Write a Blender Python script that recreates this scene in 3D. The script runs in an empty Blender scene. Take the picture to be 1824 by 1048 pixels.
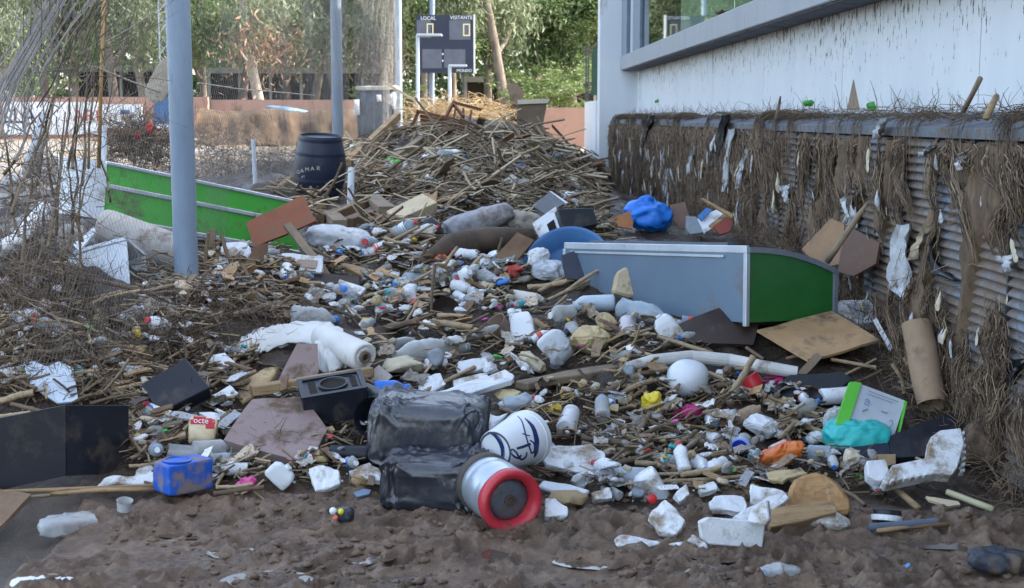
import bpy, bmesh, math, random
import numpy as np
from mathutils import Vector, Matrix, noise as mnoise

S = bpy.context.scene
COL = S.collection
R = math.radians
random.seed(7)
RNG = np.random.default_rng(11)

# ------------------------------------------------------------------ camera, sky, sun, exposure
CAMZ = 2.2
F = 2400.0
PITCH = math.atan(314 / 2400)
cam = bpy.data.cameras.new('camera')
cam.sensor_width = 36
cam.lens = 36 * F / 1824
cam.clip_start = 0.1
cam.clip_end = 2000
camo = bpy.data.objects.new('camera', cam)
COL.objects.link(camo)
camo.location = (0, 0, CAMZ)
camo.rotation_euler = (math.pi / 2 - PITCH, 0, 0)
cam.dof.use_dof = True
cam.dof.focus_distance = 9.5
cam.dof.aperture_fstop = 5.0
S.camera = camo

SUN_EL, SUN_AZ = R(37), R(5)
w = bpy.data.worlds.new('World')
S.world = w
w.use_nodes = True
nt = w.node_tree
sky = nt.nodes.new('ShaderNodeTexSky')
sky.sky_type = 'NISHITA'
sky.sun_disc = False
sky.sun_elevation = SUN_EL
sky.sun_rotation = math.pi / 2 - SUN_AZ
sky.air_density = 1.0
sky.dust_density = 2.5
sky.ozone_density = 1.0
hsv = nt.nodes.new('ShaderNodeHueSaturation')
hsv.inputs['Saturation'].default_value = 0.74
nt.links.new(sky.outputs[0], hsv.inputs['Color'])
nt.links.new(hsv.outputs[0], nt.nodes['Background'].inputs[0])
nt.nodes['Background'].inputs[1].default_value = 0.14
sl = bpy.data.lights.new('sun', 'SUN')
sl.energy = 1.75
sl.angle = R(0.5)
sl.color = (1.0, 0.92, 0.8)
so = bpy.data.objects.new('sun', sl)
COL.objects.link(so)
sdir = Vector((math.cos(SUN_EL) * math.cos(SUN_AZ), math.cos(SUN_EL) * math.sin(SUN_AZ), math.sin(SUN_EL)))
so.rotation_euler = sdir.to_track_quat('Z', 'Y').to_euler()
so.location = (40, -10, 30)
S.view_settings.view_transform = 'Standard'
S.view_settings.look = 'None'
S.view_settings.exposure = 2.5
S.view_settings.gamma = 1
S.cycles.max_bounces = 6
S.cycles.transparent_max_bounces = 12
S.cycles.diffuse_bounces = 3
S.cycles.glossy_bounces = 2
S.cycles.transmission_bounces = 4
S.cycles.caustics_reflective = False
S.cycles.caustics_refractive = False

# ------------------------------------------------------------------ helpers: pixel of the 1824x1048 survey -> world
_sp, _cp = math.sin(PITCH), math.cos(PITCH)


def W(u, v, Y):
    a = (u - 912) / F
    b = (524 - v) / F
    dy = b * _sp + _cp
    dz = b * _cp - _sp
    t = Y / dy
    return Vector((a * t, Y, CAMZ + dz * t))


def proj(p):
    dx, dy, dz = p[0], p[1], p[2] - CAMZ
    f = dy * _cp - dz * _sp
    up = dy * _sp + dz * _cp
    return 912 + F * dx / f, 524 - F * up / f


def hsh(ix, iy, s):
    n = (ix * 374761393 + iy * 668265263 + s * 1442695041) & 0xffffffff
    n = ((n ^ (n >> 13)) * 1274126177) & 0xffffffff
    n = (n ^ (n >> 16)) & 0xffffffff
    return n / 4294967296.0


def vnoise(x, y, s=0):
    ix = np.floor(x).astype(np.int64)
    iy = np.floor(y).astype(np.int64)
    fx = x - ix
    fy = y - iy
    fx = fx * fx * fx * (fx * (fx * 6 - 15) + 10)
    fy = fy * fy * fy * (fy * (fy * 6 - 15) + 10)
    a = hsh(ix, iy, s); b = hsh(ix + 1, iy, s); c = hsh(ix, iy + 1, s); d = hsh(ix + 1, iy + 1, s)
    return (a + (b - a) * fx) * (1 - fy) + (c + (d - c) * fx) * fy


def fbm(x, y, o=4, s=0, g=0.5):
    r = 0; a = 1; t = 0
    for i in range(o):
        r = r + a * vnoise(x * 2 ** i + 17.3 * i, y * 2 ** i - 9.1 * i, s + i)
        t += a
        a *= g
    return r / t - 0.5


def sstep(a, b, x):
    t = np.clip((x - a) / (b - a), 0, 1)
    return t * t * (3 - 2 * t)


# survey points of the ground and heap: picture position and distance
CTRL = [
    (0, 1048, 6.3), (450, 1048, 6.3), (912, 1048, 6.3), (1400, 1048, 6.3), (1824, 1048, 6.3),
    (300, 950, 7.15), (912, 950, 7.15), (1500, 950, 7.15), (1824, 940, 7.25),
    (100, 885, 7.85), (500, 880, 7.9), (912, 880, 7.9), (1300, 905, 7.6), (1600, 930, 7.35), (1760, 880, 7.9),
    (100, 780, 8.6), (500, 790, 8.55), (912, 790, 8.6), (1300, 800, 8.6), (1600, 820, 8.45), (1730, 790, 8.9),
    (0, 690, 9.0), (250, 700, 9.2), (550, 700, 9.4), (912, 700, 9.5), (1300, 710, 9.45), (1620, 720, 9.5),
    (0, 600, 9.6), (250, 610, 10.0), (550, 620, 10.3), (912, 620, 10.4), (1250, 620, 10.3), (1500, 630, 10.2), (1600, 660, 10.2),
    (0, 520, 10.4), (150, 530, 10.5), (330, 500, 11.2), (600, 530, 11.8), (912, 530, 11.9), (1180, 560, 11.2), (1450, 580, 10.9),
    (0, 450, 11.6), (200, 450, 12.0), (500, 455, 13.0), (700, 450, 13.8), (912, 450, 13.8), (1100, 470, 12.9), (1400, 480, 12.6),
    (100, 370, 17.0), (450, 370, 17.0), (650, 380, 16.5), (820, 380, 16.5), (980, 390, 16.2), (1200, 410, 16.5), (1320, 420, 16.6),
    (560, 335, 18.5), (700, 320, 19.5), (850, 315, 19.5), (980, 325, 19.5), (1120, 368, 22),
    (690, 268, 22.5), (850, 262, 22.8), (960, 285, 22.8), (1050, 325, 25), (1090, 340, 30),
    (700, 236, 26), (820, 228, 26), (930, 240, 26.5), (1010, 275, 28), (1060, 300, 33),
    (450, 310, 26), (250, 320, 24), (50, 310, 24), (-300, 310, 22), (-500, 400, 15),
    (600, 290, 28), (760, 226, 30), (900, 232, 31), (1000, 262, 36),
]
cp = [tuple(W(u, v, Y)) for u, v, Y in CTRL]
for x in (-60, -30, -14, -5, 2, 12, 40):
    cp += [(x, 47, 1.52), (x, 75, 1.85), (x, 140, 2.0), (x, 400, 2.0)]
for x in (-40, -16):
    cp += [(x, 33, 1.15), (x, 20, 1.02), (x, 10, 0.95)]
for x in (-6, -3.5, 0, 3.5, 6):
    cp += [(x, 3.2, 0.0), (x, 5, 0.0)]
cp += [(-6, 7.5, 0.0), (-4, 8.2, -.02), (-3.2, 8.15, -.02), (-14, 5, 0.1), (5, 8, 0.0), (6, 12, .3), (7, 25, .4), (14, 8, 0), (14, 20, .3), (30, 5, 0), (30, 20, .3), (-40, 4, .4), (5, 33, .5), (14, 36, .8)]
cp = np.array(cp)


def wxy(x, y):
    return np.stack([np.asarray(x) * 0.9, 9 * np.log(np.asarray(y))], -1)


def tpsk(r2):
    return 0.5 * r2 * np.log(r2 + 1e-9)


_P = wxy(cp[:, 0], cp[:, 1])
_n = len(cp)
_K = tpsk(((_P[:, None] - _P[None]) ** 2).sum(-1)) + np.eye(_n) * 0.35
_A = np.zeros((_n + 3, _n + 3))
_A[:_n, :_n] = _K
_A[:_n, _n] = 1; _A[:_n, _n + 1:] = _P
_A[_n, :_n] = 1; _A[_n + 1:, :_n] = _P.T
_w = np.linalg.solve(_A, np.concatenate([cp[:, 2], np.zeros(3)]))


def tps(x, y):
    x = np.asarray(x, float); y = np.asarray(y, float)
    sh = x.shape
    q = wxy(x.ravel(), y.ravel())
    out = np.empty(len(q))
    for i in range(0, len(q), 40000):
        c = q[i:i + 40000]
        r2 = ((c[:, None] - _P[None]) ** 2).sum(-1)
        out[i:i + 40000] = tpsk(r2) @ _w[:_n] + _w[_n] + c @ _w[_n + 1:]
    return out.reshape(sh)


def xwall(y):
    return 3.05 - 0.026 * (y - 8)


def heapmask(x, y):
    e = 7.85 - 0.35 * sstep(1.8, 2.4, x) - .15 * sstep(-.2, .3, x) * sstep(1.2, .6, x)
    m = sstep(-.25, .25, y - e - .5 * fbm(x * 1.3, y * 1.3, 3, 5))
    return m * sstep(36, 31, y) * sstep(-9, -5, x - (y - 18) * .35 * (y > 18))


GX0, GX1, GY0, GY1, GD = -24.0, 8.0, 3.0, 62.0, 0.06
_gx = np.arange(GX0, GX1, GD)
_gy = np.arange(GY0, GY1, GD)
_cx = np.arange(GX0, GX1 + .5, .4); _cy = np.arange(GY0, GY1 + .5, .4)


def bil(g, x0, y0, d, x, y):
    fx = np.clip((x - x0) / d, 0, g.shape[1] - 1.001); fy = np.clip((y - y0) / d, 0, g.shape[0] - 1.001)
    ix = fx.astype(int); iy = fy.astype(int); fx = fx - ix; fy = fy - iy
    return (g[iy, ix] * (1 - fx) + g[iy, ix + 1] * fx) * (1 - fy) + (g[iy + 1, ix] * (1 - fx) + g[iy + 1, ix + 1] * fx) * fy


_XX, _YY = np.meshgrid(_gx, _gy)
_HG = bil(tps(*np.meshgrid(_cx, _cy)), GX0, GY0, .4, _XX, _YY)
_HM = heapmask(_XX, _YY)
_HG = _HG + _HM * (0.20 * fbm(_XX * 1.1, _YY * 1.1, 3, 3) + 0.12 * fbm(_XX * 4, _YY * 4, 2, 9) + .42 * sstep(15, 19, _YY) * fbm(_XX * .9 + 4, _YY * .7, 3, 13))
_HG = _HG - 0.09 * sstep(.05, -.05, _XX + 2.52 + .12 * fbm(_XX * 2, _YY * 2, 3, 21)) * sstep(8.1, 7.7, _YY)


def H(x, y):
    return bil(_HG, GX0, GY0, GD, np.asarray(x, float), np.asarray(y, float))


_ys = np.geomspace(4.0, 60.0, 900)


def G(u, v, lift=0.0, ymin=4.0):
    """the point of the ground seen at picture position u, v (raised by lift)"""
    a = (u - 912) / F; b = (524 - v) / F
    dy = b * _sp + _cp; dz = b * _cp - _sp
    t = _ys / dy
    zz = CAMZ + dz * t - lift
    d = zz - H(a * t, _ys)
    k = np.nonzero((d <= 0) & (_ys > ymin))[0]
    i = int(k[0]) if len(k) else len(_ys) - 1
    y = _ys[i]
    if i > 0 and d[i - 1] > 0 and d[i] <= 0:
        q = d[i - 1] / (d[i - 1] - d[i])
        y = _ys[i - 1] + q * (_ys[i] - _ys[i - 1])
    return W(u, v, y)


def GA(us, vs, lift=0.0):
    """many ground points at once"""
    out = np.empty((len(us), 3))
    for i in range(0, len(us), 2000):
        a = ((us[i:i + 2000] - 912) / F)[:, None]; b = ((524 - vs[i:i + 2000]) / F)[:, None]
        dy = b * _sp + _cp; dz = b * _cp - _sp
        t = _ys[None] / dy
        d = CAMZ + dz * t - lift - H(a * t, np.broadcast_to(_ys, t.shape))
        k = np.argmax(d <= 0, 1)
        yy = _ys[k]; tt = yy / dy[:, 0]
        out[i:i + 2000, 0] = a[:, 0] * tt; out[i:i + 2000, 1] = yy; out[i:i + 2000, 2] = CAMZ + dz[:, 0] * tt
    return out


def PC(u, v, vb):
    """a point seen at u, v above the ground point seen at u, vb"""
    return W(u, v, G(u, vb).y)


def px(n, Y):
    return n * Y / F


# ------------------------------------------------------------------ helpers: materials
def lin(c):
    if isinstance(c, str):
        c = tuple(int(c[i:i + 2], 16) / 255 for i in (0, 2, 4))
        c = tuple((x / 12.92 if x < .04045 else ((x + .055) / 1.055) ** 2.4) for x in c)
    return tuple(c) + (1.0,) if len(c) == 3 else tuple(c)


MUD = '6b5a4a'
MATS = {}


def mat(name, c1, c2=None, scale=5, rough=.7, bump=.25, bscale=40, dirt=0, dcol=MUD, dscale=4, metal=0, stretch=None, rnd=0, clear=0, spec=.4, bdist=.01, detail=6, alphan=None):
    if name in MATS:
        return MATS[name]
    m = bpy.data.materials.new(name)
    MATS[name] = m
    m.use_nodes = True
    t = m.node_tree; N = t.nodes; L = t.links
    b = N['Principled BSDF']
    b.inputs['Roughness'].default_value = rough
    b.inputs['Metallic'].default_value = metal
    b.inputs['Specular IOR Level'].default_value = spec
    tc = N.new('ShaderNodeTexCoord')
    co = tc.outputs['Object']
    if stretch:
        mp = N.new('ShaderNodeMapping'); mp.inputs['Scale'].default_value = stretch
        L.new(co, mp.inputs[0]); co = mp.outputs[0]
    if rnd:
        oi = N.new('ShaderNodeObjectInfo')
        ad = N.new('ShaderNodeVectorMath'); ad.operation = 'MULTIPLY_ADD'
        cb = N.new('ShaderNodeCombineXYZ')
        for k in range(3): L.new(oi.outputs['Random'], cb.inputs[k])
        ad.inputs[1].default_value = (40, 70, 90)
        L.new(cb.outputs[0], ad.inputs[0]); L.new(co, ad.inputs[2]); co = ad.outputs[0]
    n1 = N.new('ShaderNodeTexNoise'); n1.inputs['Scale'].default_value = scale; n1.inputs['Detail'].default_value = detail; n1.inputs['Roughness'].default_value = .62
    L.new(co, n1.inputs['Vector'])
    cr = N.new('ShaderNodeValToRGB')
    cr.color_ramp.elements[0].position = .32; cr.color_ramp.elements[1].position = .68
    cr.color_ramp.elements[0].color = lin(c1); cr.color_ramp.elements[1].color = lin(c2 or c1)
    L.new(n1.outputs[0], cr.inputs[0])
    col = cr.outputs[0]
    if rnd:
        hs = N.new('ShaderNodeHueSaturation')
        mr = N.new('ShaderNodeMapRange'); mr.inputs[3].default_value = 1 - rnd; mr.inputs[4].default_value = 1 + rnd
        L.new(oi.outputs['Random'], mr.inputs[0]); L.new(mr.outputs[0], hs.inputs['Value']); L.new(col, hs.inputs['Color'])
        col = hs.outputs[0]
    rg = None
    if dirt:
        n2 = N.new('ShaderNodeTexNoise'); n2.inputs['Scale'].default_value = dscale; n2.inputs['Detail'].default_value = 8; n2.inputs['Roughness'].default_value = .7
        L.new(co, n2.inputs['Vector'])
        r2 = N.new('ShaderNodeValToRGB')
        p = .72 - .42 * dirt
        r2.color_ramp.elements[0].position = p - .05; r2.color_ramp.elements[1].position = p + .09
        L.new(n2.outputs[0], r2.inputs[0])
        mx = N.new('ShaderNodeMix'); mx.data_type = 'RGBA'
        L.new(r2.outputs[0], mx.inputs[0]); L.new(col, mx.inputs[6]); mx.inputs[7].default_value = lin(dcol)
        col = mx.outputs[2]
        mr2 = N.new('ShaderNodeMapRange'); mr2.inputs[3].default_value = rough; mr2.inputs[4].default_value = .85
        L.new(r2.outputs[0], mr2.inputs[0]); L.new(mr2.outputs[0], b.inputs['Roughness'])
    L.new(col, b.inputs['Base Color'])
    if bump:
        n3 = N.new('ShaderNodeTexNoise'); n3.inputs['Scale'].default_value = bscale; n3.inputs['Detail'].default_value = 5
        L.new(co, n3.inputs['Vector'])
        bp = N.new('ShaderNodeBump'); bp.inputs['Strength'].default_value = bump; bp.inputs['Distance'].default_value = bdist
        L.new(n3.outputs[0], bp.inputs['Height']); L.new(bp.outputs[0], b.inputs['Normal'])
    if clear:
        tr = N.new('ShaderNodeBsdfTransparent'); ms = N.new('ShaderNodeMixShader')
        lw = N.new('ShaderNodeLayerWeight'); lw.inputs[0].default_value = .35
        mr3 = N.new('ShaderNodeMapRange'); mr3.inputs[3].default_value = 1 - clear; mr3.inputs[4].default_value = min(1, 1.5 - clear)
        L.new(lw.outputs['Facing'], mr3.inputs[0]); L.new(mr3.outputs[0], ms.inputs[0])
        L.new(tr.outputs[0], ms.inputs[1]); L.new(b.outputs[0], ms.inputs[2])
        L.new(ms.outputs[0], N['Material Output'].inputs[0])
    return m


# ------------------------------------------------------------------ helpers: meshes
class MB:
    def __init__(s):
        s.v = []; s.f = []; s.mi = []

    def add(s, sh, M=None, mi=0):
        vs, fs = sh
        o = len(s.v)
        s.v += [M @ Vector(p) for p in vs] if M is not None else [Vector(p) for p in vs]
        s.f += [[i + o for i in q] for q in fs]
        s.mi += [mi] * len(fs)
        return s

    def build(s, name, mats, parent=None, origin=None, smooth=False, auto=None):
        if parent is not None:
            org = Vector(parent['_o'])
        elif origin is not None:
            org = Vector(origin)
        else:
            a = np.array(s.v); org = Vector((a.min(0) + a.max(0)) / 2)
        me = bpy.data.meshes.new(name)
        me.from_pydata([p - org for p in s.v], [], s.f)
        for m in (mats if isinstance(mats, (list, tuple)) else [mats]):
            me.materials.append(m)
        if any(s.mi):
            me.polygons.foreach_set('material_index', s.mi)
        if smooth:
            me.polygons.foreach_set('use_smooth', [True] * len(me.polygons))
            if auto:
                me.set_sharp_from_angle(angle=R(auto))
        me.update()
        o = bpy.data.objects.new(name, me)
        COL.objects.link(o)
        if parent is not None:
            o.parent = parent
            if parent.get('_p'):
                o.location = (0, 0, 0)
        else:
            o.location = org
            o['_o'] = tuple(org)
        return o


ALLT = []


def tag(o, label, cat=None, group=None, kind=None):
    if label: o['label'] = label
    if cat: o['category'] = cat
    if group: o['group'] = group
    o['kind'] = kind or 'thing'
    ALLT.append(o)
    return o


def empty(name, loc, label, cat, group=None):
    o = bpy.data.objects.new(name, None)
    COL.objects.link(o)
    o.location = loc
    o.empty_display_size = .1
    o['_o'] = tuple(loc)
    return tag(o, label, cat, group)


def part(p, name, sh, m, M=None, smooth=False, auto=None, label=None):
    """one part mesh (a list of shapes or one) in world space under the thing p"""
    mb = MB()
    if isinstance(sh, MB): mb = sh
    else:
        for q in (sh if isinstance(sh, list) else [sh]): mb.add(q, M)
    o = mb.build(name, m, p, smooth=smooth, auto=auto)
    o['_o'] = p['_o']; o['_p'] = 1
    if label: o['label'] = label
    return o


def one(name, sh, m, label, cat, M=None, group=None, smooth=False, auto=None, kind=None):
    mb = MB()
    if isinstance(sh, MB): mb = sh
    else:
        for q in (sh if isinstance(sh, list) else [sh]): mb.add(q, M)
    return tag(mb.build(name, m, smooth=smooth, auto=auto), label, cat, group, kind)


def box(sx, sy, sz, c=(0, 0, 0), bev=0, seg=1):
    if not bev:
        vs = [(c[0] + sx * (i - .5), c[1] + sy * (j - .5), c[2] + sz * (k - .5)) for i in (0, 1) for j in (0, 1) for k in (0, 1)]
        return vs, [(0, 1, 3, 2), (4, 6, 7, 5), (0, 4, 5, 1), (2, 3, 7, 6), (0, 2, 6, 4), (1, 5, 7, 3)]
    bm = bmesh.new()
    bmesh.ops.create_cube(bm, size=1)
    for q in bm.verts: q.co = Vector((q.co.x * sx + c[0], q.co.y * sy + c[1], q.co.z * sz + c[2]))
    bmesh.ops.bevel(bm, geom=bm.edges[:], offset=bev, segments=seg, affect='EDGES', profile=.5)
    r = [tuple(q.co) for q in bm.verts], [[q.index for q in f.verts] for f in bm.faces]
    bm.free()
    return r


def bx(x0, x1, y0, y1, z0, z1, bev=0, seg=1):
    return box(x1 - x0, y1 - y0, z1 - z0, ((x0 + x1) / 2, (y0 + y1) / 2, (z0 + z1) / 2), bev, seg)


def lathe(prof, n=24, cap=True, sq=None):
    vs = []; fs = []
    for r, z in prof:
        for i in range(n):
            a = 2 * math.pi * i / n
            vs.append((r * math.cos(a), r * math.sin(a), z))
    for k in range(len(prof) - 1):
        for i in range(n):
            j = (i + 1) % n
            fs.append((k * n + i, k * n + j, (k + 1) * n + j, (k + 1) * n + i))
    if cap:
        fs.append(list(range(n))[::-1]); fs.append([(len(prof) - 1) * n + i for i in range(n)])
    return vs, fs


def tube(path, rad, n=6, cap=True):
    P = [Vector(p) for p in path]
    rs = rad if isinstance(rad, (list, tuple)) else [rad] * len(P)
    vs = []; fs = []
    up = None
    for i, p in enumerate(P):
        d = (P[min(i + 1, len(P) - 1)] - P[max(i - 1, 0)]).normalized()
        if up is None:
            up = d.orthogonal().normalized()
        up = (up - d * up.dot(d))
        up = up.normalized() if up.length > 1e-6 else d.orthogonal().normalized()
        s = d.cross(up)
        for k in range(n):
            a = 2 * math.pi * k / n
            vs.append(tuple(p + (up * math.cos(a) + s * math.sin(a)) * rs[i]))
    for i in range(len(P) - 1):
        for k in range(n):
            j = (k + 1) % n
            fs.append((i * n + k, i * n + j, (i + 1) * n + j, (i + 1) * n + k))
    if cap:
        fs.append(list(range(n))[::-1]); fs.append([(len(P) - 1) * n + k for k in range(n)])
    return vs, fs


def ico(sub=2, r=(1, 1, 1)):
    bm = bmesh.new()
    bmesh.ops.create_icosphere(bm, subdivisions=sub, radius=1)
    q = [(v.co.x * r[0], v.co.y * r[1], v.co.z * r[2]) for v in bm.verts], [[v.index for v in f.verts] for f in bm.faces]
    bm.free()
    return q


def hull(pts):
    bm = bmesh.new()
    for p in pts: bm.verts.new(p)
    r = bmesh.ops.convex_hull(bm, input=bm.verts[:])
    for v in [v for v in bm.verts if not v.link_faces]: bm.verts.remove(v)
    bmesh.ops.dissolve_limit(bm, angle_limit=R(4), verts=bm.verts[:], edges=bm.edges[:])
    bm.verts.index_update()
    q = [tuple(v.co) for v in bm.verts], [[v.index for v in f.verts] for f in bm.faces]
    bm.free()
    return q


def bev(sh, off, seg=1, ang=25):
    bm = bmesh.new()
    vv = [bm.verts.new(p) for p in sh[0]]
    for f in sh[1]:
        try: bm.faces.new([vv[i] for i in f])
        except ValueError: pass
    bm.normal_update()
    es = [e for e in bm.edges if len(e.link_faces) == 2 and e.calc_face_angle(0) > R(ang)]
    bmesh.ops.bevel(bm, geom=es, offset=off, segments=seg, affect='EDGES', clamp_overlap=True)
    bm.verts.index_update()
    q = [tuple(v.co) for v in bm.verts], [[v.index for v in f.verts] for f in bm.faces]
    bm.free()
    return q


def subd(sh, cuts=2, smooth=0.0):
    bm = bmesh.new()
    vv = [bm.verts.new(p) for p in sh[0]]
    for f in sh[1]:
        try: bm.faces.new([vv[i] for i in f])
        except ValueError: pass
    bmesh.ops.triangulate(bm, faces=[f for f in bm.faces if len(f.verts) > 4])
    bmesh.ops.subdivide_edges(bm, edges=bm.edges[:], cuts=cuts, use_grid_fill=True, smooth=smooth)
    bm.verts.index_update()
    q = [tuple(v.co) for v in bm.verts], [[v.index for v in f.verts] for f in bm.faces]
    bm.free()
    return q


def warp(sh, amp, sc, seed=0):
    o = Vector((seed * 7.3, seed * 3.1, seed * 5.7))
    return [tuple(Vector(p) + mnoise.noise_vector(Vector(p) * sc + o) * amp) for p in sh[0]], sh[1]


def prism(out, t):
    """outline in x, y -> solid of thickness t in z"""
    n = len(out)
    vs = [(x, y, 0) for x, y in out] + [(x, y, t) for x, y in out]
    return vs, [list(range(n))[::-1], list(range(n, 2 * n))] + [(i, (i + 1) % n, n + (i + 1) % n, n + i) for i in range(n)]


def slab(pts, t, back=None):
    """world outline -> solid; thickness t away from the camera side (or along back)"""
    P = [Vector(p) for p in pts]
    n = len(P)
    if back is None:
        nn = Vector((0, 0, 0))
        for i in range(n): nn += P[i].cross(P[(i + 1) % n])
        nn = nn.normalized()
        c = sum(P, Vector()) / n
        if nn.dot(Vector((0, 0, CAMZ)) - c) > 0: nn = -nn
        back = nn * t
    else:
        back = Vector(back) * t
    vs = [tuple(p) for p in P] + [tuple(p + back) for p in P]
    return vs, [list(range(n)), list(range(n, 2 * n))[::-1]] + [(i, n + i, n + (i + 1) % n, (i + 1) % n) for i in range(n)]


def planar(pts):
    """pts: (u, v, Y); first three fix the plane, Y of the others (None) is found on it"""
    A, B, C = [W(*p) for p in pts[:3]]
    n = (B - A).cross(C - A)
    out = [A, B, C]
    for p in pts[3:]:
        d = W(p[0], p[1], 1.0) - Vector((0, 0, CAMZ))
        t = n.dot(A - Vector((0, 0, CAMZ))) / n.dot(d)
        out.append(Vector((0, 0, CAMZ)) + d * t)
    return out


def frame(o, a, b, c, orth=True):
    """matrix of a box from a corner o and the three corners next to it, all (u, v, Y)"""
    O = W(*o); X = W(*a) - O; Yv = W(*b) - O; Z = W(*c) - O
    if orth:
        lx, ly, lz = X.length, Yv.length, Z.length
        x = X.normalized(); y = (Yv - x * x.dot(Yv)).normalized(); z = x.cross(y)
        if z.dot(Z) < 0: z = -z
        X, Yv, Z = x * lx, y * ly, z * lz
    M = Matrix.Identity(4)
    for i, q in enumerate((X, Yv, Z)): M.col[i][:3] = q
    M.translation = O
    return M


def axis(p1, p2, up=(0, 0, 1)):
    """matrix with z along p1 -> p2"""
    p1 = Vector(p1); z = (Vector(p2) - p1).normalized()
    x = Vector(up).cross(z)
    x = x.normalized() if x.length > 1e-4 else z.orthogonal().normalized()
    y = z.cross(x)
    M = Matrix.Identity(4)
    for i, q in enumerate((x, y, z)): M.col[i][:3] = q
    M.translation = p1
    return M


def place(p, yaw=0, rx=0, ry=0):
    return Matrix.Translation(p) @ Matrix.Rotation(R(yaw), 4, 'Z') @ Matrix.Rotation(R(ry), 4, 'Y') @ Matrix.Rotation(R(rx), 4, 'X')


def text(s, size, depth=.002, sp=1.0):
    cu = bpy.data.curves.new('lettering', 'FONT')
    cu.body = s; cu.size = size; cu.extrude = depth; cu.align_x = 'CENTER'; cu.align_y = 'CENTER'; cu.space_character = sp
    cu.resolution_u = 3
    o = bpy.data.objects.new('lettering', cu)
    COL.objects.link(o)
    bpy.context.view_layer.update()
    me = o.to_mesh()
    r = [tuple(v.co) for v in me.vertices], [list(p.vertices) for p in me.polygons]
    o.to_mesh_clear()
    bpy.data.objects.remove(o); bpy.data.curves.remove(cu)
    return r


def rawmesh(name, V, Fq, m, smooth=False):
    """big numpy mesh: V (n,3), Fq (k,4) or (k,3)"""
    V = np.asarray(V, np.float32); Fq = np.asarray(Fq, np.int32)
    me = bpy.data.meshes.new(name)
    k = Fq.shape[1]
    me.vertices.add(len(V)); me.vertices.foreach_set('co', V.ravel())
    me.loops.add(Fq.size); me.loops.foreach_set('vertex_index', Fq.ravel())
    me.polygons.add(len(Fq)); me.polygons.foreach_set('loop_start', np.arange(0, Fq.size, k, dtype=np.int32))
    me.update(calc_edges=True)
    if smooth: me.polygons.foreach_set('use_smooth', np.ones(len(Fq), bool))
    me.materials.append(m)
    return me


def rawobj(name, V, Fq, m, smooth=False):
    o = bpy.data.objects.new(name, rawmesh(name, V, Fq, m, smooth))
    COL.objects.link(o)
    return o


def strands(paths, rads):
    """paths (n,k,3), rads (n,k) -> three-sided strips as one big mesh"""
    n, k, _ = paths.shape
    d = np.gradient(paths, axis=1)
    d /= np.linalg.norm(d, axis=2, keepdims=True) + 1e-9
    ref = np.where(np.abs(d[..., 2:3]) > .9, np.array([1., 0, 0]), np.array([0, 0, 1.]))
    s = np.cross(d, ref); s /= np.linalg.norm(s, axis=2, keepdims=True) + 1e-9
    t = np.cross(d, s)
    V = np.empty((n, k, 3, 3))
    for j in range(3):
        a = 2 * math.pi * j / 3
        V[:, :, j] = paths + (s * math.cos(a) + t * math.sin(a)) * rads[..., None]
    base = (np.arange(n) * k * 3)[:, None, None]
    ii = np.arange(k - 1)[None, :, None] * 3
    jj = np.arange(3)[None, None, :]
    a = base + ii + jj; b = base + ii + (jj + 1) % 3
    Fq = np.stack([a, b, b + 3, a + 3], -1).reshape(-1, 4)
    return V.reshape(-1, 3), Fq


PROT = []   # picture boxes kept clear of scattered sticks


def keep(*r):
    PROT.append(r)


def blocked(u, v, m=0):
    for a, b, c, d in PROT:
        if a - m < u < c + m and b - m < v < d + m: return True
    return False

# ------------------------------------------------------------------ ground sheet
def grow(a, b, d0, k):
    out = [a]; d = d0
    while out[-1] < b:
        out.append(out[-1] + d); d *= k
    return out


xs = np.concatenate([-np.array(grow(4.0, 320, .03, 1.045))[::-1], np.arange(-3.98, 3.6, .02), np.array(grow(3.6, 320, .03, 1.06))])
ys = [3.6]
while ys[-1] < 420:
    y = ys[-1]
    ys.append(y + max(.016, .016 * (y / 8.2) ** 2 if y < 60 else .012 * y))
ys = np.array(ys)
gx, gy = np.meshgrid(xs, ys)
inn = (gx > GX0 + .1) & (gx < GX1 - .1) & (gy < GY1 - .2)
gz = np.where(inn, H(gx, gy), 0)
bx_, by_ = np.meshgrid(np.concatenate([np.arange(-330, 331, 6.)]), np.concatenate([np.arange(3, 60, 1.5), np.arange(60, 430, 8.)]))
far = ~inn
fz = tps(gx[far][::1], gy[far][::1])
gz[far] = np.clip(fz, -.5, 3)
hm = heapmask(gx, gy)
low = sstep(.05, -.05, gx + 2.52 + .12 * fbm(gx * 2, gy * 2, 3, 21)) * sstep(8.1, 7.7, gy)
mudm = (1 - hm) * (1 - low) * sstep(11, 9, gy)
wx = gx + .12 * fbm(gx * 3, gy * 3, 2, 40); wy = gy + .12 * fbm(gx * 3 + 9, gy * 3, 2, 41)
m0 = fbm(wx * 2.2, wy * 2.6, 3, 50)
m1 = fbm(wx * 8.5, wy * 9.5, 5, 52, .66)
flat = sstep(.02, -.10, m0 + .12 * sstep(2.0, 3.0, gx) * -1)
rough_ = .17 * np.maximum(m1, -.11) + .055 * np.abs(fbm(wx * 23, wy * 25, 3, 57))
det = mudm * (.08 * m0 + rough_ * (1 - .6 * flat) + .016 * fbm(gx * 45, gy * 45, 2, 58) * (1 - .6 * flat))
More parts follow.
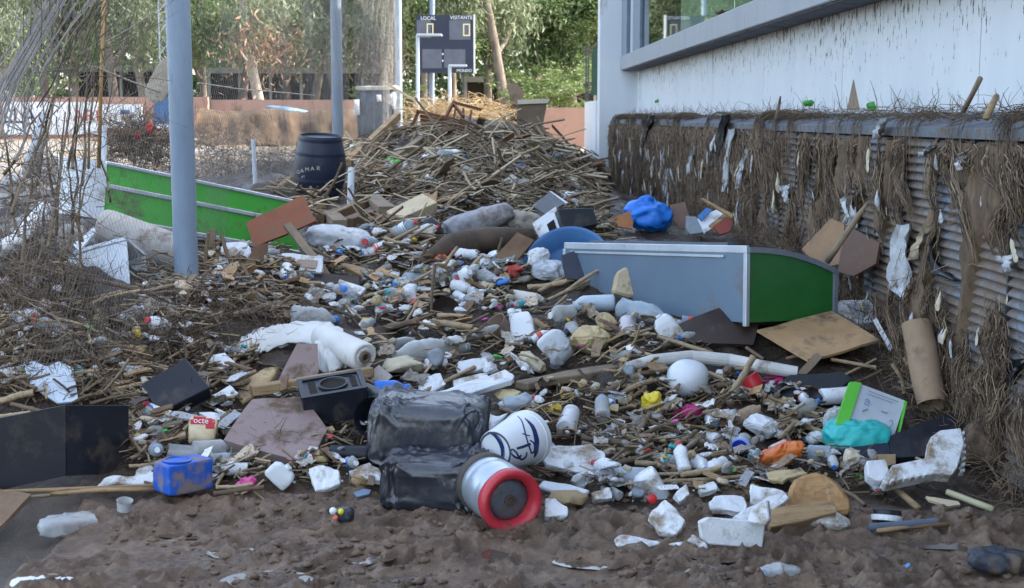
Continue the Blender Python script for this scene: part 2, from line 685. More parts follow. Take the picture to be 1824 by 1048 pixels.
# footprints and wheel dents pressed into the mud
frg = np.random.default_rng(31)
near = (gy < 8.3) & (gy > 5.0) & (np.abs(gx) < 4.2)
for i in range(95):
    fx, fy, fa = frg.uniform(-2.2, 3.2), frg.uniform(5.9, 7.9), frg.uniform(0, 3.14)
    l_, w_ = frg.uniform(.10, .15), frg.uniform(.04, .06)
    sel = near & (np.abs(gx - fx) < .3) & (np.abs(gy - fy) < .3)
    dx, dy = gx[sel] - fx, gy[sel] - fy
    e_ = np.sqrt(((dx * math.cos(fa) + dy * math.sin(fa)) / l_) ** 2 + ((-dx * math.sin(fa) + dy * math.cos(fa)) / w_) ** 2) + .25 * fbm(gx[sel] * 14, gy[sel] * 14, 2, i % 30)
    det[sel] += mudm[sel] * (-.035 * sstep(1.0, .6, e_) + .022 * np.exp(-((e_ - 1.15) / .22) ** 2))
det += hm * .05 * fbm(gx * 9, gy * 9, 3, 71)
det += (1 - hm) * (1 - mudm) * (1 - low) * .10 * fbm(gx * 2.1, gy * 2.1, 4, 72) * sstep(9, 12, gy)
gz = gz + det
nx, ny = len(xs), len(ys)
# regular copy of the near ground's height, for the loose clods
NX0, NY0, ND = -4.0, 5.0, .02
_ix = np.searchsorted(xs, np.arange(NX0, 4.2, ND)).clip(0, nx - 1); _iy = np.searchsorted(ys, np.arange(NY0, 9, ND)).clip(0, ny - 1)
gz_near = gz[np.ix_(_iy, _ix)]
idx = np.arange(nx * ny).reshape(ny, nx)
Fq = np.stack([idx[:-1, :-1], idx[:-1, 1:], idx[1:, 1:], idx[1:, :-1]], -1).reshape(-1, 4)

gm = bpy.data.materials.new('ground_mud'); gm.use_nodes = True
t = gm.node_tree; N = t.nodes; L = t.links; b = N['Principled BSDF']
ge = N.new('ShaderNodeNewGeometry')
at = N.new('ShaderNodeAttribute'); at.attribute_name = 'zone'
sp = N.new('ShaderNodeSeparateColor'); L.new(at.outputs['Color'], sp.inputs[0])


def nz(sc, det=6, ro=.6):
    n = N.new('ShaderNodeTexNoise'); n.inputs['Scale'].default_value = sc; n.inputs['Detail'].default_value = det; n.inputs['Roughness'].default_value = ro
    L.new(ge.outputs['Position'], n.inputs['Vector']); return n.outputs[0]


def rmp(src, stops):
    r = N.new('ShaderNodeValToRGB')
    while len(r.color_ramp.elements) < len(stops): r.color_ramp.elements.new(.5)
    for e, (p, c) in zip(r.color_ramp.elements, stops): e.position = p; e.color = lin(c) if isinstance(c, str) else (c, c, c, 1)
    L.new(src, r.inputs[0]); return r.outputs[0]


def mixc(f, a, c):
    m = N.new('ShaderNodeMix'); m.data_type = 'RGBA'
    L.new(f, m.inputs[0])
    L.new(a, m.inputs[6]); L.new(c, m.inputs[7]); return m.outputs[2]


mudc = rmp(nz(5, 9, .7), [(.3, '524438'), (.5, '75614f'), (.7, '967f6a')])
litter = rmp(nz(26, 9, .8), [(.34, '1b140e'), (.5, '3b2f23'), (.62, '544333'), (.75, '746250')])
court = rmp(nz(.6, 8, .65), [(.3, '6d5f50'), (.5, '8f8069'), (.62, '8b8f95'), (.75, '77889c')])
pave = rmp(nz(3, 8, .6), [(.3, '4e463e'), (.7, '6d645a')])
col = mixc(sp.outputs[0], court, mudc)
col = mixc(sp.outputs[1], col, litter)
col = mixc(sp.outputs[2], col, pave)
L.new(col, b.inputs['Base Color'])
# wet film in the flats of the mud
wet = rmp(nz(2.6, 5, .6), [(.46, .55), (.60, .14)])
L.new(wet, b.inputs['Roughness'])
b.inputs['Specular IOR Level'].default_value = .45
bp = N.new('ShaderNodeBump'); bp.inputs['Strength'].default_value = .8; bp.inputs['Distance'].default_value = .03
L.new(nz(48, 8, .75), bp.inputs['Height']); L.new(bp.outputs[0], b.inputs['Normal'])
gob = rawobj('ground', np.stack([gx, gy, gz], -1).reshape(-1, 3), Fq, gm, True)
ca = gob.data.color_attributes.new('zone', 'FLOAT_COLOR', 'POINT')
zc = np.stack([np.clip(mudm + sstep(30, 12, gy), 0, 1), hm, low, np.ones_like(hm)], -1).astype(np.float32)
ca.data.foreach_set('color', zc.reshape(-1))
tag(gob, 'brown trampled mud and debris covered ground', None, kind='structure')

# ------------------------------------------------------------------ white building with louvre wall on the right
MB_ = Matrix.Translation((3.05, 8, 0)) @ Matrix.Rotation(math.atan(.026), 4, 'Z')
white_panel = mat('white_cladding', 'c8cfd5', 'd3d9dd', scale=2, rough=.45, bump=.05, bscale=8, stretch=(1, 1, .25))
# mud drips and splashes on the upper wall: dense under the soffit line, sparse below
t = white_panel.node_tree; N = t.nodes; L = t.links; b = N['Principled BSDF']
tc = N.new('ShaderNodeTexCoord')
mp = N.new('ShaderNodeMapping'); mp.inputs['Scale'].default_value = (20, 20, 6.5); L.new(tc.outputs['Object'], mp.inputs[0])
n1 = N.new('ShaderNodeTexNoise'); n1.inputs['Scale'].default_value = 1.0; n1.inputs['Detail'].default_value = 5; n1.inputs['Roughness'].default_value = .7; L.new(mp.outputs[0], n1.inputs['Vector'])
n2 = N.new('ShaderNodeTexNoise'); n2.inputs['Scale'].default_value = 1.3; n2.inputs['Detail'].default_value = 3; L.new(tc.outputs['Object'], n2.inputs['Vector'])
sx = N.new('ShaderNodeSeparateXYZ'); L.new(tc.outputs['Object'], sx.inputs[0])
mr = N.new('ShaderNodeMapRange'); mr.inputs[1].default_value = 2.45; mr.inputs[2].default_value = 3.33; mr.inputs[3].default_value = -.07; mr.inputs[4].default_value = .085; L.new(sx.outputs[2], mr.inputs[0])
pw = N.new('ShaderNodeMath'); pw.operation = 'ADD'; L.new(n1.outputs[0], pw.inputs[0]); L.new(mr.outputs[0], pw.inputs[1])
p2 = N.new('ShaderNodeMath'); p2.operation = 'MULTIPLY_ADD'; L.new(n2.outputs[0], p2.inputs[0]); p2.inputs[1].default_value = .18; L.new(pw.outputs[0], p2.inputs[2])
rr = N.new('ShaderNodeValToRGB'); rr.color_ramp.elements[0].position = .70; rr.color_ramp.elements[1].position = .73; L.new(p2.outputs[0], rr.inputs[0])
mx = N.new('ShaderNodeMix'); mx.data_type = 'RGBA'; L.new(rr.outputs[0], mx.inputs[0])
src = b.inputs['Base Color'].links[0].from_socket
L.new(src, mx.inputs[6]); mx.inputs[7].default_value = lin('3c2f25'); L.new(mx.outputs[2], b.inputs['Base Color'])

white_plain = mat('white_paint', 'ccd3d8', 'd8dde0', scale=1.5, rough=.5, bump=.08, bscale=20, dirt=.12, dscale=1.5, stretch=(1, 1, .3))
slab_grey = mat('grey_slab', '8d9399', '9ba1a6', scale=3, rough=.55, bump=.1, bscale=30, dirt=.2, dcol='6e6253', dscale=3, stretch=(1, 1, .2))
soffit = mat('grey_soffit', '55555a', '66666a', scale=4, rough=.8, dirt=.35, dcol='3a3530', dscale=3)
dgrey = mat('dark_grey_metal', '5c6570', '6a737d', scale=6, rough=.5, metal=.3, dirt=.45, dcol='6b5d4d', dscale=5)
frame_grey = mat('blue_grey_frame', '6d7c8c', '7b8999', rough=.45, bump=.03)
dark_void = mat('void_shade', '15120f', '241d18', rough=.9)  # near-black colour painted for the shade inside gaps and openings

bld = empty('white_building', MB_ @ Vector((2.0, 8, 0)), 'long white building with a grey slab and tall windows along the right edge', 'building')
part(bld, 'end_pillar', [bx(-.28, .665, 24.98, 25.6, 0.2, 8.6)], white_plain, MB_)
panels = []
y = 24.97
yl = [-2.6, .20, 1.32, 2.62, 6.6, 10.6, 14.6, 18.6, 22.6, 24.97]
pw_ = MB()
for a, c in zip(yl[:-1], yl[1:]):
    pw_.add(bx(.66, .80, a + .008, c - .008, 2.0, 3.33), MB_)
part(bld, 'clad_wall', pw_, white_panel)
part(bld, 'panel_joint', bx(.70, .82, -2.6, 24.9, 2.0, 3.33), mat('joint_grey', '8b8a86', rough=.7), MB_)
part(bld, 'cover_strip', bx(.640, .668, 1.36, 1.50, 2.2, 3.32, .004), mat('muddy_strip', 'b3aca3', '9d8f80', scale=10, rough=.7, dirt=.5, dcol='8c7a69', dscale=12, stretch=(1, 1, .3)), MB_)
part(bld, 'slab', bx(.22, 8, -14, 24.97, 3.335, 3.665, .012), slab_grey, MB_)
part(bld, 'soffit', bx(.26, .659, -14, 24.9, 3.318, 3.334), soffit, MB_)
part(bld, 'base_wall', bx(.72, 8, -14, 24.97, -.3, 2.0), mat('concrete', '8f8c86', '77736c', rough=.9), MB_)
part(bld, 'near_wall', bx(.66, 8, -14, -2.61, 2.0, 3.33), white_plain, MB_)
part(bld, 'upper_wall', [bx(.9, 8, -14, 24.9, 6.4, 8.3), bx(7.6, 8, -14, 24.9, 3.67, 6.4), bx(.4, 7.5, 24.2, 24.9, 3.67, 6.4)], white_plain, MB_)
part(bld, 'roof', bx(.15, 8.3, -14.2, 24.96, 8.31, 8.7), slab_grey, MB_)
part(bld, 'corner_post', [bx(.24, .40, 23.9, 24.97, 3.67, 8.3)], frame_grey, MB_)
mfr = MB()
for k in range(3):
    mfr.add(bx(.28, .36, 22.9 + .22 * k, 23.0 + .22 * k, 3.67, 8.3), MB_)
part(bld, 'window_mullion', mfr, mat('white_frame', 'c4cdd4', rough=.4))
part(bld, 'window_jamb', [bx(.26, .40, 21.5, 22.8, 3.67, 8.3)], frame_grey, MB_)
glass = bpy.data.materials.new('window_glass'); glass.use_nodes = True
t = glass.node_tree; N = t.nodes; L = t.links
gl = N.new('ShaderNodeBsdfGlossy'); gl.inputs['Roughness'].default_value = .02; gl.inputs[0].default_value = (.85, .95, .95, 1)
tr = N.new('ShaderNodeBsdfTransparent'); tr.inputs[0].default_value = (.75, .9, .85, 1)
fr = N.new('ShaderNodeFresnel'); fr.inputs[0].default_value = 1.5
ms = N.new('ShaderNodeMixShader'); L.new(fr.outputs[0], ms.inputs[0]); L.new(tr.outputs[0], ms.inputs[1]); L.new(gl.outputs[0], ms.inputs[2]); L.new(ms.outputs[0], N['Material Output'].inputs[0])
film = bpy.data.materials.new('green_reflection_glass'); film.use_nodes = True  # pale green painted into the panes for the green reflected in them
t = film.node_tree; N = t.nodes; L = t.links
N['Principled BSDF'].inputs['Base Color'].default_value = lin('79a585'); N['Principled BSDF'].inputs['Roughness'].default_value = .12
g9 = N.new('ShaderNodeBsdfGlossy'); g9.inputs['Roughness'].default_value = .02; g9.inputs[0].default_value = (.8, .9, .85, 1)
m9 = N.new('ShaderNodeMixShader'); m9.inputs[0].default_value = .62
L.new(N['Principled BSDF'].outputs[0], m9.inputs[1]); L.new(g9.outputs[0], m9.inputs[2]); L.new(m9.outputs[0], N['Material Output'].inputs[0])
for a, c in ((21.5, 16.0), (15.96, 11.0), (10.96, 6.0), (5.96, 1.0)):
    part(bld, 'window_pane', bx(.31, .322, c, a, 3.67, 6.4), glass if a > 20 else film, MB_)
part(bld, 'green_panel', [bx(1.3, 1.33, 8.0, 17.0, 3.7, 6.3)], mat('green_panel', '5fae62', '7cc27a', scale=2, rough=.6), MB_)
# the same building carries on lower beyond its end
part(bld, 'low_end_wall', bx(-.32, .9, 25.61, 29.0, .2, 2.62), white_plain, MB_)

# louvre wall under the ledge
lv = empty('louvre_wall', MB_ @ Vector((.1, 8, 0)), 'long grey metal louvre wall below the white wall, clogged with mud and straw', 'louvre wall')
slat_m = mat('louvre_slat', '676f79', '7c858e', scale=7, rough=.6, metal=.1, dirt=.68, dcol='75675a', dscale=2.2)
sec = []
for k in range(33):
    z0 = 2.035 - k * .0625
    mb = MB()
    pts = [(.000, z0 - .046), (-.006, z0 - .036), (.004, z0 - .018), (.035, z0 + .010), (.040, z0 + .006), (.012, z0 - .02), (.006, z0 - .036), (.010, z0 - .046)]
    L0, L1 = -3.0, 24.97
    n = len(pts)
    vs = [(x, L0, z) for x, z in pts] + [(x, L1, z) for x, z in pts]
    fs = [list(range(n)), list(range(n, 2 * n))[::-1]] + [(i, n + i, n + (i + 1) % n, (i + 1) % n) for i in range(n)]
    mb.add((vs, fs), MB_)
    part(lv, 'slat', mb, slat_m)
for k in range(40):
    part(lv, 'mullion', bx(-.004, .05, -2.6 + .7 * k, -2.575 + .7 * k, -.1, 2.06), mat('mullion_metal', '31343a', '3d4046', rough=.6, dirt=.3), MB_)
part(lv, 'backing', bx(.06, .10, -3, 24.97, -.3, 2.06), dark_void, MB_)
led = MB()
pr = [(-.02, 2.062), (-.02, 2.128), (.0, 2.135), (.64, 2.245), (.65, 2.245), (.65, 2.062)]
n = len(pr)
vs = [(x, -3, z) for x, z in pr] + [(x, 24.97, z) for x, z in pr]
led.add((vs, [list(range(n)), list(range(n, 2 * n))[::-1]] + [(i, n + i, n + (i + 1) % n, (i + 1) % n) for i in range(n)]), MB_)
part(lv, 'ledge', led, dgrey)

# ------------------------------------------------------------------ posts of the ball net
pole_m = mat('blue_grey_paint', '75879a', '8797a8', scale=3, rough=.42, bump=.06, bscale=30, dirt=.22, dcol='6f675d', dscale=5, stretch=(1, 1, .4))


def pole(u, Y, wpx, vb, label, lean=0, ztop=9.5):
    p = W(u, vb, Y)
    r = px(wpx, Y) / 2
    z0 = p.z - .5
    T = Vector((p.x + lean * (ztop - p.z), Y, ztop))
    e = empty('net_pole', (p.x, p.y, float(H(p.x, p.y))), label, 'pole', 'steel poles along the ball net')
    part(e, 'shaft', tube([(p.x - lean * .5, Y, z0), tuple(T)], r, 28), pole_m, smooth=True, auto=40)
    part(e, 'cap', tube([tuple(T), (T.x, T.y, T.z + .04)], r * 1.06, 28), pole_m, smooth=True, auto=40)
    keep(u - wpx / 2, 0, u + wpx / 2, vb - 12)
    return e


POLES = [(332, 11.3, 43, 488), (602, 25.5, 19.5, 247), (711, 40, 12, 232), (770, 53, 9, 205)]
pole(332, 11.3, 43, 488, 'thick blue grey steel pole nearest the camera rising from the heap')
pole(602, 25.5, 19.5, 247, 'blue grey steel pole directly behind the dark barrel')
pole(711, 40, 12, 228, 'thin blue grey steel pole between the barrel and the scoreboard', .002)
pole(769, 53, 9.5, 205, 'thin blue grey pole standing in front of the scoreboard', .012)

# ball net hung between the poles: crossing wires
net_m = mat('net_wire', '6f6e6c', '85827d', rough=.6, bump=0)


def net(Y0, Y1, zb, zt, label, cell=.075, r=.0016, tear=0, sd=0):
    rg = np.random.default_rng(sd)
    xl = lambda y: -2.70 - .021 * (y - 11.3)
    P = []
    Hh = zt - zb
    nn = int((Y1 - Y0 + Hh) / cell)
    k = 10
    for fam in (1, -1):
        for i in range(nn):
            y0 = Y0 + i * cell - (Hh if fam > 0 else 0)
            s = np.linspace(0, 1, k)
            yy = y0 + (fam * s * Hh if fam > 0 else -s * Hh)
            if fam < 0: yy = yy + 0
            zz = zb + s * Hh
            m = (yy >= Y0) & (yy <= Y1)
            if m.sum() < 2: continue
            j = np.nonzero(m)[0]
            a, c = yy[j[0]], yy[j[-1]]
            if c == a: continue
            ya = np.linspace(a, c, k); za = np.interp(ya, yy if yy[-1] > yy[0] else yy[::-1], zz if yy[-1] > yy[0] else zz[::-1])
            xx = xl(ya) + .10 * fbm(ya * .8, za * .8, 2, 5) + .03 * fbm(ya * 3, za * 3, 2, 6)
            P.append(np.stack([xx, ya, za], -1))
    P = np.array(P)
    V, Q = strands(P, np.full(P.shape[:2], r))
    o = rawobj('ball_net', V, Q, net_m)
    return tag(o, label, 'net', 'bays of the ball net')


net(6.9, 11.2, .75, 6.5, 'bay of wire ball net left of the nearest pole, choked with dry reeds', .08, .0008, sd=1)
net(11.4, 25.4, 1.0, 6.5, 'bay of wire ball net between the nearest pole and the barrel pole', .09, .0012, sd=2)
net(25.6, 39.8, 1.35, 7, 'bay of wire ball net between the barrel pole and the third pole', .12, .0015, sd=3)

# ------------------------------------------------------------------ trees behind the court
def leafmat(name, c1, c2, tr=.35):
    m = bpy.data.materials.new(name); m.use_nodes = True
    t = m.node_tree; N = t.nodes; L = t.links; b = N['Principled BSDF']
    ge = N.new('ShaderNodeNewGeometry'); oi = N.new('ShaderNodeObjectInfo')
    r = N.new('ShaderNodeValToRGB'); r.color_ramp.elements[0].color = lin(c1); r.color_ramp.elements[1].color = lin(c2)
    L.new(ge.outputs['Random Per Island'], r.inputs[0])
    hs = N.new('ShaderNodeHueSaturation'); mr = N.new('ShaderNodeMapRange'); mr.inputs[3].default_value = .75; mr.inputs[4].default_value = 1.25
    L.new(oi.outputs['Random'], mr.inputs[0]); L.new(mr.outputs[0], hs.inputs['Value']); L.new(r.outputs[0], hs.inputs['Color'])
    L.new(hs.outputs[0], b.inputs['Base Color']); b.inputs['Roughness'].default_value = .55
    tl = N.new('ShaderNodeBsdfTranslucent'); L.new(hs.outputs[0], tl.inputs[0])
    ms = N.new('ShaderNodeMixShader'); ms.inputs[0].default_value = tr
    L.new(b.outputs[0], ms.inputs[1]); L.new(tl.outputs[0], ms.inputs[2]); L.new(ms.outputs[0], N['Material Output'].inputs[0])
    return m


bark = mat('bark', '5d5147', '8b8176', scale=4, rough=.9, bump=.6, bscale=14, stretch=(1, 1, .3))
bark_pale = mat('pale_bark', '8d857b', 'b5ada1', scale=2, rough=.8, bump=.4, bscale=10, stretch=(1, 1, .3))
LM = {'gum': leafmat('grey_green_leaves', '5f6c4c', '929c7c', .32), 'pine': leafmat('bright_green_needles', '5f7544', '86995f', .38), 'oak': leafmat('mid_green_leaves', '4f663c', '788e5a', .4), 'dead': leafmat('dead_brown_leaves', '6b5140', '9c8068', .2)}


def tree_proto(kind, seed, h=10, nleaf=9000, spread=3.2, low=.32, lsz=.2):
    rg = np.random.default_rng(seed)
    rnd = random.Random(seed)
    mb = MB()
    tips = []

    def limb(p, d, ln, r, lev):
        pts = [p.copy()]; q = p.copy(); dd = d.copy()
        n = 5
        for i in range(n):
            w9 = .16 if lev else .06
            dd = (dd + Vector((rnd.gauss(0, w9), rnd.gauss(0, w9), rnd.gauss(.05, .1)))).normalized()
            q = q + dd * ln / n
            pts.append(q.copy())
            if lev >= 1 and i > 1: tips.append((q.copy(), lev))
        mb.add(tube([tuple(x) for x in pts], [r * (1 - .6 * i / n) for i in range(n + 1)], 7 if lev < 2 else 4))
        if lev < 3:
            for k in range({0: 6, 1: 4, 2: 3}[lev]):
                i = rnd.randint(2 if lev == 0 else 1, n)
                a = rnd.uniform(0, 2 * math.pi)
                side = Vector((math.cos(a), math.sin(a), rnd.uniform(.1, .8))).normalized()
                limb(pts[i], (dd * .4 + side).normalized(), ln * rnd.uniform(.42, .62) * (1 if lev else spread / h * 1.7), r * .45, lev + 1)
        else:
            tips.append((q.copy(), 3))

    limb(Vector((0, 0, -.4)), Vector((rnd.gauss(0, .03), rnd.gauss(0, .03), 1)).normalized(), h * .72, .022 * h, 0)
    T = np.array([list(t[0]) for t in tips if t[0].z > h * low])
    # leaf clumps round the twig ends, uneven
    keepn = rg.random(len(T)) < .85
    T = T[keepn]
    wgt = rg.gamma(1.2, 1, len(T)); wgt /= wgt.sum()
    c = rg.choice(len(T), nleaf, p=wgt)
    sz = .030 * h + .035 * h * rg.random(len(T))
    off = rg.normal(0, 1, (nleaf, 3)) * sz[c][:, None] * np.array([1, 1, .75])
    if kind == 'gum':
        off[:, 2] -= np.abs(rg.normal(0, 1, nleaf)) * sz[c] * 1.3
    C = T[c] + off
    a = rg.normal(0, 1, (nleaf, 3)); a[:, 2] -= 1.2 if kind == 'gum' else 0
    a /= np.linalg.norm(a, axis=1, keepdims=True)
    s = np.cross(a, rg.normal(0, 1, (nleaf, 3))); s /= np.linalg.norm(s, axis=1, keepdims=True)
    l = lsz * (.6 + .8 * rg.random((nleaf, 1))); wd = l * (.22 if kind == 'gum' else .4)
    V = np.stack([C - a * l / 2, C + s * wd / 2, C + a * l / 2, C - s * wd / 2], 1).reshape(-1, 3)
    Q = np.arange(nleaf * 4).reshape(-1, 4)
    return mb, V, Q


PT = {}
for nm, kd, sd, kw in (('gum_a', 'gum', 3, dict(h=10, nleaf=15000, spread=3.6, low=.40, lsz=.24)), ('gum_b', 'gum', 8, dict(h=10, nleaf=13000, spread=3.2, low=.38, lsz=.24)),
                       ('pine_a', 'pine', 5, dict(h=9, nleaf=14000, spread=3.6, low=.36, lsz=.2)), ('oak_a', 'oak', 12, dict(h=9, nleaf=14000, spread=3.8, low=.34, lsz=.22))):
    mb, V, Q = tree_proto(kd, sd, **kw)
    me_t = bpy.data.meshes.new('trunk'); me_t.from_pydata(mb.v, [], mb.f); me_t.materials.append(bark_pale if nm == 'gum_b' else bark)
    me_t.polygons.foreach_set('use_smooth', [True] * len(me_t.polygons))
    PT[nm] = (me_t, rawmesh('crown', V, Q, LM[kd]), kd)
# hanging dead foliage of some gums
_, V, Q = tree_proto('gum', 21, h=10, nleaf=3500, spread=2.2, low=.3, lsz=.26)
DEAD = rawmesh('dead_foliage', V, Q, LM['dead'])


def tree(proto, u, Y, sc, rot, label, group=None, dead=False, zs=1.0):
    x = (u - 912) / F * Y
    e = bpy.data.objects.new('tree', None); COL.objects.link(e)
    e.location = (x, Y, float(tps(np.array([x]), np.array([Y]))[0]) - .1)
    e.rotation_euler = (0, 0, rot); e.scale = (sc, sc, sc * zs)
    tag(e, label, 'tree', group)
    for nm, me in (('trunk', PT[proto][0]), ('crown', PT[proto][1])) + ((('dead_foliage', DEAD),) if dead else ()):
        o = bpy.data.objects.new(nm, me); COL.objects.link(o); o.parent = e
    return e


tree('gum_b', 20, 50, .95, 1.0, 'pale thin leaved tree at the far left edge of the photo')
tree('pine_a', 75, 58, 1.05, 2.0, 'bright green tree near the left edge, beyond the leaning bundle of net')
tree('gum_a', 215, 56, 1.1, 0.3, 'wide grey green tree behind the bamboo cane and the lattice mast')
tree('pine_a', 372, 60, 1.0, 4.0, 'bright green tree just right of the nearest pole')
tree('gum_b', 478, 52, 1.15, 2.6, 'grey green tree with a brown clump of dead leaves and a leaning trunk', dead=True)
tree('gum_a', 555, 58, 1.05, 4.4, 'grey green tree just left of the pole behind the barrel')
tree('gum_b', 668, 57, 1.1, 5.4, 'twiggy grey brown tree between the barrel pole and the third pole', dead=True)
tree('pine_a', 800, 66, 1.25, 0.9, 'yellow green tree directly behind the scoreboard')
tree('gum_a', 903, 56, 1.2, 1.9, 'tall grey green tree with a dark trunk right of the scoreboard')
tree('oak_a', 965, 60, .95, 3.0, 'dark green tree between the tall trunk and the white pillar')
tree('pine_a', 1030, 62, 1.2, 5.0, 'bright yellow green tree beside the white pillar')
for i, (u, Y, pr, sc, ro) in enumerate([(-60, 75, 'oak_a', 1.3, 0), (10, 80, 'gum_a', 1.3, 1), (140, 78, 'oak_a', 1.35, 2), (270, 82, 'gum_b', 1.4, 3), (330, 76, 'oak_a', 1.3, 4), (430, 80, 'gum_a', 1.4, 5),
                                        (520, 84, 'oak_a', 1.4, 6), (610, 80, 'gum_a', 1.4, 1.5), (700, 78, 'oak_a', 1.3, 2.5), (760, 86, 'gum_b', 1.4, 3.5), (870, 82, 'oak_a', 1.5, 4.5), (950, 86, 'gum_a', 1.4, 5.5), (1010, 80, 'oak_a', 1.4, .5), (1090, 78, 'pine_a', 1.4, 2.2), (1180, 80, 'oak_a', 1.4, 2.7)]):
    tree(pr, u, Y, sc, ro, 'tree in the dense back row beyond the court', 'trees of the back row')

# clipped growth under the trees
mb, V, Q = tree_proto('oak', 31, h=3, nleaf=5000, spread=3.6, low=.02, lsz=.16)
SH = rawmesh('foliage', V, Q, LM['pine'])
mst = bpy.data.meshes.new('stem'); mst.from_pydata(mb.v, [], mb.f); mst.materials.append(bark)
for u, Y, sc in ((958, 55, .7), (1010, 57, .8), (690, 66, .6), (40, 66, .7)):
    x = (u - 912) / F * Y
    e = empty('shrub', (x, Y, float(tps(np.array([x]), np.array([Y]))[0])), 'green shrub growing low between the tree trunks', 'shrub', 'shrubs under the trees')
    e.scale = (sc * 1.5, sc * 1.5, sc * .8)
    for nm, me in (('stem', mst), ('foliage', SH)):
        o = bpy.data.objects.new(nm, me); COL.objects.link(o); o.parent = e

# ------------------------------------------------------------------ far buildings, walls, boards
def bxw(u0, u1, v0, v1, Y, dep, zb=None):
    a = W(u0, v0, Y); c = W(u1, v1, Y)
    return bx(a.x, c.x, Y, Y + dep, c.z if zb is None else zb, a.z)


def low_building(u0, u1, Y, vt, label, bays):
    a = W(u0, vt, Y); c = W(u1, vt, Y)
    zg = 1.6
    e = empty('low_building', ((a.x + c.x) / 2, Y, zg), label, 'building')
    h = a.z
    part(e, 'wall', bx(a.x, c.x, Y + .5, Y + 6, zg - .3, h - .3), mat('dark_wall', '2c2a28', '45413c', scale=1, rough=.9))
    part(e, 'roof', bx(a.x - .3, c.x + .3, Y - .3, Y + 6.2, h - .3, h + .05), mat('white_roof', 'a9a9a6', 'b8b8b4', rough=.6))
    for k in range(bays):
        x = a.x + (c.x - a.x) * k / (bays - 1)
        part(e, 'post', bx(x - .08, x + .08, Y - .1, Y + .06, zg - .3, h - .3), mat('white_roof', 'd8d8d4'))
    return e


low_building(130, 300, 84, 119, 'long low white roofed building behind the trees, left of the nearest pole', 3)
low_building(372, 700, 84, 122, 'long low white roofed building behind the trees, right of the nearest pole', 7)
low_building(830, 1060, 88, 138, 'white roofed shed partly hidden behind the trees right of the scoreboard', 4)

pinkwall = mat('terracotta_render', '9a7868', 'ac8a79', scale=1.2, rough=.85, dirt=.25, dcol='6d5a49', dscale=1.2, bump=.2)
one('boundary_wall', bxw(-300, 372, 173, 260, 47.5, .25), pinkwall, 'long low terracotta wall behind the white banner board', 'wall')
one('boundary_wall', bxw(376, 694, 178, 260, 48.2, .25), pinkwall, 'low terracotta wall rising behind the muddy bank', 'wall')
one('boundary_wall', bxw(962, 1044, 192, 262, 40, .3), pinkwall, 'terracotta wall standing left of the white building end', 'wall')

# banner boards
bn = empty('banner_board', W(130, 226, 46), 'long white banner board on the court edge with red and navy lettering', 'banner')
white_b = mat('white_board', 'cfd3d6', 'dadcde', scale=3, rough=.5, dirt=.3, dcol='8d8070', dscale=1.6)
part(bn, 'panel', [bxw(4, 176, 182, 240, 46, .05), bxw(177, 254, 186, 228, 46.02, .05)], white_b)


def lettering(par, s, u, v, Y, hpx, m, wpx=None):
    sh = text(s, 1, .012)
    a = np.array(sh[0]); mn = a.min(0); mx = a.max(0)
    hh = px(hpx, Y) / (mx[1] - mn[1])
    ww = px(wpx, Y) / (mx[0] - mn[0]) if wpx else hh
    c = W(u, v, Y)
    vs = [(c.x + (p[0] - (mn[0] + mx[0]) / 2) * ww, Y - .006 + p[2] * .3, c.z + (p[1] - (mn[1] + mx[1]) / 2) * hh) for p in a]
    return part(par, 'lettering', (vs, sh[1]), m)


navy = mat('navy_print', '2b3347', rough=.6, bump=0)
redp = mat('red_print', 'a8402f', rough=.6, bump=0)
lettering(bn, 'LLA', 36, 206, 45.99, 26, navy, 58)
lettering(bn, 'ARI', 152, 206, 45.99, 19, redp, 46)
part(bn, 'emblem', bxw(214, 231, 196, 204, 45.99, .02), mat('emblem_blue', '3f6aa0', rough=.6))
part(bn, 'emblem', bxw(216, 228, 208, 213, 45.985, .02), mat('emblem_ochre', 'b59a4a', rough=.6))

blp = empty('blue_cabin', W(294, 225, 44), 'blue cabin panel with a white base just left of the nearest pole', 'cabin')
part(blp, 'wall', bxw(272, 322, 148, 221, 44, 1.0), mat('blue_panel', '35577c', '41658c', scale=2, rough=.5))
part(blp, 'base', bxw(268, 326, 221.5, 228, 43.9, 1.2), white_b)

# muddy bank in front of the far wall
a0 = W(362, 197, 43)
vs = []
ub = np.linspace(350, 700, 60)
bank = MB()
rows = [(196, 44.5), (197, 43), (205, 42.4), (218, 42.1), (232, 41.9), (262, 41.2)]
V = np.array([[list(W(u, v + 3 * math.sin(u * .05), Y) + Vector((0, .25 * mnoise.noise(Vector((u * .05, v * .1, 0))), .06 * mnoise.noise(Vector((u * .09, v * .2, 3)))))) for u in ub] for v, Y in rows])
Q = [[r * 60 + i, r * 60 + i + 1, (r + 1) * 60 + i + 1, (r + 1) * 60 + i] for r in range(5) for i in range(59)]
Vb = np.concatenate([V.reshape(-1, 3), V[0] + np.array([0, 1.6, -1.4])])
Q += [[360 + i, 360 + i + 1, i + 1, i] for i in range(59)]
o = one('mud_bank', ([tuple(p) for p in Vb], Q), mat('bank_mud', '403327', '66533f', scale=2.5, rough=.9, bump=.6, bscale=20), 'mud covered bank with a pale crest across the far side of the court', 'bank', smooth=True)

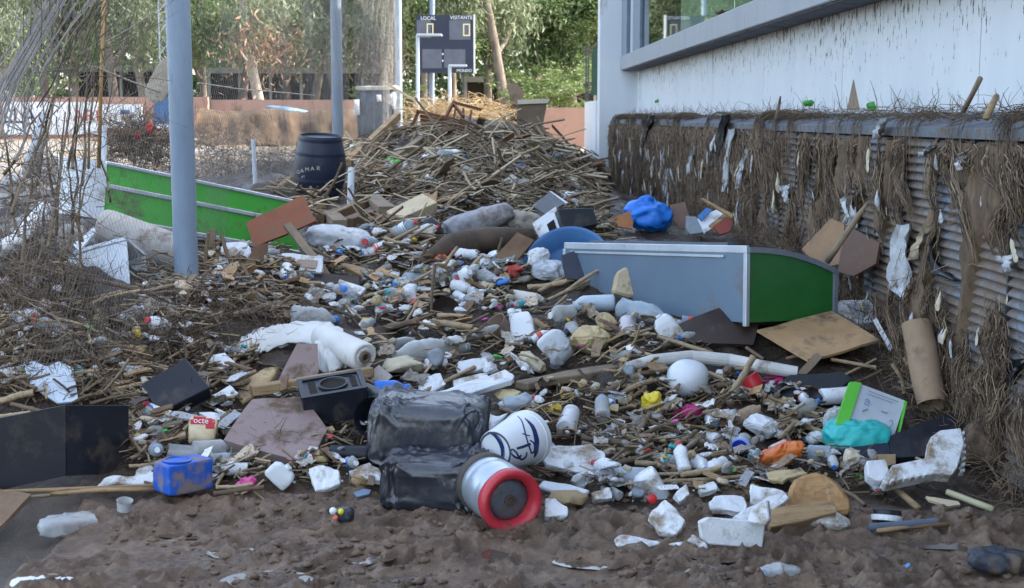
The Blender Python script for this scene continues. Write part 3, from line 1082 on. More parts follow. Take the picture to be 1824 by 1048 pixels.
# tarp covered box
tb = empty('wrapped_container', W(670, 240, 36), 'dark blue grey plastic wrapped container with white scuffs left of the third pole', 'container')
tarp = mat('dark_tarp', '3b434e', '59616b', scale=4, rough=.4, bump=.6, bscale=9, dirt=.3, dcol='8a8a88', dscale=3)
part(tb, 'body', warp(subd(bev(bxw(636, 703, 160, 250, 36, 1.0), .08, 2), 3), .05, 3, 4), tarp, smooth=True)
part(tb, 'lid', warp(subd(bxw(634, 706, 153, 160, 35.95, 1.05), 3), .03, 4, 5), mat('tarp_lid', 'a8a59c', 'c4c2b8', rough=.6), smooth=True)
for i_, q_ in enumerate(((630, 640, 178, 206), (671, 678, 169, 181), (698, 703, 165, 195))):
    part(tb, 'scuff', warp(subd(bxw(*q_, 35.9, .08), 2), .03, 6, i_), white_b, smooth=True)

# half buried blue and white shell
c = W(515, 198, 43.4)
q = ico(3, (.8, .28, .13))
one('plastic_shell', warp(q, .03, 2, 1), mat('blue_white_shell', '44627f', '8ea6ba', scale=2.2, rough=.35, stretch=(.4, 1, 3)), 'blue and white curved plastic hull half sunk on the muddy bank', 'hull', M=Matrix.Translation(c) @ Matrix.Rotation(R(8), 4, 'Y'), smooth=True)

# ------------------------------------------------------------------ scoreboard
YS = 52
sb = empty('scoreboard', W(792, 190, YS), 'dark navy electronic scoreboard with home and visitor panels on two posts', 'scoreboard')
sbn = mat('scoreboard_navy', '1d2233', '252b3d', scale=1, rough=.45, bump=.02)
part(sb, 'cabinet', bxw(740, 843, 27, 130, YS, .3), sbn)
part(sb, 'sunlit_edge', bxw(843.2, 846, 26, 130, YS - .01, .34), mat('sunlit_metal', 'c9ccd0', rough=.4, metal=.3))  # pale strip painted for the sun catching the cabinet's right side
pan = mat('display_grey', '4a4f59', '5a5f69', scale=2, rough=.5)
for r in ((742, 792 - 24, 36, 68), (800, 838, 36, 71), (752, 787, 88, 122), (791, 829, 88, 121)):
    part(sb, 'display', bxw(*r, YS - .02, .015), pan)
wl = mat('white_print', 'd5d8da', rough=.5, bump=0)
lettering(sb, 'LOCAL', 763, 32.5, YS - .02, 6.2, wl, 26)
lettering(sb, 'VISITANTE', 821.5, 31.5, YS - .02, 6.2, wl, 39)
lettering(sb, 'MONDO', 827, 126, YS - .02, 5, wl, 26)
dg = mat('digit_cream', 'cfc79a', rough=.5, bump=0)
for cx, cy, ww, hh in ((832 - 1, 53.5, 12.5, 22), (766, 52, 12, 20)):
    e_ = 2.2
    part(sb, 'digit', [bxw(cx - ww / 2, cx + ww / 2, cy - hh / 2, cy - hh / 2 + e_, YS - .035, .012), bxw(cx - ww / 2, cx + ww / 2, cy + hh / 2 - e_, cy + hh / 2, YS - .035, .012),
                       bxw(cx - ww / 2, cx - ww / 2 + e_, cy - hh / 2 + e_, cy + hh / 2 - e_, YS - .035, .012), bxw(cx + ww / 2 - e_, cx + ww / 2, cy - hh / 2 + e_, cy + hh / 2 - e_, YS - .035, .012)], dg)
part(sb, 'colon', [bxw(787.5, 790, 95, 98, YS - .03, .012), bxw(787.5, 790, 107, 110, YS - .03, .012)], wl)
for u in (763, 826):
    part(sb, 'post', bxw(u - 2, u + 2, 130.3, 250, YS + .05, .15), mat('dark_post', '3b3d42', rough=.5))

# short floodlight style posts with a flat head
for (up, vt, vb, u0, u1, Y, lab) in ((744, 62, 205, 742, 786, 44, 'pale grey post with a flat horizontal head, taller of the two below the scoreboard'), (801, 117, 205, 799, 831, 48, 'pale grey post with a flat horizontal head, shorter one right of the other')):
    e = empty('flat_head_post', W(up, vb, Y), lab, 'post')
    r = px(3.2, Y)
    part(e, 'shaft', tube([tuple(W(up, vb + 30, Y)), tuple(W(up, vt + 1, Y))], r, 12), mat('pale_post', 'a9b7c4', 'b7c3ce', rough=.4), smooth=True, auto=40)
    part(e, 'head', [bxw(u0, u1, vt - 2, vt + 1, Y - .3, .6)], mat('pale_post', 'a9b7c4'))

# lattice mast
YL = 46
e = empty('lattice_mast', W(295, 200, YL), 'thin grey lattice mast just left of the nearest pole', 'mast')
m_ = mat('mast_grey', '7f8894', '8f98a3', rough=.5, metal=.3)
cs = [W(285, 112, YL), W(304, 112, YL), W(294, 112, YL)]
x0, x1 = cs[0].x, cs[1].x
cor = [(x0, YL), (x1, YL), ((x0 + x1) / 2, YL + .3)]
part(e, 'chord', [tube([(x, y, 1.3), (x, y, 9)], .025, 6) for x, y in cor], m_)
br = []
z = 1.5; k = 0
while z < 8.9:
    for i in range(3):
        a = cor[i]; c = cor[(i + 1) % 3]
        br.append(tube([(a[0], a[1], z if k % 2 else z + .35), (c[0], c[1], z + .35 if k % 2 else z)], .012, 4))
    z += .35; k += 1
part(e, 'bracing', br, m_)

# dark green screen and thin dark posts by the building end
gs = empty('green_screen', W(1062, 190, 43), 'dark green rounded screen beside the white pillar', 'screen')
part(gs, 'panel', slab([W(u, v, 43) for u, v in ((1054, 170), (1054, 100), (1057, 86), (1064, 76), (1080, 72), (1080, 170))], .06), mat('dark_green', '1f3f33', rough=.6))
part(gs, 'post', [bxw(1043, 1045, 82, 190, 42.9, .05), bxw(1047, 1049, 82, 190, 42.9, .05)], mat('dark_post', '3b3d42'))

# slim reed mound on the crest and the far trunk snags
def straw_stuff(name, label, n, cen, ext, ln, rad, cols, sd=0, up=.3, flat=1.0):
    rg = np.random.default_rng(sd)
    c = np.asarray(cen) + rg.normal(0, 1, (n, 3)) * np.asarray(ext)
    d = rg.normal(0, 1, (n, 3)); d[:, 2] = np.abs(d[:, 2]) * up
    d /= np.linalg.norm(d, axis=1, keepdims=True)
    L_ = ln * (.4 + rg.random(n))
    k = 4
    s = np.linspace(-.5, .5, k)
    P = c[:, None] + d[:, None] * (s[None, :, None] * L_[:, None, None])
    cv = rg.normal(0, .12, (n, 1, 3)) * L_[:, None, None]
    P = P + cv * (4 * s ** 2 - .5)[None, :, None]
    V, Q = strands(P, np.broadcast_to(rad * (.5 + rg.random((n, 1))), (n, k)))
    o = rawobj(name, V, Q, cols)
    return tag(o, label, None, kind='stuff')


def strawmat(name, a, b_, c_):
    m = bpy.data.materials.new(name); m.use_nodes = True
    t = m.node_tree; N = t.nodes; L = t.links; b = N['Principled BSDF']; b.inputs['Roughness'].default_value = .8
    ge = N.new('ShaderNodeNewGeometry'); r = N.new('ShaderNodeValToRGB'); r.color_ramp.elements.new(.55)
    for e_, c in zip(r.color_ramp.elements, (a, b_, c_)): e_.color = lin(c)
    L.new(ge.outputs['Random Per Island'], r.inputs[0]); L.new(r.outputs[0], b.inputs['Base Color'])
    return m


straw_far = strawmat('pale_straw', '6e5c45', 'a08862', 'c9b48c')
straw_brown = strawmat('brown_straw', '3d3024', '6b563f', '9a8160')
cc = W(815, 206, 37)
straw_stuff('reed_mound', 'pale mound of broken reeds behind the wooden bench', 1500, cc, (.7, .8, .2), .7, .005, straw_far, 3, .4)

# dense far wood closing the view behind the back row
rgw = np.random.default_rng(44)
nw = 26000
xw = rgw.uniform(-75, 22, nw); yw = rgw.uniform(98, 108, nw)
top = 7 + 4 * fbm(xw * .16, yw * 0, 3, 8)
zw_ = 1.6 + (top + 3) * rgw.random(nw) ** .8
C = np.stack([xw, yw, zw_], -1)
a_ = rgw.normal(0, 1, (nw, 3)); a_ /= np.linalg.norm(a_, axis=1, keepdims=True)
s_ = np.cross(a_, rgw.normal(0, 1, (nw, 3))); s_ /= np.linalg.norm(s_, axis=1, keepdims=True)
l_ = .5 + .6 * rgw.random((nw, 1))
V = np.stack([C - a_ * l_ / 2, C + s_ * l_ * .25, C + a_ * l_ / 2, C - s_ * l_ * .25], 1).reshape(-1, 3)
tag(rawobj('far_wood', V, np.arange(nw * 4).reshape(-1, 4), LM['oak']), 'far dark wood closing the view behind the trees', None, kind='stuff')

# ------------------------------------------------------------------ the heap: materials and builders
foam = mat('styrofoam', 'ccd0d2', 'dfe2e4', scale=6, rough=.7, bump=.5, bscale=90, dirt=.42, dcol='8a7a66', dscale=5, rnd=.06)
hdpe = mat('white_plastic', 'cfd4d8', 'dde1e4', scale=3, rough=.35, bump=.08, bscale=12, dirt=.34, dcol='93836f', dscale=6, rnd=.05)
pet = mat('clear_plastic', 'b4b9ba', 'd0d3d2', scale=5, rough=.14, bump=.5, bscale=18, dirt=.28, dcol='86755f', dscale=5, clear=.58, rnd=.06)
petb = mat('clear_blue_plastic', '9fb2c0', 'bfcdd6', scale=5, rough=.14, bump=.5, bscale=18, dirt=.2, dcol='86755f', dscale=5, clear=.55)
tan_wood = mat('tan_wood', '8a7152', 'b0946d', scale=3, rough=.75, bump=.3, bscale=30, stretch=(1, 1, 8), dirt=.39, dscale=4)
brown_wood = mat('brown_wood', '5a4331', '80634a', scale=3, rough=.75, bump=.4, bscale=25, dirt=.44, dscale=4)
grey_wood = mat('weathered_wood', '6d6052', '94826c', scale=4, rough=.85, bump=.5, bscale=24, dirt=.3, dscale=4, rnd=.15)
pale_wood = mat('pale_timber', 'b9a888', 'd2c3a2', scale=4, rough=.7, bump=.25, bscale=24, dirt=.22, dscale=4)
ply = mat('plywood', 'a17f5a', 'bd9b72', scale=2.5, rough=.65, bump=.15, bscale=30, dirt=.34, dscale=3)
redbrown = mat('red_brown_board', '7a4a33', '94593d', scale=3, rough=.6, bump=.12, bscale=20, dirt=.36, dscale=3)
orangeb = mat('orange_brown_board', 'a0683f', 'b57a4c', scale=3, rough=.6, bump=.1, dirt=.15, dscale=4)
mauve = mat('mauve_laminate', '7d6a66', '8f7d79', scale=2, rough=.42, bump=.1, bscale=14, dirt=.46, dcol='5d4c3d', dscale=4)
blackb = mat('black_laminate', '171a22', '20242e', scale=2, rough=.42, bump=.08, dirt=.28, dcol='4f463e', dscale=2.5)
darkw = mat('dark_stained_board', '2c221c', '3a2e26', scale=3, rough=.5, bump=.15, dirt=.2, dscale=4)
card = mat('cardboard', '86705a', 'a08a70', scale=3, rough=.85, bump=.3, dirt=.45, dscale=3)
stone = mat('pale_stone', 'b5aa92', 'cfc6ae', scale=5, rough=.9, bump=.8, bscale=22, dirt=.3, dscale=4, rnd=.12)
stone_y = mat('yellow_stone', 'b3a077', 'cdbb92', scale=5, rough=.9, bump=.7, bscale=22, dirt=.25, dscale=4, rnd=.1)
blackbag = mat('black_bin_bag', '1b1f27', '2a303b', scale=3, rough=.32, bump=.35, bscale=12, stretch=(1.6, 1, .7), dirt=.15, dcol='6d655c', dscale=3, spec=.9, bdist=.02)
silver = mat('aluminium_rail', 'b4bcc6', 'c6cdd5', rough=.35, metal=.5, bump=.04, dirt=.15, dscale=6)
MC = {}


def pm(hexc, rough=.4, dirt=.2, bump=.15, clear=0):
    k = 'plain_' + hexc + str(clear)
    if k not in MC:
        r, g, b = (int(hexc[i:i + 2], 16) for i in (0, 2, 4))
        c2 = '%02x%02x%02x' % tuple(min(255, int(x * 1.12 + 6)) for x in (r, g, b))
        MC[k] = mat('paint_' + hexc + ('_clear' if clear else ''), hexc, c2, scale=4, rough=rough, bump=bump, bscale=16, dirt=dirt, dcol='7b6a58', dscale=5, clear=clear)
    return MC[k]


CAM = Vector((0, 0, CAMZ))


def nrm(a, yaw=0, roll=0):
    """normal of a plane: a = 0 lies flat, 90 faces the camera; yaw turns it about the upright, roll leans it sideways"""
    n = Vector((0, -math.sin(R(a)), math.cos(R(a))))
    n = Matrix.Rotation(R(roll), 3, 'Y') @ n
    return Matrix.Rotation(R(yaw), 3, 'Z') @ n


def hit(u, v, P0, n):
    d = W(u, v, 1.0) - CAM
    return CAM + d * (n.dot(P0 - CAM) / n.dot(d))


def tr(pts, anchor, a=20, yaw=0, roll=0, t=.03, lift=0.02, bevel=0.0, back=None, Y=None):
    """solid whose front is the outline pts, on a plane through the ground point seen at anchor"""
    P0 = W(anchor[0], anchor[1], Y) if Y else G(*anchor, lift)
    n = nrm(a, yaw, roll)
    P = [hit(u, v, P0, n) for u, v in pts]
    sh = slab(P, t, back if back is not None else -n)
    return bev(sh, bevel) if bevel else sh


def board(name, label, cat, m, pts, anchor, **k):
    sh = tr(pts, anchor, **k)
    if m is foam or m in (hdpe, stone_y):
        sh = warp(warp(subd(sh, 3), .014, 8, len(ALLT)), .009, 28, len(ALLT))
    elif k.get('t', .03) >= .012:
        sh = warp(warp(subd(sh, 3), .012, 3, len(ALLT)), .004, 14, len(ALLT))
    return one(name, sh, m, label, cat)


def rocksh(rx, ry, rz, seed, n=22, sub=1, rough=.1):
    rnd = random.Random(seed)
    P = []
    for i in range(n):
        d = Vector((rnd.gauss(0, 1), rnd.gauss(0, 1), rnd.gauss(0, 1))).normalized() * rnd.uniform(.85, 1.1)
        P.append((d.x * rx, d.y * ry, d.z * rz))
    sh = bev(hull(P), min(rx, ry, rz) * .14, 2, 12)
    return warp(subd(sh, 2), min(rx, ry, rz) * rough, 3 / max(rx, rz), seed)


def lump(name, label, cat, m, u, v, w, h, vb=None, seed=1, dep=None, yaw=0, smooth=False, rough=.1, lift=0, group=None, n=22, roll=0):
    Y = G(u, vb or v + h * .4).y
    p = W(u, v, Y) + Vector((0, px(w, Y) * .25, lift))
    rx, rz = px(w, Y) / 2, px(h, Y) / 2
    sh = rocksh(rx, dep or (rx + rz) * .6, rz, seed, n, rough=rough)
    return one(name, sh, m, label, cat, M=place(p, yaw, 0, roll), smooth=smooth, auto=35 if smooth else None, group=group)


def sq(rx, ry, rz, e1=.4, e2=.4, nu=56, nv=30):
    """superquadric"""
    f = lambda c, e: math.copysign(abs(c) ** e, c)
    vs = []; fs = []
    for j in range(nv + 1):
        a = -math.pi / 2 + math.pi * j / nv
        for i in range(nu):
            b_ = 2 * math.pi * i / nu
            vs.append((rx * f(math.cos(a), e1) * f(math.cos(b_), e2), ry * f(math.cos(a), e1) * f(math.sin(b_), e2), rz * f(math.sin(a), e1)))
    for j in range(nv):
        for i in range(nu):
            k = (i + 1) % nu
            fs.append((j * nu + i, j * nu + k, (j + 1) * nu + k, (j + 1) * nu + i))
    return vs, fs


def wrinkle(sh, amp, sc, seed, st=(1, 1, 1)):
    """creased skin: ridged noise pushed along the outward direction"""
    c = Vector(np.array(sh[0]).mean(0))
    out = []
    for p in sh[0]:
        p = Vector(p); q = Vector((p.x * st[0], p.y * st[1], p.z * st[2])) * sc + Vector((seed * 3.7, seed, seed * 9.1))
        w_ = mnoise.noise_vector(q * .6) * .8
        r = 1 - abs(mnoise.noise(q + w_)) * 2
        r2 = 1 - abs(mnoise.noise(q * 2.3 + w_ * 2)) * 2
        d = (p - c)
        d = d.normalized() if d.length > 0 else d
        out.append(tuple(p + d * amp * (r * .7 + r2 * .35 - .5) + mnoise.noise_vector(q * .35) * amp * .9))
    return out, sh[1]


def sack(name, label, cat, m, u, v, w, h, vb, dep=None, e=.5, amp=.03, sc=6, seed=1, yaw=0, roll=0, rx=0, st=(1, 1, 1), e1=None):
    Y = G(u, vb).y
    rw, rh = px(w, Y) / 2, px(h, Y) / 2
    dd = dep or rw * .7
    p = W(u, v, Y) + Vector((0, dd * .5, 0))
    return one(name, wrinkle(sq(rw, dd, rh, e1 or e, e, 88, 48), amp, sc, seed, st), m, label, cat, M=place(p, yaw, rx, roll), smooth=True)


BP = {
    'water': [(0, .0), (.55, 0), (.85, .012), (1, .05), (1, .16), (.93, .2), (1, .24), (1, .34), (.93, .38), (1, .42), (1, .5), (.94, .54), (1, .58), (1, .70), (.8, .80), (.45, .88), (.34, .91), (.34, .95), (0, .95)],
    'ribbed': [(0, 0), (.8, 0), (1, .04)] + [(1 if i % 2 else .92, .08 + .05 * i) for i in range(11)] + [(1, .66), (.9, .76), (.55, .86), (.36, .9), (.36, .95), (0, .95)],
    'round': [(0, 0), (.8, 0), (.97, .03), (1, .08), (1, .72), (.9, .8), (.6, .87), (.4, .9), (.4, .95), (0, .95)],
    'tub': [(0, 0), (.9, 0), (1, .04), (1, .9), (.96, .95), (0, .95)],
    'flask': [(0, 0), (.85, 0), (1, .05), (1, .6), (.85, .7), (.5, .84), (.42, .88), (.42, .95), (0, .95)],
}


def bottle(label, kind, a, b_, r, m=None, capm=None, lift=None, sqz=1.0, name='bottle', cat='bottle', group=None, seed=1, dent=.08, a_lift=None, n=22):
    """a bottle lying with its base at picture point a and its neck at b_; r in metres"""
    l = r * .8 if lift is None else lift
    p1 = G(a[0], a[1], l if a_lift is None else a_lift); p2 = G(b_[0], b_[1], l)
    mx_ = px(math.hypot(a[0] - b_[0], a[1] - b_[1]), p1.y) * 1.6 + r
    if (p2 - p1).length > mx_:
        p2 = p1 + (p2 - p1).normalized() * mx_
    Ln = (p2 - p1).length
    M = axis(p1, p2)
    prof = [(max(q * r, .0005), s * Ln) for q, s in BP[kind]]
    e = empty(name, (p1 + p2) / 2 - Vector((0, 0, r)), label, cat, group)
    sh = lathe(prof, n, False)
    sh = [(x, y * sqz, z) for x, y, z in sh[0]], sh[1]
    sh = warp(sh, r * dent * 2, 5 / max(Ln, .1), seed)
    part(e, 'body', sh, m or pet, M, smooth=True, auto=50)
    if capm:
        rn = BP[kind][-2][0] * r * 1.12
        part(e, 'cap', lathe([(.001, Ln * .945), (rn, Ln * .945), (rn, Ln * 1.03), (rn * .9, Ln * 1.045), (.001, Ln * 1.045)], 16, False), capm, M, smooth=True, auto=40)
    return e


def jerry(label, a, b_, wpx, m=None, capm=None, lift=.05, depth=.6, handle=True, spin=0, seed=1, name='jerrycan', cat='jerrycan', nk=.3):
    """jerrycan: base centre at a, shoulder end at b_, width wpx"""
    p1 = G(a[0], a[1], lift); p2 = W(b_[0], b_[1], p1.y + (b_[2] if len(b_) > 2 else 0))
    Ln = (p2 - p1).length; wd = px(wpx, p1.y)
    M = axis(p1, p2, (0, -1, 0)) @ Matrix.Rotation(R(spin), 4, 'Z')
    e = empty(name, p1, label, cat)
    h = sq(wd / 2, wd * depth / 2, Ln * .5, .28, .34, 40, 30)
    vs = []
    for x, y, z in h[0]:
        k = z / (Ln * .5)
        s = 1 - .35 * max(0, k - .45) / .55
        vs.append((x * s - (1 - s) * wd * .15, y * s, z + Ln * .5))
    part(e, 'body', warp((vs, h[1]), wd * .02, 6 / wd, seed), m or hdpe, M, smooth=True, auto=60)
    z = Ln
    part(e, 'neck', lathe([(.13 * wd, -.1 * wd), (.13 * wd, .1 * wd)], 16), m or hdpe, M @ Matrix.Translation((-wd * nk, 0, z)), smooth=True, auto=40)
    if capm:
        part(e, 'cap', lathe([(.17 * wd, .03 * wd), (.17 * wd, .2 * wd), (.14 * wd, .22 * wd)], 16), capm, M @ Matrix.Translation((-wd * nk, 0, z)), smooth=True, auto=40)
    if handle:
        hp = [(-wd * .05, 0, z * .93), (-wd * .02, 0, z + wd * .13), (wd * .22, 0, z + wd * .13), (wd * .40, 0, z * .9), (wd * .44, 0, z * .7)]
        part(e, 'handle', tube(hp, wd * .075, 10), m or hdpe, M, smooth=True)
    return e


from mathutils.bvhtree import BVHTree


def bvh(mb_or_sh, M=None):
    vs = [M @ Vector(p) if M is not None else Vector(p) for p in mb_or_sh[0]]
    return BVHTree.FromPolygons(vs, [list(f) for f in mb_or_sh[1]])


def decal(par, name, polys, tree_, m, off=.0025, fallback=None):
    """flat marks given by picture outline, wrapped onto the surface in tree_"""
    mb = MB()
    for vs, fs in polys:
        out = []; ok = True
        for u, v in vs:
            d = (W(u, v, 1.0) - CAM).normalized()
            loc, n, i, dist = tree_.ray_cast(CAM, d)
            if loc is None:
                ok = False; out.append(None); continue
            out.append(loc - d * off)
        fs2 = [f for f in fs if all(out[i] is not None for i in f)]
        if fs2:
            out = [o if o is not None else next(q for q in out if q is not None) for o in out]
            mb.add((out, fs2))
    if mb.f:
        return part(par, name, mb, m)


def ribbon(pts, wd, n=6):
    """stroke through picture points, a strip of quads; wd number or list"""
    P = [Vector((x, y, 0)) for x, y in pts]
    Q = []
    k = len(P)
    for i in range(k - 1):
        p0 = P[max(i - 1, 0)]; p1 = P[i]; p2 = P[i + 1]; p3 = P[min(i + 2, k - 1)]
        for j in range(n):
            t_ = j / n
            Q.append(.5 * ((2 * p1) + (p2 - p0) * t_ + (2 * p0 - 5 * p1 + 4 * p2 - p3) * t_ ** 2 + (3 * p1 - p0 - 3 * p2 + p3) * t_ ** 3))
    Q.append(P[-1])
    vs = []; fs = []
    for i, q in enumerate(Q):
        d = (Q[min(i + 1, len(Q) - 1)] - Q[max(i - 1, 0)]).normalized()
        s = Vector((-d.y, d.x, 0))
        f = i / (len(Q) - 1) * (len(wd) - 1) if isinstance(wd, (list, tuple)) else 0
        w_ = wd if not isinstance(wd, (list, tuple)) else wd[int(f)] + (wd[min(int(f) + 1, len(wd) - 1)] - wd[int(f)]) * (f - int(f))
        vs += [tuple((q + s * w_ / 2)[:2]), tuple((q - s * w_ / 2)[:2])]
    for i in range(len(Q) - 1): fs.append((2 * i, 2 * i + 1, 2 * i + 3, 2 * i + 2))
    return vs, fs


def textpx(s, cx, cy, hpx, ang=0, wpx=None, sp=1.0, squash=None):
    sh = text(s, 1, 0, sp)
    a = np.array(sh[0]); mn = a.min(0); mx = a.max(0)
    k = hpx / (mx[1] - mn[1]); kx = wpx / (mx[0] - mn[0]) if wpx else k
    c, s_ = math.cos(R(ang)), math.sin(R(ang))
    vs = []
    for p in a:
        x = (p[0] - (mn[0] + mx[0]) / 2) * kx; y = -(p[1] - (mn[1] + mx[1]) / 2) * k
        vs.append((cx + x * c - y * s_, cy + x * s_ + y * c))
    return vs, sh[1]


# ------------------------------------------------------------------ the heap: large things
def axes(o, x, z, square=True):
    """orthonormal frame from points: corner o, along x, up z"""
    O = W(*o); X = W(*x) - O; Z = W(*z) - O
    lx, lz = X.length, Z.length
    X.normalize()
    Z = (Z - X * X.dot(Z)).normalized() if square else Z.normalized()
    Yv = Z.cross(X).normalized()
    M = Matrix.Identity(4)
    for i, q in enumerate((X, Yv, Z)): M.col[i][:3] = q
    M.translation = O
    return M, lx, lz


# green and white stall counter on the left
green = mat('green_panel_gloss', '47a040', '52ac4a', scale=1.5, rough=.35, bump=.05, dirt=.28, dcol='5a5a45', dscale=3)
M, lx, lz = axes((178, 388, 12.3), (530, 452, 13.4), (184, 289, 12.35), False)
c1 = empty('stall_counter', M @ Vector((lx / 2, .2, 0)), 'green and white stall counter leaning behind the nearest pole', 'counter')
part(c1, 'green_panel', bx(.035, lx, .0, .03, .63 * lz, .965 * lz), green, M)
part(c1, 'green_panel', bx(.035, lx, .0, .03, .06 * lz, .55 * lz), green, M)
for z0, z1 in ((.965, 1.03), (.55, .63), (-.03, .06)):
    part(c1, 'rail', bx(.03, lx + .02, -.02, .035, z0 * lz, z1 * lz, .006), silver, M)
ep = [(-.16 * math.cos(a) * 1, .5 * math.sin(a)) for a in np.linspace(0, math.pi / 2, 8)]
endp = MB()
out = [(0.03, -.015), (-.04, -.012)] + [(-.04 - .20 * math.sin(a), .18 - .19 * math.cos(a)) for a in np.linspace(.15, math.pi / 2, 7)] + [(-.24, .6), (.03, .6)]
endp.add(prism(out, lz * 1.03), M @ Matrix.Translation((0, 0, -.03 * lz)))
part(c1, 'white_end', endp, mat('white_enamel', 'c2cad2', 'd0d7dc', rough=.4, dirt=.22, dscale=3), smooth=True, auto=30)
part(c1, 'body', bx(.03, lx, .032, .58, .0, lz * .98), mat('counter_body', 'b0b6bb', rough=.6, dirt=.3), M)

# grey counter with the green end on the right
M, lx, lz = axes((1330, 582, 10.3), (1006, 552, 12.4), (1341, 441, 10.3))
M2 = M.copy()
c2 = empty('stall_counter', M @ Vector((lx / 2, -.4, 0)), 'grey sided stall counter with a dark green rounded end lying on the right', 'counter')
greyp = mat('grey_panel', '5b6d7f', '66798b', scale=1.2, rough=.4, bump=.06, dirt=.30, dcol='6c6359', dscale=2)
# in this frame y points away from the green end's depth direction; find its sign
sgn = 1 if (M.col[1].xyz.y > 0) else -1
dp = .95 * sgn
y0, y1 = (0, dp) if sgn > 0 else (dp, 0)
part(c2, 'grey_panel', bx(.03, lx - .03, -.012 if sgn > 0 else -.01, .01 if sgn > 0 else .012, .03, lz - .05), greyp, M)
part(c2, 'rail', [bx(0, lx, -.018, .014, lz - .05, lz + .01, .005)], silver, M)
part(c2, 'rail', [bx(.25, lx - .12, -.026 if sgn > 0 else .014, -.018 if sgn > 0 else .026, lz - .085, lz - .066)], silver, M)
part(c2, 'corner_post', [bx(-.012, .028, -.02, .02, 0, lz - .05, .004)], silver, M)
part(c2, 'corner_post', [bx(lx - .028, lx + .012, -.02, .02, 0, lz - .05, .004)], silver, M)
# rounded end: quarter drum outline in the end plane (depth, height)
dd = abs(dp)
arc = [(dd * s, lz * (1 - .30 * s ** 2.1)) for s in np.linspace(0.01, 1, 12)]
outl = [(0.01, .03)] + [(d_, h_ - .045) for d_, h_ in arc] + [(dd, .03)]
gm_ = MB()
vs = [(x, sgn * d_, h_) for x in (.0, .028) for d_, h_ in outl]
n = len(outl)
gm_.add((vs, [list(range(n)), list(range(n, 2 * n))[::-1]] + [(i, n + i, n + (i + 1) % n, (i + 1) % n) for i in range(n)]), M)
part(c2, 'green_end', gm_, mat('dark_green_panel', '27652f', '2d7038', rough=.35, bump=.05, dirt=.2, dcol='4d5540'))
trm = MB()
ro = [(d_, h_) for d_, h_ in arc]; ri = [(d_, h_ - .044) for d_, h_ in arc]
n = len(arc)
vs = [(x, sgn * d_, h_) for x in (-.02, .05) for d_, h_ in ro + ri[::-1]]
m2 = 2 * n
trm.add((vs, [(i, i + 1, m2 - 2 - i, m2 - 1 - i) for i in range(n - 1)] + [(m2 + i, m2 + m2 - 1 - i, m2 + m2 - 2 - i, m2 + i + 1) for i in range(n - 1)] + [(i, m2 + i, m2 + (i + 1) % m2, (i + 1) % m2) for i in range(m2)]), M)
part(c2, 'end_trim', trm, mat('grey_trim', '6f7781', '7e8791', rough=.45, dirt=.2))
part(c2, 'end_trim', bx(-.02, .04, sgn * dd - .01, sgn * dd + .03, .0, lz * .68), mat('grey_trim', '6f7781'), M)
tp = MB()
pr = [(d_, h_ + .004) for d_, h_ in arc]
vs = [(x, sgn * d_, h_) for x in (.05, lx) for d_, h_ in pr] + [(x, sgn * d_, h_ - .03) for x in (.05, lx) for d_, h_ in pr]
fs = []
for i in range(n - 1):
    fs += [(i, i + 1, n + i + 1, n + i), (2 * n + i, 3 * n + i, 3 * n + i + 1, 2 * n + i + 1)]
fs += [(0, n, 3 * n, 2 * n), (n - 1, 3 * n - 1, 4 * n - 1, 2 * n - 1)]
tp.add((vs, fs), M)
part(c2, 'top', tp, mat('counter_top', '4e5a66', '5a6673', rough=.45, dirt=.25))
part(c2, 'top_lip', bx(.3, lx - .3, sgn * .10 - .04, sgn * .10 + .04, lz + .002, lz + .03), mat('counter_top', '4e5a66'), M)
part(c2, 'carcass', bx(.06, lx - .04, min(sgn * .02, sgn * (dd - .03)), max(sgn * .02, sgn * (dd - .03)), .0, lz * .66), dark_void, M)

# keg
pf = W(914, 896, 7.22); pb = Vector((W(862, 858, 7.62).x, 7.62, pf.z + .01))
Mk = axis(pb, pf); Lk = (pf - pb).length; rk = .175
kg = empty('beer_keg', (pf + pb) / 2 - Vector((0, 0, rk)), 'dented steel beer keg with a red rim lying on the mud', 'keg')
steel = mat('keg_steel', 'a9b4bf', 'bac3cc', scale=3, rough=.3, metal=.55, bump=.12, bscale=8, dirt=.22, dscale=4)
part(kg, 'body', lathe([(.12, .015), (.150, .03), (.166, .06), (.172, .12), (.168, .14), (.173, .16), (.173, Lk - .17), (.169, Lk - .155), (.172, Lk - .13), (.168, Lk - .085)], 48), steel, Mk, smooth=True, auto=40)
redr = mat('red_rubber', 'b02c38', 'c03a45', scale=5, rough=.38, bump=.15, dirt=.2, dcol='8d6a58', dscale=6)
ring = [(.168, Lk - .085), (.178, Lk - .075), (.181, Lk - .03), (.176, Lk - .004), (.160, Lk + .004), (.140, Lk - .006), (.124, Lk - .03), (.120, Lk - .06), (.118, Lk - .075)]
part(kg, 'red_rim', warp(lathe(ring, 48, False), .006, 9, 3), redr, Mk, smooth=True)
part(kg, 'back_rim', lathe([(.168, .07), (.178, .06), (.179, .01), (.168, -.01), (.14, -.005), (.13, .02)], 40), mat('dark_rubber', '3f3a36', '59524a', rough=.7, dirt=.4), Mk, smooth=True)
part(kg, 'end_dome', lathe([(.119, Lk - .074), (.116, Lk - .068), (.09, Lk - .06), (.05, Lk - .055), (.001, Lk - .053)], 40), mat('keg_dark_steel', '59606a', '727a84', scale=5, rough=.45, metal=.5, dirt=.35, dcol='6a5a4a', dscale=7), Mk, smooth=True)
part(kg, 'valve', lathe([(.031, Lk - .056), (.031, Lk - .04), (.022, Lk - .038), (.02, Lk - .048), (.001, Lk - .048)], 20), mat('valve_rust', '4b433c', '6a5d50', rough=.6, metal=.4), Mk, smooth=True, auto=40)
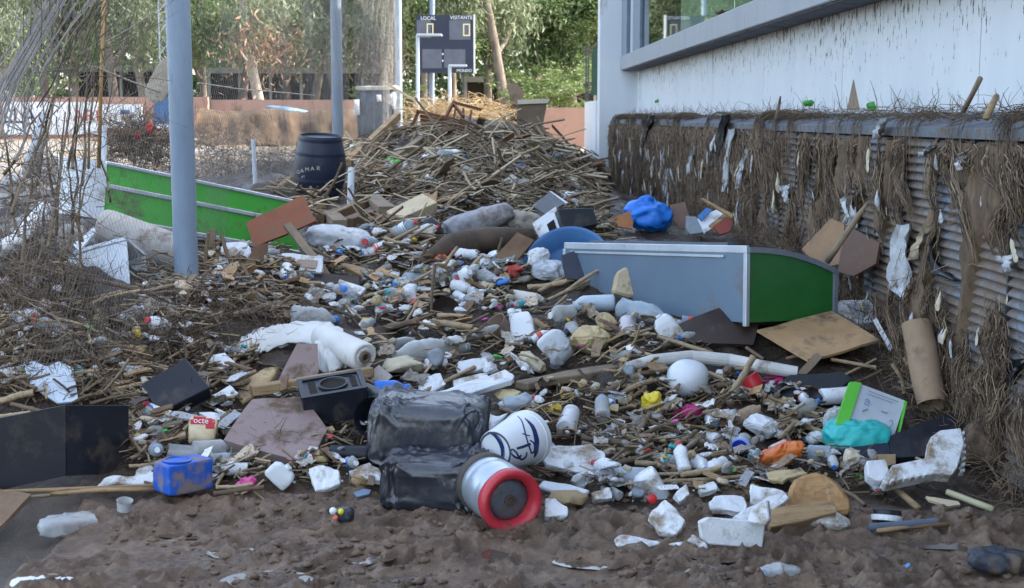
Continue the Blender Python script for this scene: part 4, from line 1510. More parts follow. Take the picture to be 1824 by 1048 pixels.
part(kg, 'hand_slot', [box(.012, .085, .018, (-.178, 0, .05))], dark_void, Mk @ Matrix.Rotation(R(70), 4, 'Z'))

# white paint bucket with navy lettering
p1 = W(882, 803, 7.9); p2 = W(941, 779, 8.2)
Mb = axis(p1, p2); Lb = (p2 - p1).length
bk = empty('paint_bucket', (p1 + p2) / 2 - Vector((0, 0, .15)), 'white plastic paint bucket with navy script lettering lying beside the black bag', 'bucket')
bsh = lathe([(.118, 0), (.122, .004), (.168, Lb - .05), (.174, Lb - .046), (.174, Lb - .036), (.170, Lb - .032), (.172, Lb - .0), (.164, Lb), (.16, Lb - .03)], 56)
part(bk, 'body', bsh, mat('bucket_white', 'cdd3d9', 'd9dee2', scale=3, rough=.32, bump=.03, dirt=.12, dcol='93836f', dscale=4), Mb, smooth=True, auto=40)
part(bk, 'base', lathe([(.117, -.003), (.105, -.004), (.10, .012), (.001, .012)], 40, False), mat('bucket_base_shade', '3c4250', '474e5c', rough=.5, dirt=.2), Mb, smooth=True, auto=40)  # dark grey painted on the base for the shadow it lies in
TB = bvh(bsh, Mb)
navyb = mat('bucket_navy', '1d2c5e', '22326a', rough=.35, bump=0)
q = lambda x, y: (820 + x / 4.033, 710 + y / 4.033)
decal(bk, 'lettering', [ribbon([q(438, 405), q(420, 428), q(392, 420), q(362, 390), q(372, 365), q(400, 385), q(420, 420), q(440, 440), q(470, 420), q(478, 385)], [3, 3.5, 3.5, 3, 2.6, 3, 3.6, 3.4, 3, 2.4]),
                        ribbon([q(405, 360), q(450, 348), q(505, 326)], [4.4, 5, 4.6]), ribbon([q(410, 125), q(440, 160), q(458, 215), q(480, 300), q(512, 395), q(500, 360), q(486, 330)], [1.6, 2.2, 2.4, 2.6, 3.2, 3, 2.4]),
                        ribbon([q(500, 300), q(530, 325), q(532, 375), q(512, 398)], [2.4, 3, 3, 2.6]), ribbon([q(446, 250), q(470, 262), q(500, 268)], 2.2)], TB, navyb)
decal(bk, 'emblem', [ribbon([q(462, 140), q(520, 205), q(548, 300), q(545, 380), q(530, 425)], [1, 7, 9, 7, 2])], TB, navyb)
decal(bk, 'base_band', [ribbon([q(190, 240), q(250, 270), q(296, 345), q(300, 430)], [1.2, 5, 6.5, 3]), ribbon([q(215, 238), q(275, 275), q(312, 350), q(312, 440)], [.8, 1.2, 1.2, 1])], TB, navyb)

# black bin bags


def folds(sh, rx, ry, rz, n, seed, amp=.016):
    """film pulled over a body: soft sag plus many thin straight creases running mostly one way"""
    rg9 = np.random.default_rng(seed)
    V9 = np.array(sh[0], float)
    nn9 = V9 / (np.array([rx, ry, rz]) ** 2); nn9 /= np.linalg.norm(nn9, axis=1, keepdims=True) + 1e-9
    D9 = np.zeros(len(V9))
    for i in range(n):
        c9 = V9[rg9.integers(0, len(V9))]
        d9 = np.array([rg9.normal(0, 1), rg9.normal(0, .5), rg9.normal(0, .45) + .25]); d9 /= np.linalg.norm(d9)
        r9 = V9 - c9
        t9 = r9 @ d9
        q9 = r9 - t9[:, None] * d9
        w9 = np.cross(d9, nn9[rg9.integers(0, len(V9))]); w9 /= np.linalg.norm(w9) + 1e-9
        s9 = q9 @ w9 + .02 * np.sin(t9 * rg9.uniform(8, 20) + i)
        wd9 = rg9.uniform(.006, .016); ln9 = rg9.uniform(.08, .26)
        near9 = np.exp(-(np.linalg.norm(q9, axis=1) / .12) ** 2)
        D9 += rg9.uniform(.3, 1) * amp * (np.exp(-(s9 / wd9) ** 2) - .6 * np.exp(-((s9 - 1.7 * wd9) / wd9) ** 2)) * np.exp(-(t9 / ln9) ** 2) * near9
    soft = np.array([mnoise.noise(Vector(p) * 3.2 + Vector((seed, 0, 0))) for p in V9]) * .022
    V9 = V9 + nn9 * (D9 + soft)[:, None]
    return [tuple(p) for p in V9], sh[1]


for lab9, u9, v9, w9_, h9_, vb9, dep9, e9, sd9, yaw9 in (('big shiny black bin bag, upper and larger of the two beside the white bucket', 763, 772, 214, 120, 838, .27, .34, 3, -6), ('lower black bin bag half hidden behind the keg', 775, 862, 188, 86, 900, .22, .28, 5, -4)):
    Y9 = G(u9, vb9).y
    rx9, rz9 = px(w9_, Y9) / 2, px(h9_, Y9) / 2
    one('bin_bag', folds(sq(rx9, dep9, rz9, e9, e9, 260, 140), rx9, dep9, rz9, 130, sd9), blackbag, lab9, 'bin bag', M=place(W(u9, v9, Y9) + Vector((0, dep9 * .5, 0)), yaw9, 0, 2), smooth=True)
one('black_tube', tube([tuple(W(650, 700, 8.9)), tuple(W(680, 716, 8.7)), tuple(W(700, 722, 8.5))], [.07, .075, .05], 20), blackb, 'short black foam tube behind the big black bag', 'tube', smooth=True)
e = empty('black_drum', W(660, 770, 8.5), 'round black plastic pot lying between the speaker box and the black bag', 'pot')
Mt = axis(W(690, 752, 8.75), W(642, 735, 8.4))
part(e, 'body', lathe([(.10, 0), (.12, .03), (.135, .22), (.13, .235), (.12, .2), (.10, .05)], 32, False), blackb, Mt, smooth=True, auto=50)
part(e, 'bottom', lathe([(.1, 0.002), (.001, .002)], 32, False), blackb, Mt)
one('black_bolster', tube([tuple(G(590, 808, .06)), tuple(G(700, 812, .06))], [.055, .058], 20), mat('black_rubber', '14161d', '1c2029', rough=.5, dirt=.15), 'black padded bar sticking out left of the lower black bag', 'bar', smooth=True)

# blue drum-like bag, blue bin bag and others are soft
sack('blue_bag', 'bright blue knotted plastic bag behind the grey counter', 'bag', mat('blue_bag_skin', '1f6fd0', '2f80dd', scale=4, rough=.38, bump=.8, bscale=14, dirt=.06), 1160, 386, 88, 54, 414, dep=.24, e=.9, amp=.07, sc=4, seed=9, roll=8)
part(ALLT[-1], 'knot', wrinkle(sq(.10, .08, .10, .9, 1, 24, 16), .04, 12, 3), MATS['blue_bag_skin'], Matrix.Translation(W(1150, 364, ALLT[-1].location.y)), smooth=True)
BT = G(1205, 384, .0)
sack('turquoise_bag', 'turquoise plastic bag lying against the green and white box', 'bag', mat('turquoise_skin', '26a5a3', '3cb8b4', scale=4, rough=.4, bump=.8, bscale=14, dirt=.12), 1530, 780, 112, 56, 806, dep=.15, e=.6, amp=.03, sc=8, seed=12, roll=-4)

# white cabinet on its side
M, lx, lz = axes((126, 552, 11.0), (232, 524, 10.95), (97, 466, 11.25))
sy_ = 1 if M.col[1].y > 0 else -1
cb = empty('white_cabinet', M @ Vector((lx / 2, .2 * sy_, 0)), 'open white cabinet tipped over left of the nearest pole', 'cabinet')
wenam = mat('white_enamel', 'c2cad2', 'd0d7dc', rough=.4, dirt=.22, dscale=3)
t_ = .02; D_ = .36


def cbx(x0, x1, y0, y1, z0, z1): return bx(x0, x1, min(y0 * sy_, y1 * sy_), max(y0 * sy_, y1 * sy_), z0, z1, .003)


part(cb, 'front_panel', cbx(0, lx, 0, t_, 0, lz), wenam, M)
part(cb, 'back_panel', cbx(0, lx, D_ - t_, D_, 0, lz), wenam, M)
part(cb, 'top_panel', cbx(-.012, lx + .004, -.012, D_ + .012, lz + .001, lz + .035), wenam, M)
part(cb, 'bottom_panel', cbx(0, lx, t_ + .001, D_ - t_ - .001, 0, t_), wenam, M)
part(cb, 'end_panel', cbx(0, t_, t_ + .001, D_ - t_ - .001, t_ + .001, lz - .001), wenam, M)
part(cb, 'shelf', cbx(t_ + .001, lx - .03, t_ + .001, D_ - t_ - .001, lz * .5, lz * .5 + .018), wenam, M)

# rolled mattress
def rollsh(p1, p2, r, n=40, ends=True):
    Ln = (Vector(p2) - Vector(p1)).length
    return lathe([(r * .05, .02), (r * .25, .004), (r * .3, .02), (r * .55, .004), (r * .6, .02), (r * .85, 0), (r * .97, .015), (r, .05), (r, Ln - .05), (r * .97, Ln - .015), (r * .85, Ln), (r * .6, Ln - .02), (r * .55, Ln - .004), (r * .3, Ln - .02), (r * .05, Ln - .02)], n, False)


p1, p2 = W(180, 402, 12.0), W(330, 455, 11.9)
one('rolled_mattress', warp(subd(rollsh(p1, p2, .17), 1), .03, 4, 2), mat('off_white_cloth', 'a49f98', 'bdb8b1', scale=4, rough=.85, bump=.4, bscale=30, dirt=.35, dscale=3), 'rolled off white mattress lying in front of the green and white counter', 'mattress', M=axis(p1, p2), smooth=True)

# boards of the middle left
board('red_brown_board', 'red brown wooden board leaning against the end of the green and white counter', 'board', redbrown, [(438, 396), (540, 348), (563, 394), (452, 441)], (455, 452), a=62, yaw=-10, t=.03)
board('wooden_board', 'small brown panel standing just below the red brown board', 'panel', brown_wood, [(428, 484), (456, 437), (478, 432), (478, 446), (450, 482)], (450, 486), a=70, yaw=20, t=.03)
board('tilted_post', 'grey weathered post leaning up to the left in front of the white sack', 'post', grey_wood, [(505, 402), (518, 396), (572, 463), (590, 490), (578, 492)], (575, 480), a=50, t=.05, lift=.1)
sack('white_sack', 'plump white woven sack lying right of the red brown board', 'sack', mat('woven_white', 'b9bcc0', 'cfd2d5', scale=6, rough=.75, bump=.5, bscale=40, dirt=.25, dscale=4), 600, 428, 116, 44, 449, dep=.2, e=.65, amp=.03, sc=6, seed=4, roll=6)
sack('grey_cushion', 'long grey stuffed cushion resting on a log right of the pallet', 'cushion', mat('grey_cloth', '85868a', 'a5a6aa', scale=5, rough=.85, bump=.5, bscale=30, dirt=.35, dscale=3), 850, 396, 132, 42, 430, dep=.2, e=.6, amp=.03, sc=5, seed=6, roll=-17)
sack('grey_cushion', 'small pale cushion lying just right of the long grey cushion', 'cushion', mat('cream_cloth', '9c978c', 'b5b0a4', scale=5, rough=.85, bump=.5, bscale=30, dirt=.35, dscale=3), 932, 396, 62, 36, 420, dep=.15, e=.6, amp=.03, sc=6, seed=7, roll=12)
one('dark_log', warp(tube([tuple(G(752, 468, .1)), tuple(G(800, 440, .13)), tuple(G(865, 430, .13)), tuple(G(950, 425, .12))], [.05, .13, .15, .12], 14), .03, 4, 3), mat('log_bark', '453a32', '635446', scale=5, rough=.9, bump=.8, bscale=14), 'thick dark forked log lying under the long grey cushion', 'log', smooth=True)

# pallet
pl = empty('wooden_crate', G(620, 398), 'broken brown wooden crate of two beams lying left of the pale timber', 'crate')
for nm, p_, q_, w_, h_ in (('beam', (568, 390, .10), (672, 358, .16), .12, .10), ('beam', (618, 402, .06), (694, 372, .12), .14, .16), ('crosspiece', (664, 356, .2), (690, 376, .2), .20, .10), ('crosspiece', (590, 384, .12), (606, 398, .1), .16, .08), ('crosspiece', (572, 396, .03), (630, 404, .02), .10, .05)):
    a_ = G(*p_); b_ = G(*q_); Lb9 = (b_ - a_).length
    if Lb9 > 1.3: b_ = a_ + (b_ - a_) * 1.3 / Lb9; Lb9 = 1.3
    part(pl, nm, warp(subd(box(w_, h_, Lb9, (0, 0, Lb9 / 2)), 2), .012, 5, len(nm)), brown_wood if nm == 'beam' else grey_wood, axis(a_, b_))
one('pale_timber', tr([(688, 376), (752, 344), (779, 360), (706, 392)], (700, 392), a=30, yaw=0, t=.14, lift=.12, bevel=.006), pale_wood, 'pale cream timber block lying on the slope left of the grey cushion', 'timber')
one('white_pipe', tube([tuple(W(626, 300, 17.6)), tuple(W(624, 366, 17.4))], .045, 18), mat('white_pipe', 'b5bcc4', 'c6ccd2', rough=.4, dirt=.3), 'short white pipe standing upright right of the dark barrel', 'pipe', smooth=True, auto=40)

# dark wine barrel with lettering
pb_ = W(569, 346, 18.3)
Mw = Matrix.Translation(pb_) @ Matrix.Rotation(R(3), 4, 'Y') @ Matrix.Rotation(R(6), 4, 'X')
rb = px(92, 18.3) / 2
hb = .80
bsh = lathe([(rb * .72, -.1)] + [(rb * (.80 + .20 * math.sin(math.pi * min(1, (k + .5) / 12.))), hb * k / 12) for k in range(13)] + [(rb * .79, hb), (rb * .76, hb), (rb * .75, hb - .03)], 56)
wb = empty('wine_barrel', pb_, 'dark navy barrel with pale lettering standing left of the debris crest', 'barrel')
part(wb, 'body', bsh, mat('barrel_navy', '1b2233', '262e42', scale=3, rough=.42, bump=.12, bscale=14, dirt=.12), Mw, smooth=True, auto=50)
hoop = mat('barrel_hoop', '20273a', '2b3347', rough=.4, metal=.2, bump=.05)
for k in (.08, .28, .70, .93):
    rr_ = rb * (.80 + .20 * math.sin(math.pi * min(1, (k * 12 + .5) / 12.))) + .004
    part(wb, 'hoop', lathe([(rr_ - .012, hb * k - .022), (rr_ + .002, hb * k - .022), (rr_ + .002, hb * k + .022), (rr_ - .012, hb * k + .022)], 56, False), hoop, Mw, smooth=True, auto=40)
TBr = bvh(bsh, Mw)
cream = mat('barrel_lettering', 'b9b6ad', rough=.6, bump=0)
lets = [('G', 531, 306.5, 6.2, -4), ('A', 538, 304.5, 6.6, -4), ('M', 547, 302, 6.8, -4), ('A', 556.5, 300.5, 7, -3), ('R', 567.5, 300, 7.2, -2)]
decal(wb, 'lettering', [textpx(c, x, y, h, a) for c, x, y, h, a in lets] + [textpx('AY', 540, 315, 4, -6)], TBr, cream)

# grey monitor box, dark appliance and boards behind the counter
M, lx, lz = axes((952, 424, 14.2), (985, 412, 14.9), (948, 402, 14.2))
ap = empty('white_appliance', W(960, 425, 14.3), 'small white appliance with a square hole, left of the black box behind the tub', 'appliance')
sh = tr([(948, 398), (990, 368), (1003, 410), (962, 428)], (960, 432), a=65, yaw=-20, t=.05, lift=.05)
part(ap, 'front', sh, hdpe)
part(ap, 'opening', tr([(974, 400), (986, 391), (992, 408), (979, 414)], (960, 432), a=65, yaw=-20, t=.02, lift=.058), dark_void)
one('black_box', tr([(993, 372), (1056, 370), (1066, 400), (1003, 412)], (1010, 425), a=70, yaw=12, t=.3, lift=.1, bevel=.008), blackb, 'black box lying between the white appliance and the grey counter', 'box')
e = empty('tilted_board', W(975, 372, 16), 'tilted square grey panel with a pale edge behind the black box', 'panel')
part(e, 'sheet', tr([(947, 366), (980, 342), (1008, 360), (975, 384)], (975, 388), a=45, t=.02, lift=.12), mat('grey_sheet', '5c6064', '70757a', rough=.5, dirt=.3))
part(e, 'edge', [tr([(978, 340), (982, 341), (1012, 361), (1008, 363)], (975, 388), a=45, t=.04, lift=.14)], silver)
# blue tub
Mt = axis(G(1030, 492, .05) + Vector((0, .25, 0)), G(1005, 470, .3) + Vector((-.1, -.25, .25)))
Mt.translation = W(1012, 486, 12.75)
tub = empty('blue_tub', W(1000, 500, 12.9), 'round blue plastic tub tilted against the left end of the grey counter', 'tub')
part(tub, 'bowl', lathe([(.001, -.12), (.3, -.12), (.33, -.09), (.42, .06), (.45, .065), (.455, .05), (.43, .02), (.34, -.12), (.3, -.15), (.001, -.15)], 56, False), mat('blue_tub', '3f6d9f', '4c7aac', scale=3, rough=.4, bump=.05, dirt=.15), Mt, smooth=True, auto=50)

board('orange_board', 'orange brown board standing left of the blue bag', 'board', orangeb, [(1083, 393), (1132, 371), (1126, 408), (1085, 402)], (1110, 412), a=70, t=.03)
board('pinkish_board', 'pinkish brown board standing right behind the blue bag', 'board', mat('pink_board', '8f7468', 'a18578', rough=.6, dirt=.2), [(1196, 366), (1221, 360), (1232, 400), (1212, 410), (1200, 392)], (1215, 414), a=80, yaw=10, t=.03)
board('brown_board', 'brown board standing left of the blue tub', 'board', brown_wood, [(882, 456), (922, 414), (952, 428), (908, 478)], (905, 480), a=50, t=.03, lift=.05)
# broken drawer unit behind the counter, right
dr = empty('broken_drawer', W(1285, 420, 15), 'broken drawer of wooden, blue and white panels near the louvre wall', 'drawer')
for nm, mm, pts, a in (('white_panel', hdpe, [(1243, 388), (1280, 372), (1296, 390), (1255, 415)], 40), ('blue_panel', pm('3a6ea8'), [(1243, 385), (1258, 370), (1268, 374), (1250, 392)], 50), ('wood_panel', tan_wood, [(1262, 402), (1292, 378), (1302, 384), (1276, 412)], 45), ('red_panel', pm('7e3b30'), [(1270, 404), (1294, 386), (1306, 394), (1300, 412), (1283, 418)], 60), ('wood_rail', tan_wood, [(1248, 354), (1253, 353), (1306, 382), (1304, 388)], 55)):
    part(dr, nm, tr(pts, (1275, 424), a=a, t=.025, lift=.12 if nm != 'wood_rail' else .2), mm)
board('grey_sheet', 'small grey tilted sheet between the counter top and the broken drawer', 'sheet', mat('light_grey_board', '8c959e', '9da6ae', rough=.5, dirt=.2), [(1222, 384), (1240, 386), (1262, 412), (1230, 418), (1222, 408)], (1240, 424), a=70, t=.02)

# cupboard door by the louvre wall, stick in front
cd = empty('cupboard_door', W(1495, 490, 11.2), 'brown cupboard door propped against the louvre wall behind the green counter end', 'door')
part(cd, 'panel', slab(planar([(1428, 444, 11.7), (1504, 400, 11.2), (1462, 478, 11.35), (1498, 470, None)][:3] + [(1498, 470, None)]) and [planar([(1428, 444, 11.7), (1504, 400, 11.2), (1462, 478, 11.35), q9])[i9] for q9, i9 in (((1480, 389, None), 0), ((1480, 389, None), 3), ((1480, 389, None), 1), ((1498, 470, None), 3), ((1480, 389, None), 2))], .025), mat('muddy_veneer', '7a5d42', '94734f', scale=3, rough=.6, dirt=.3))
part(cd, 'panel', slab([planar([(1505, 400, 11.2), (1567, 432, 10.72), (1492, 484, 11.1), q9])[i9] for q9, i9 in (((1560, 470, None), 0), ((1560, 470, None), 1), ((1560, 470, None), 3), ((1520, 492, None), 3), ((1520, 492, None), 2))], .025), mat('dark_veneer', '4d3425', '5d402e', scale=3, rough=.55, dirt=.2))
one('stick', tube([tuple(W(1473, 466, 10.9)), tuple(W(1497, 432, 10.8)), tuple(W(1528, 386, 10.75)), tuple(W(1545, 362, 10.7))], [.03, .028, .024, .012], 8), grey_wood, 'crooked grey stick leaning across the brown cupboard door', 'stick', smooth=True)

# speaker cabinet without its drivers
M, lx, lz = axes((545, 762, 8.65), (660, 742, 8.75), (538, 712, 8.6))
spb = empty('speaker_box', M @ Vector((lx / 2, .1, 0)), 'black speaker cabinet lying face up with an empty round driver hole', 'speaker')
dpth = .30
part(spb, 'cabinet', [bx(0, lx, 0, dpth, 0, lz, .006)], blackb, M)
part(spb, 'face_frame', [bx(-.004, lx + .004, -.004, .03, lz + .001, lz + .012), bx(-.004, lx + .004, dpth - .03, dpth + .004, lz + .001, lz + .012), bx(-.004, .03, .031, dpth - .031, lz + .001, lz + .012), bx(lx - .03, lx + .004, .031, dpth - .031, lz + .001, lz + .012)], blackb, M)
part(spb, 'driver_ring', lathe([(.095, lz + .001), (.1, lz + .014), (.085, lz + .016), (.08, lz + .002)], 36, False), mat('speaker_ring', '23262e', '2d3039', rough=.5), M @ Matrix.Translation((lx * .52, dpth * .5, 0)), smooth=True, auto=40)
part(spb, 'driver_hole', lathe([(.08, lz + .002), (.001, lz + .003)], 36, False), dark_void, M @ Matrix.Translation((lx * .52, dpth * .5, 0)))
part(spb, 'port', [bx(.06, .11, .05, dpth - .05, lz + .0012, lz + .003)], dark_void, M)
part(spb, 'port', [bx(lx - .09, lx - .05, .07, dpth - .07, lz + .0012, lz + .003)], dark_void, M)
part(spb, 'port', [bx(lx * .35, lx * .85, dpth - .06, dpth - .035, lz + .0012, lz + .003)], dark_void, M)

# black box and black panel at the left
M, lx, lz = axes((116, 842, 8.05), (228, 832, 8.35), (116, 725, 8.05))
bb = empty('black_cabinet', M @ Vector((0, .4, 0)), 'big black box shaped cabinet at the left edge of the photo', 'cabinet')
V0 = W(116, 846, 8.05)
A_ = [W(-60, 886, 7.75), W(117, 848, 7.95), W(117, 722, 7.98)]
A_.append(A_[0] + (A_[2] - A_[1]))
B_ = [W(119, 848, 7.952), W(229, 843, 8.35)]
B_ += [B_[1] + (A_[2] - A_[1]), W(119, 722, 7.982)]
part(bb, 'front_panel', slab(A_, .02), blackb)
part(bb, 'side_panel', slab(B_, .02), blackb)
top = [A_[3] + Vector((0, 0, -.002)), A_[2] + Vector((.0, .004, -.002)), B_[2] + Vector((-.01, 0, -.002)), B_[2] + A_[3] - A_[2]]
part(bb, 'top_panel', slab(top, .018, (0, 0, -1)), blackb)
one('black_board', tr([(252, 684), (330, 638), (374, 690), (283, 736)], (290, 738), a=42, yaw=4, t=.12, lift=.05, bevel=.005), blackb, 'thick black square panel lying on the canes above the black cabinet', 'panel')
board('white_mirror_board', 'broken pale blue white board with a crack lying in the litter at left', 'board', mat('pale_board', 'b8c4d0', 'c6d0da', rough=.3, bump=.03, dirt=.12, dscale=4), [(41, 646), (60, 644), (82, 652), (104, 642), (130, 655), (138, 695), (140, 715), (104, 719), (72, 700), (48, 680)], (90, 722), a=35, t=.015, lift=.04)
one('crack_line', tube([tuple(G(48, 678, .09)), tuple(G(78, 658, .09)), tuple(G(106, 636, .08))], .004, 5), mat('dark_twig', '2c241d', rough=.9), 'thin dark twig lying across the broken pale board', 'twig')
board('laminate_board', 'mauve brown laminate panel with twigs on it, left of the black speaker cabinet', 'panel', mauve, [(397, 782), (450, 712), (540, 706), (584, 764), (552, 826)], (550, 832), a=24, yaw=4, t=.07, lift=.05)
board('laminate_board', 'mauve brown panel sticking up behind the long wood beam', 'panel', mauve, [(497, 678), (528, 610), (565, 612), (570, 660), (560, 690)], (540, 690), a=50, yaw=8, t=.03, lift=.05)
Mw_, lx, lz = axes((452, 708, 9.2), (668, 672, 9.55), (448, 690, 9.2))
one('wood_beam', warp(subd(bev(bx(0, lx, 0, .12, 0, lz, 0), .006), 3), .008, 5, 2), tan_wood, 'long tan wooden beam lying above the black speaker cabinet', 'beam', M=Mw_)
Mw_, lx, lz = axes((940, 698, 9.4), (1118, 664, 9.9), (940, 684, 9.4))
one('wood_beam', warp(subd(bev(bx(0, lx, 0, .16, 0, lz, 0), .008), 3), .014, 6, 4), grey_wood, 'weathered split plank lying right of the black bag below the yellow boulder', 'plank', M=Mw_)

# white fabric roll, draped part
wf = mat('white_fleece', 'c3c3c0', 'd6d6d2', scale=4, rough=.8, bump=.35, bscale=26, dirt=.2, dscale=4)
fr_ = empty('fabric_roll', G(600, 650), 'long roll of white fleece with its loose end draped to the left', 'fabric roll')
p1, p2 = G(572, 600, .12), G(652, 638, .10)
p2 = W(650, 637, p1.y - .45)
part(fr_, 'roll', warp(subd(rollsh(p1, p2, px(27, p2.y)), 1), .012, 6, 5), wf, axis(p1, p2), smooth=True)
part(fr_, 'core', lathe([(.045, 0), (.045, .02), (.028, .021), (.028, -.0)], 20), mat('brown_core', '5b4b40', '77665a', rough=.8), axis(p2, p2 + (p2 - p1)) @ Matrix.Translation((0, 0, -.008)), smooth=True, auto=40)


def drape(a, b, wid, sag, seed, sag2=.03, n=24, m=8):
    """soft sheet between two picture edges: a and b are lists of (u, v, lift)"""
    vs = []; fs = []
    A = [G(*p) for p in a]; B = [G(*p) for p in b]
    def lerp(Ps, t):
        x = t * (len(Ps) - 1); i = min(int(x), len(Ps) - 2); f = x - i
        return Ps[i].lerp(Ps[i + 1], f)
    for i in range(n + 1):
        for j in range(m + 1):
            p = lerp(A, i / n).lerp(lerp(B, i / n), j / m)
            p = p + Vector((0, 0, sag * math.sin(math.pi * j / m))) + mnoise.noise_vector(Vector((i * .35, j * .5, seed))) * sag2
            vs.append(tuple(p))
    k = (n + 1) * (m + 1)
    vs += [(x, y + .004, z - .012) for x, y, z in vs]
    for i in range(n):
        for j in range(m):
            q = i * (m + 1) + j
            fs += [(q, q + 1, q + m + 2, q + m + 1), (k + q, k + q + m + 1, k + q + m + 2, k + q + 1)]
    for i in range(n):
        q = i * (m + 1); fs += [(q, q + m + 1, k + q + m + 1, k + q)]
        q += m; fs += [(q, k + q, k + q + m + 1, q + m + 1)]
    return vs, fs


part(fr_, 'loose_end', drape([(470, 585, .10), (520, 576, .12), (570, 572, .16), (612, 585, .2)], [(440, 625, .03), (500, 612, .06), (560, 610, .10), (600, 640, .1)], 0, .05, 4), wf, smooth=True)
part(fr_, 'hanging_flap', drape([(560, 606, .16), (590, 612, .16), (625, 640, .12)], [(566, 655, .04), (585, 664, .04), (622, 650, .04)], 0, .04, 8), wf, smooth=True)
part(fr_, 'tail', drape([(430, 606, .05), (465, 590, .08), (490, 584, .1)], [(424, 636, .02), (460, 628, .04), (512, 612, .05)], 0, .06, 9), wf, smooth=True)
board('white_slab', 'pale speckled flat slab lying behind the left end of the white fabric roll', 'slab', mat('speckled_board', 'b0afaa', 'c8c7c2', scale=6, rough=.8, bump=.3, dirt=.3, dscale=7), [(362, 610), (398, 580), (470, 560), (500, 575), (455, 612), (390, 622)], (430, 622), a=10, t=.03, lift=.04)

# ------------------------------------------------------------------ front left things
M, lx, lz = axes((302, 886, 7.62), (382, 870, 7.85), (293, 833, 7.6))
bc = empty('blue_container', M @ Vector((lx / 2, .1, 0)), 'cut open bright blue plastic container with mud stains at the edge of the mud', 'container')
bluep = mat('blue_plastic', '1f55b5', '2c66c4', scale=4, rough=.32, bump=.12, bscale=10, dirt=.5, dcol='8b7a62', dscale=7)
part(bc, 'body', warp(sq(lx / 2, .095, lz / 2, .14, .16, 72, 40), .012, 6, 3), bluep, M @ Matrix.Translation((lx / 2, .095, lz / 2)), smooth=True, auto=60)
part(bc, 'lip', warp(lathe([(.08, 0), (.085, .012), (.07, .014), (.066, 0)], 24, False), .01, 8, 2), bluep, M @ Matrix.Translation((lx * .35, .085, lz - .006)), smooth=True, auto=40)
board('foam_bar', 'long white foam bar with a rounded knob lying left of the blue container', 'foam', foam, [(172, 862), (186, 848), (240, 846), (248, 828), (262, 824), (272, 830), (280, 846), (292, 848), (292, 862)], (230, 862), a=35, t=.08, lift=.03, bevel=.008)
bottle('white cylindrical bottle lying on canes right of the black cabinet', 'tub', (262, 730), (304, 745), .05, hdpe)
sn = empty('snack_bag', G(360, 795), 'red and cream snack bag standing among canes left of the mauve panel', 'snack bag')
Ysn = G(360, 800).y
cs_ = sq(px(24, Ysn), .045, px(27, Ysn), .5, .5, 40, 24)
vs = []
for x, y, z in cs_[0]:
    k = abs(z) / px(27, Ysn)
    vs.append((x * (1 + .12 * k ** 3), y * (1 - .85 * k ** 2), z))
Ms = place(W(361, 768, Ysn), 0, -12, 6)
bsn = wrinkle((vs, cs_[1]), .01, 26, 3)
part(sn, 'pouch', bsn, mat('cream_film', 'c3ad88', 'd8c8a8', scale=14, rough=.35, bump=.5, bscale=22, dirt=.12), Ms, smooth=True)
TS = bvh(bsn, Ms)
gridp = lambda u0, v0, u1, v1, n=8: ([(u0 + (u1 - u0) * i / n, v0 + (v1 - v0) * j / n) for j in range(n + 1) for i in range(n + 1)], [(j * (n + 1) + i, j * (n + 1) + i + 1, (j + 1) * (n + 1) + i + 1, (j + 1) * (n + 1) + i) for j in range(n) for i in range(n)])
decal(sn, 'red_band', [gridp(339, 742, 383, 756), gridp(366, 756, 382, 764, 4), gridp(340, 788, 360, 794, 4)], TS, mat('red_film', 'a81f2e', 'b82b3a', rough=.35, bump=.2), .003)
decal(sn, 'lettering', [textpx('octe', 358, 750, 8, 4, 26)], TS, mat('white_ink', 'dcdcdc', bump=0), .006)
board('white_strips', 'stack of white plastic strips behind the snack bag', 'strips', hdpe, [(355, 735), (430, 737), (424, 752), (378, 752)], (400, 756), a=30, t=.03, lift=.04)
board('white_card', 'white rectangular card lying right of the black panel', 'card', hdpe, [(363, 712), (410, 686), (421, 702), (374, 724)], (390, 724), a=35, t=.012, lift=.05)
board('white_bowl_piece', 'broken white bowl piece above the black panel', 'bowl piece', hdpe, [(373, 632), (400, 628), (421, 645), (402, 662), (380, 652)], (398, 664), a=40, t=.02, lift=.04)
board('tan_sandal', 'old dirty tan shoe sole lying left of the mauve panel behind the long beam', 'sole', mat('dirty_tan', '9a8462', 'bca77f', scale=9, rough=.8, dirt=.4), [(420, 700), (432, 678), (470, 655), (498, 652), (480, 678), (452, 704), (432, 716)], (450, 714), a=25, t=.05, lift=.05, bevel=.01)
board('brown_sheet', 'dirty brown board corner poking in at the lower left edge of the photo', 'board', mat('dirty_board', '6f5a48', '85705a', scale=3, rough=.8, dirt=.3), [(-60, 868), (0, 872), (56, 882), (0, 938), (-60, 985)], (20, 905), a=8, t=.03, lift=.18)
e = one('cane_bundle', [tube([tuple(G(8, 876, .2)), tuple(G(120, 872, .11)), tuple(G(292, 866, .05))], [.012, .014, .016], 8), tube([tuple(G(90, 880, .12)), tuple(G(180, 873, .08)), tuple(G(298, 872, .04))], [.012, .014, .013], 8)], tan_wood, 'two long tan canes lying side by side below the black cabinet', 'canes', smooth=True)
one('clear_sheet', wrinkle(sq(.16, .1, .05, .6, .6, 40, 20), .02, 14, 4), pet, 'crumpled sheet of clear plastic in the dark gap at lower left', 'plastic sheet', M=place(G(120, 935, .03), 30), smooth=True)
cu = empty('clear_cup', G(221, 908, .03), 'small clear ribbed plastic cup half sunk in the mud left of the blue container', 'cup')
part(cu, 'wall', lathe([(.038, 0), (.045, .06), (.048, .062), (.045, .058), (.036, .004)], 24, False), pet, place(G(221, 909, .035), 0, 10, 8), smooth=True, auto=40)
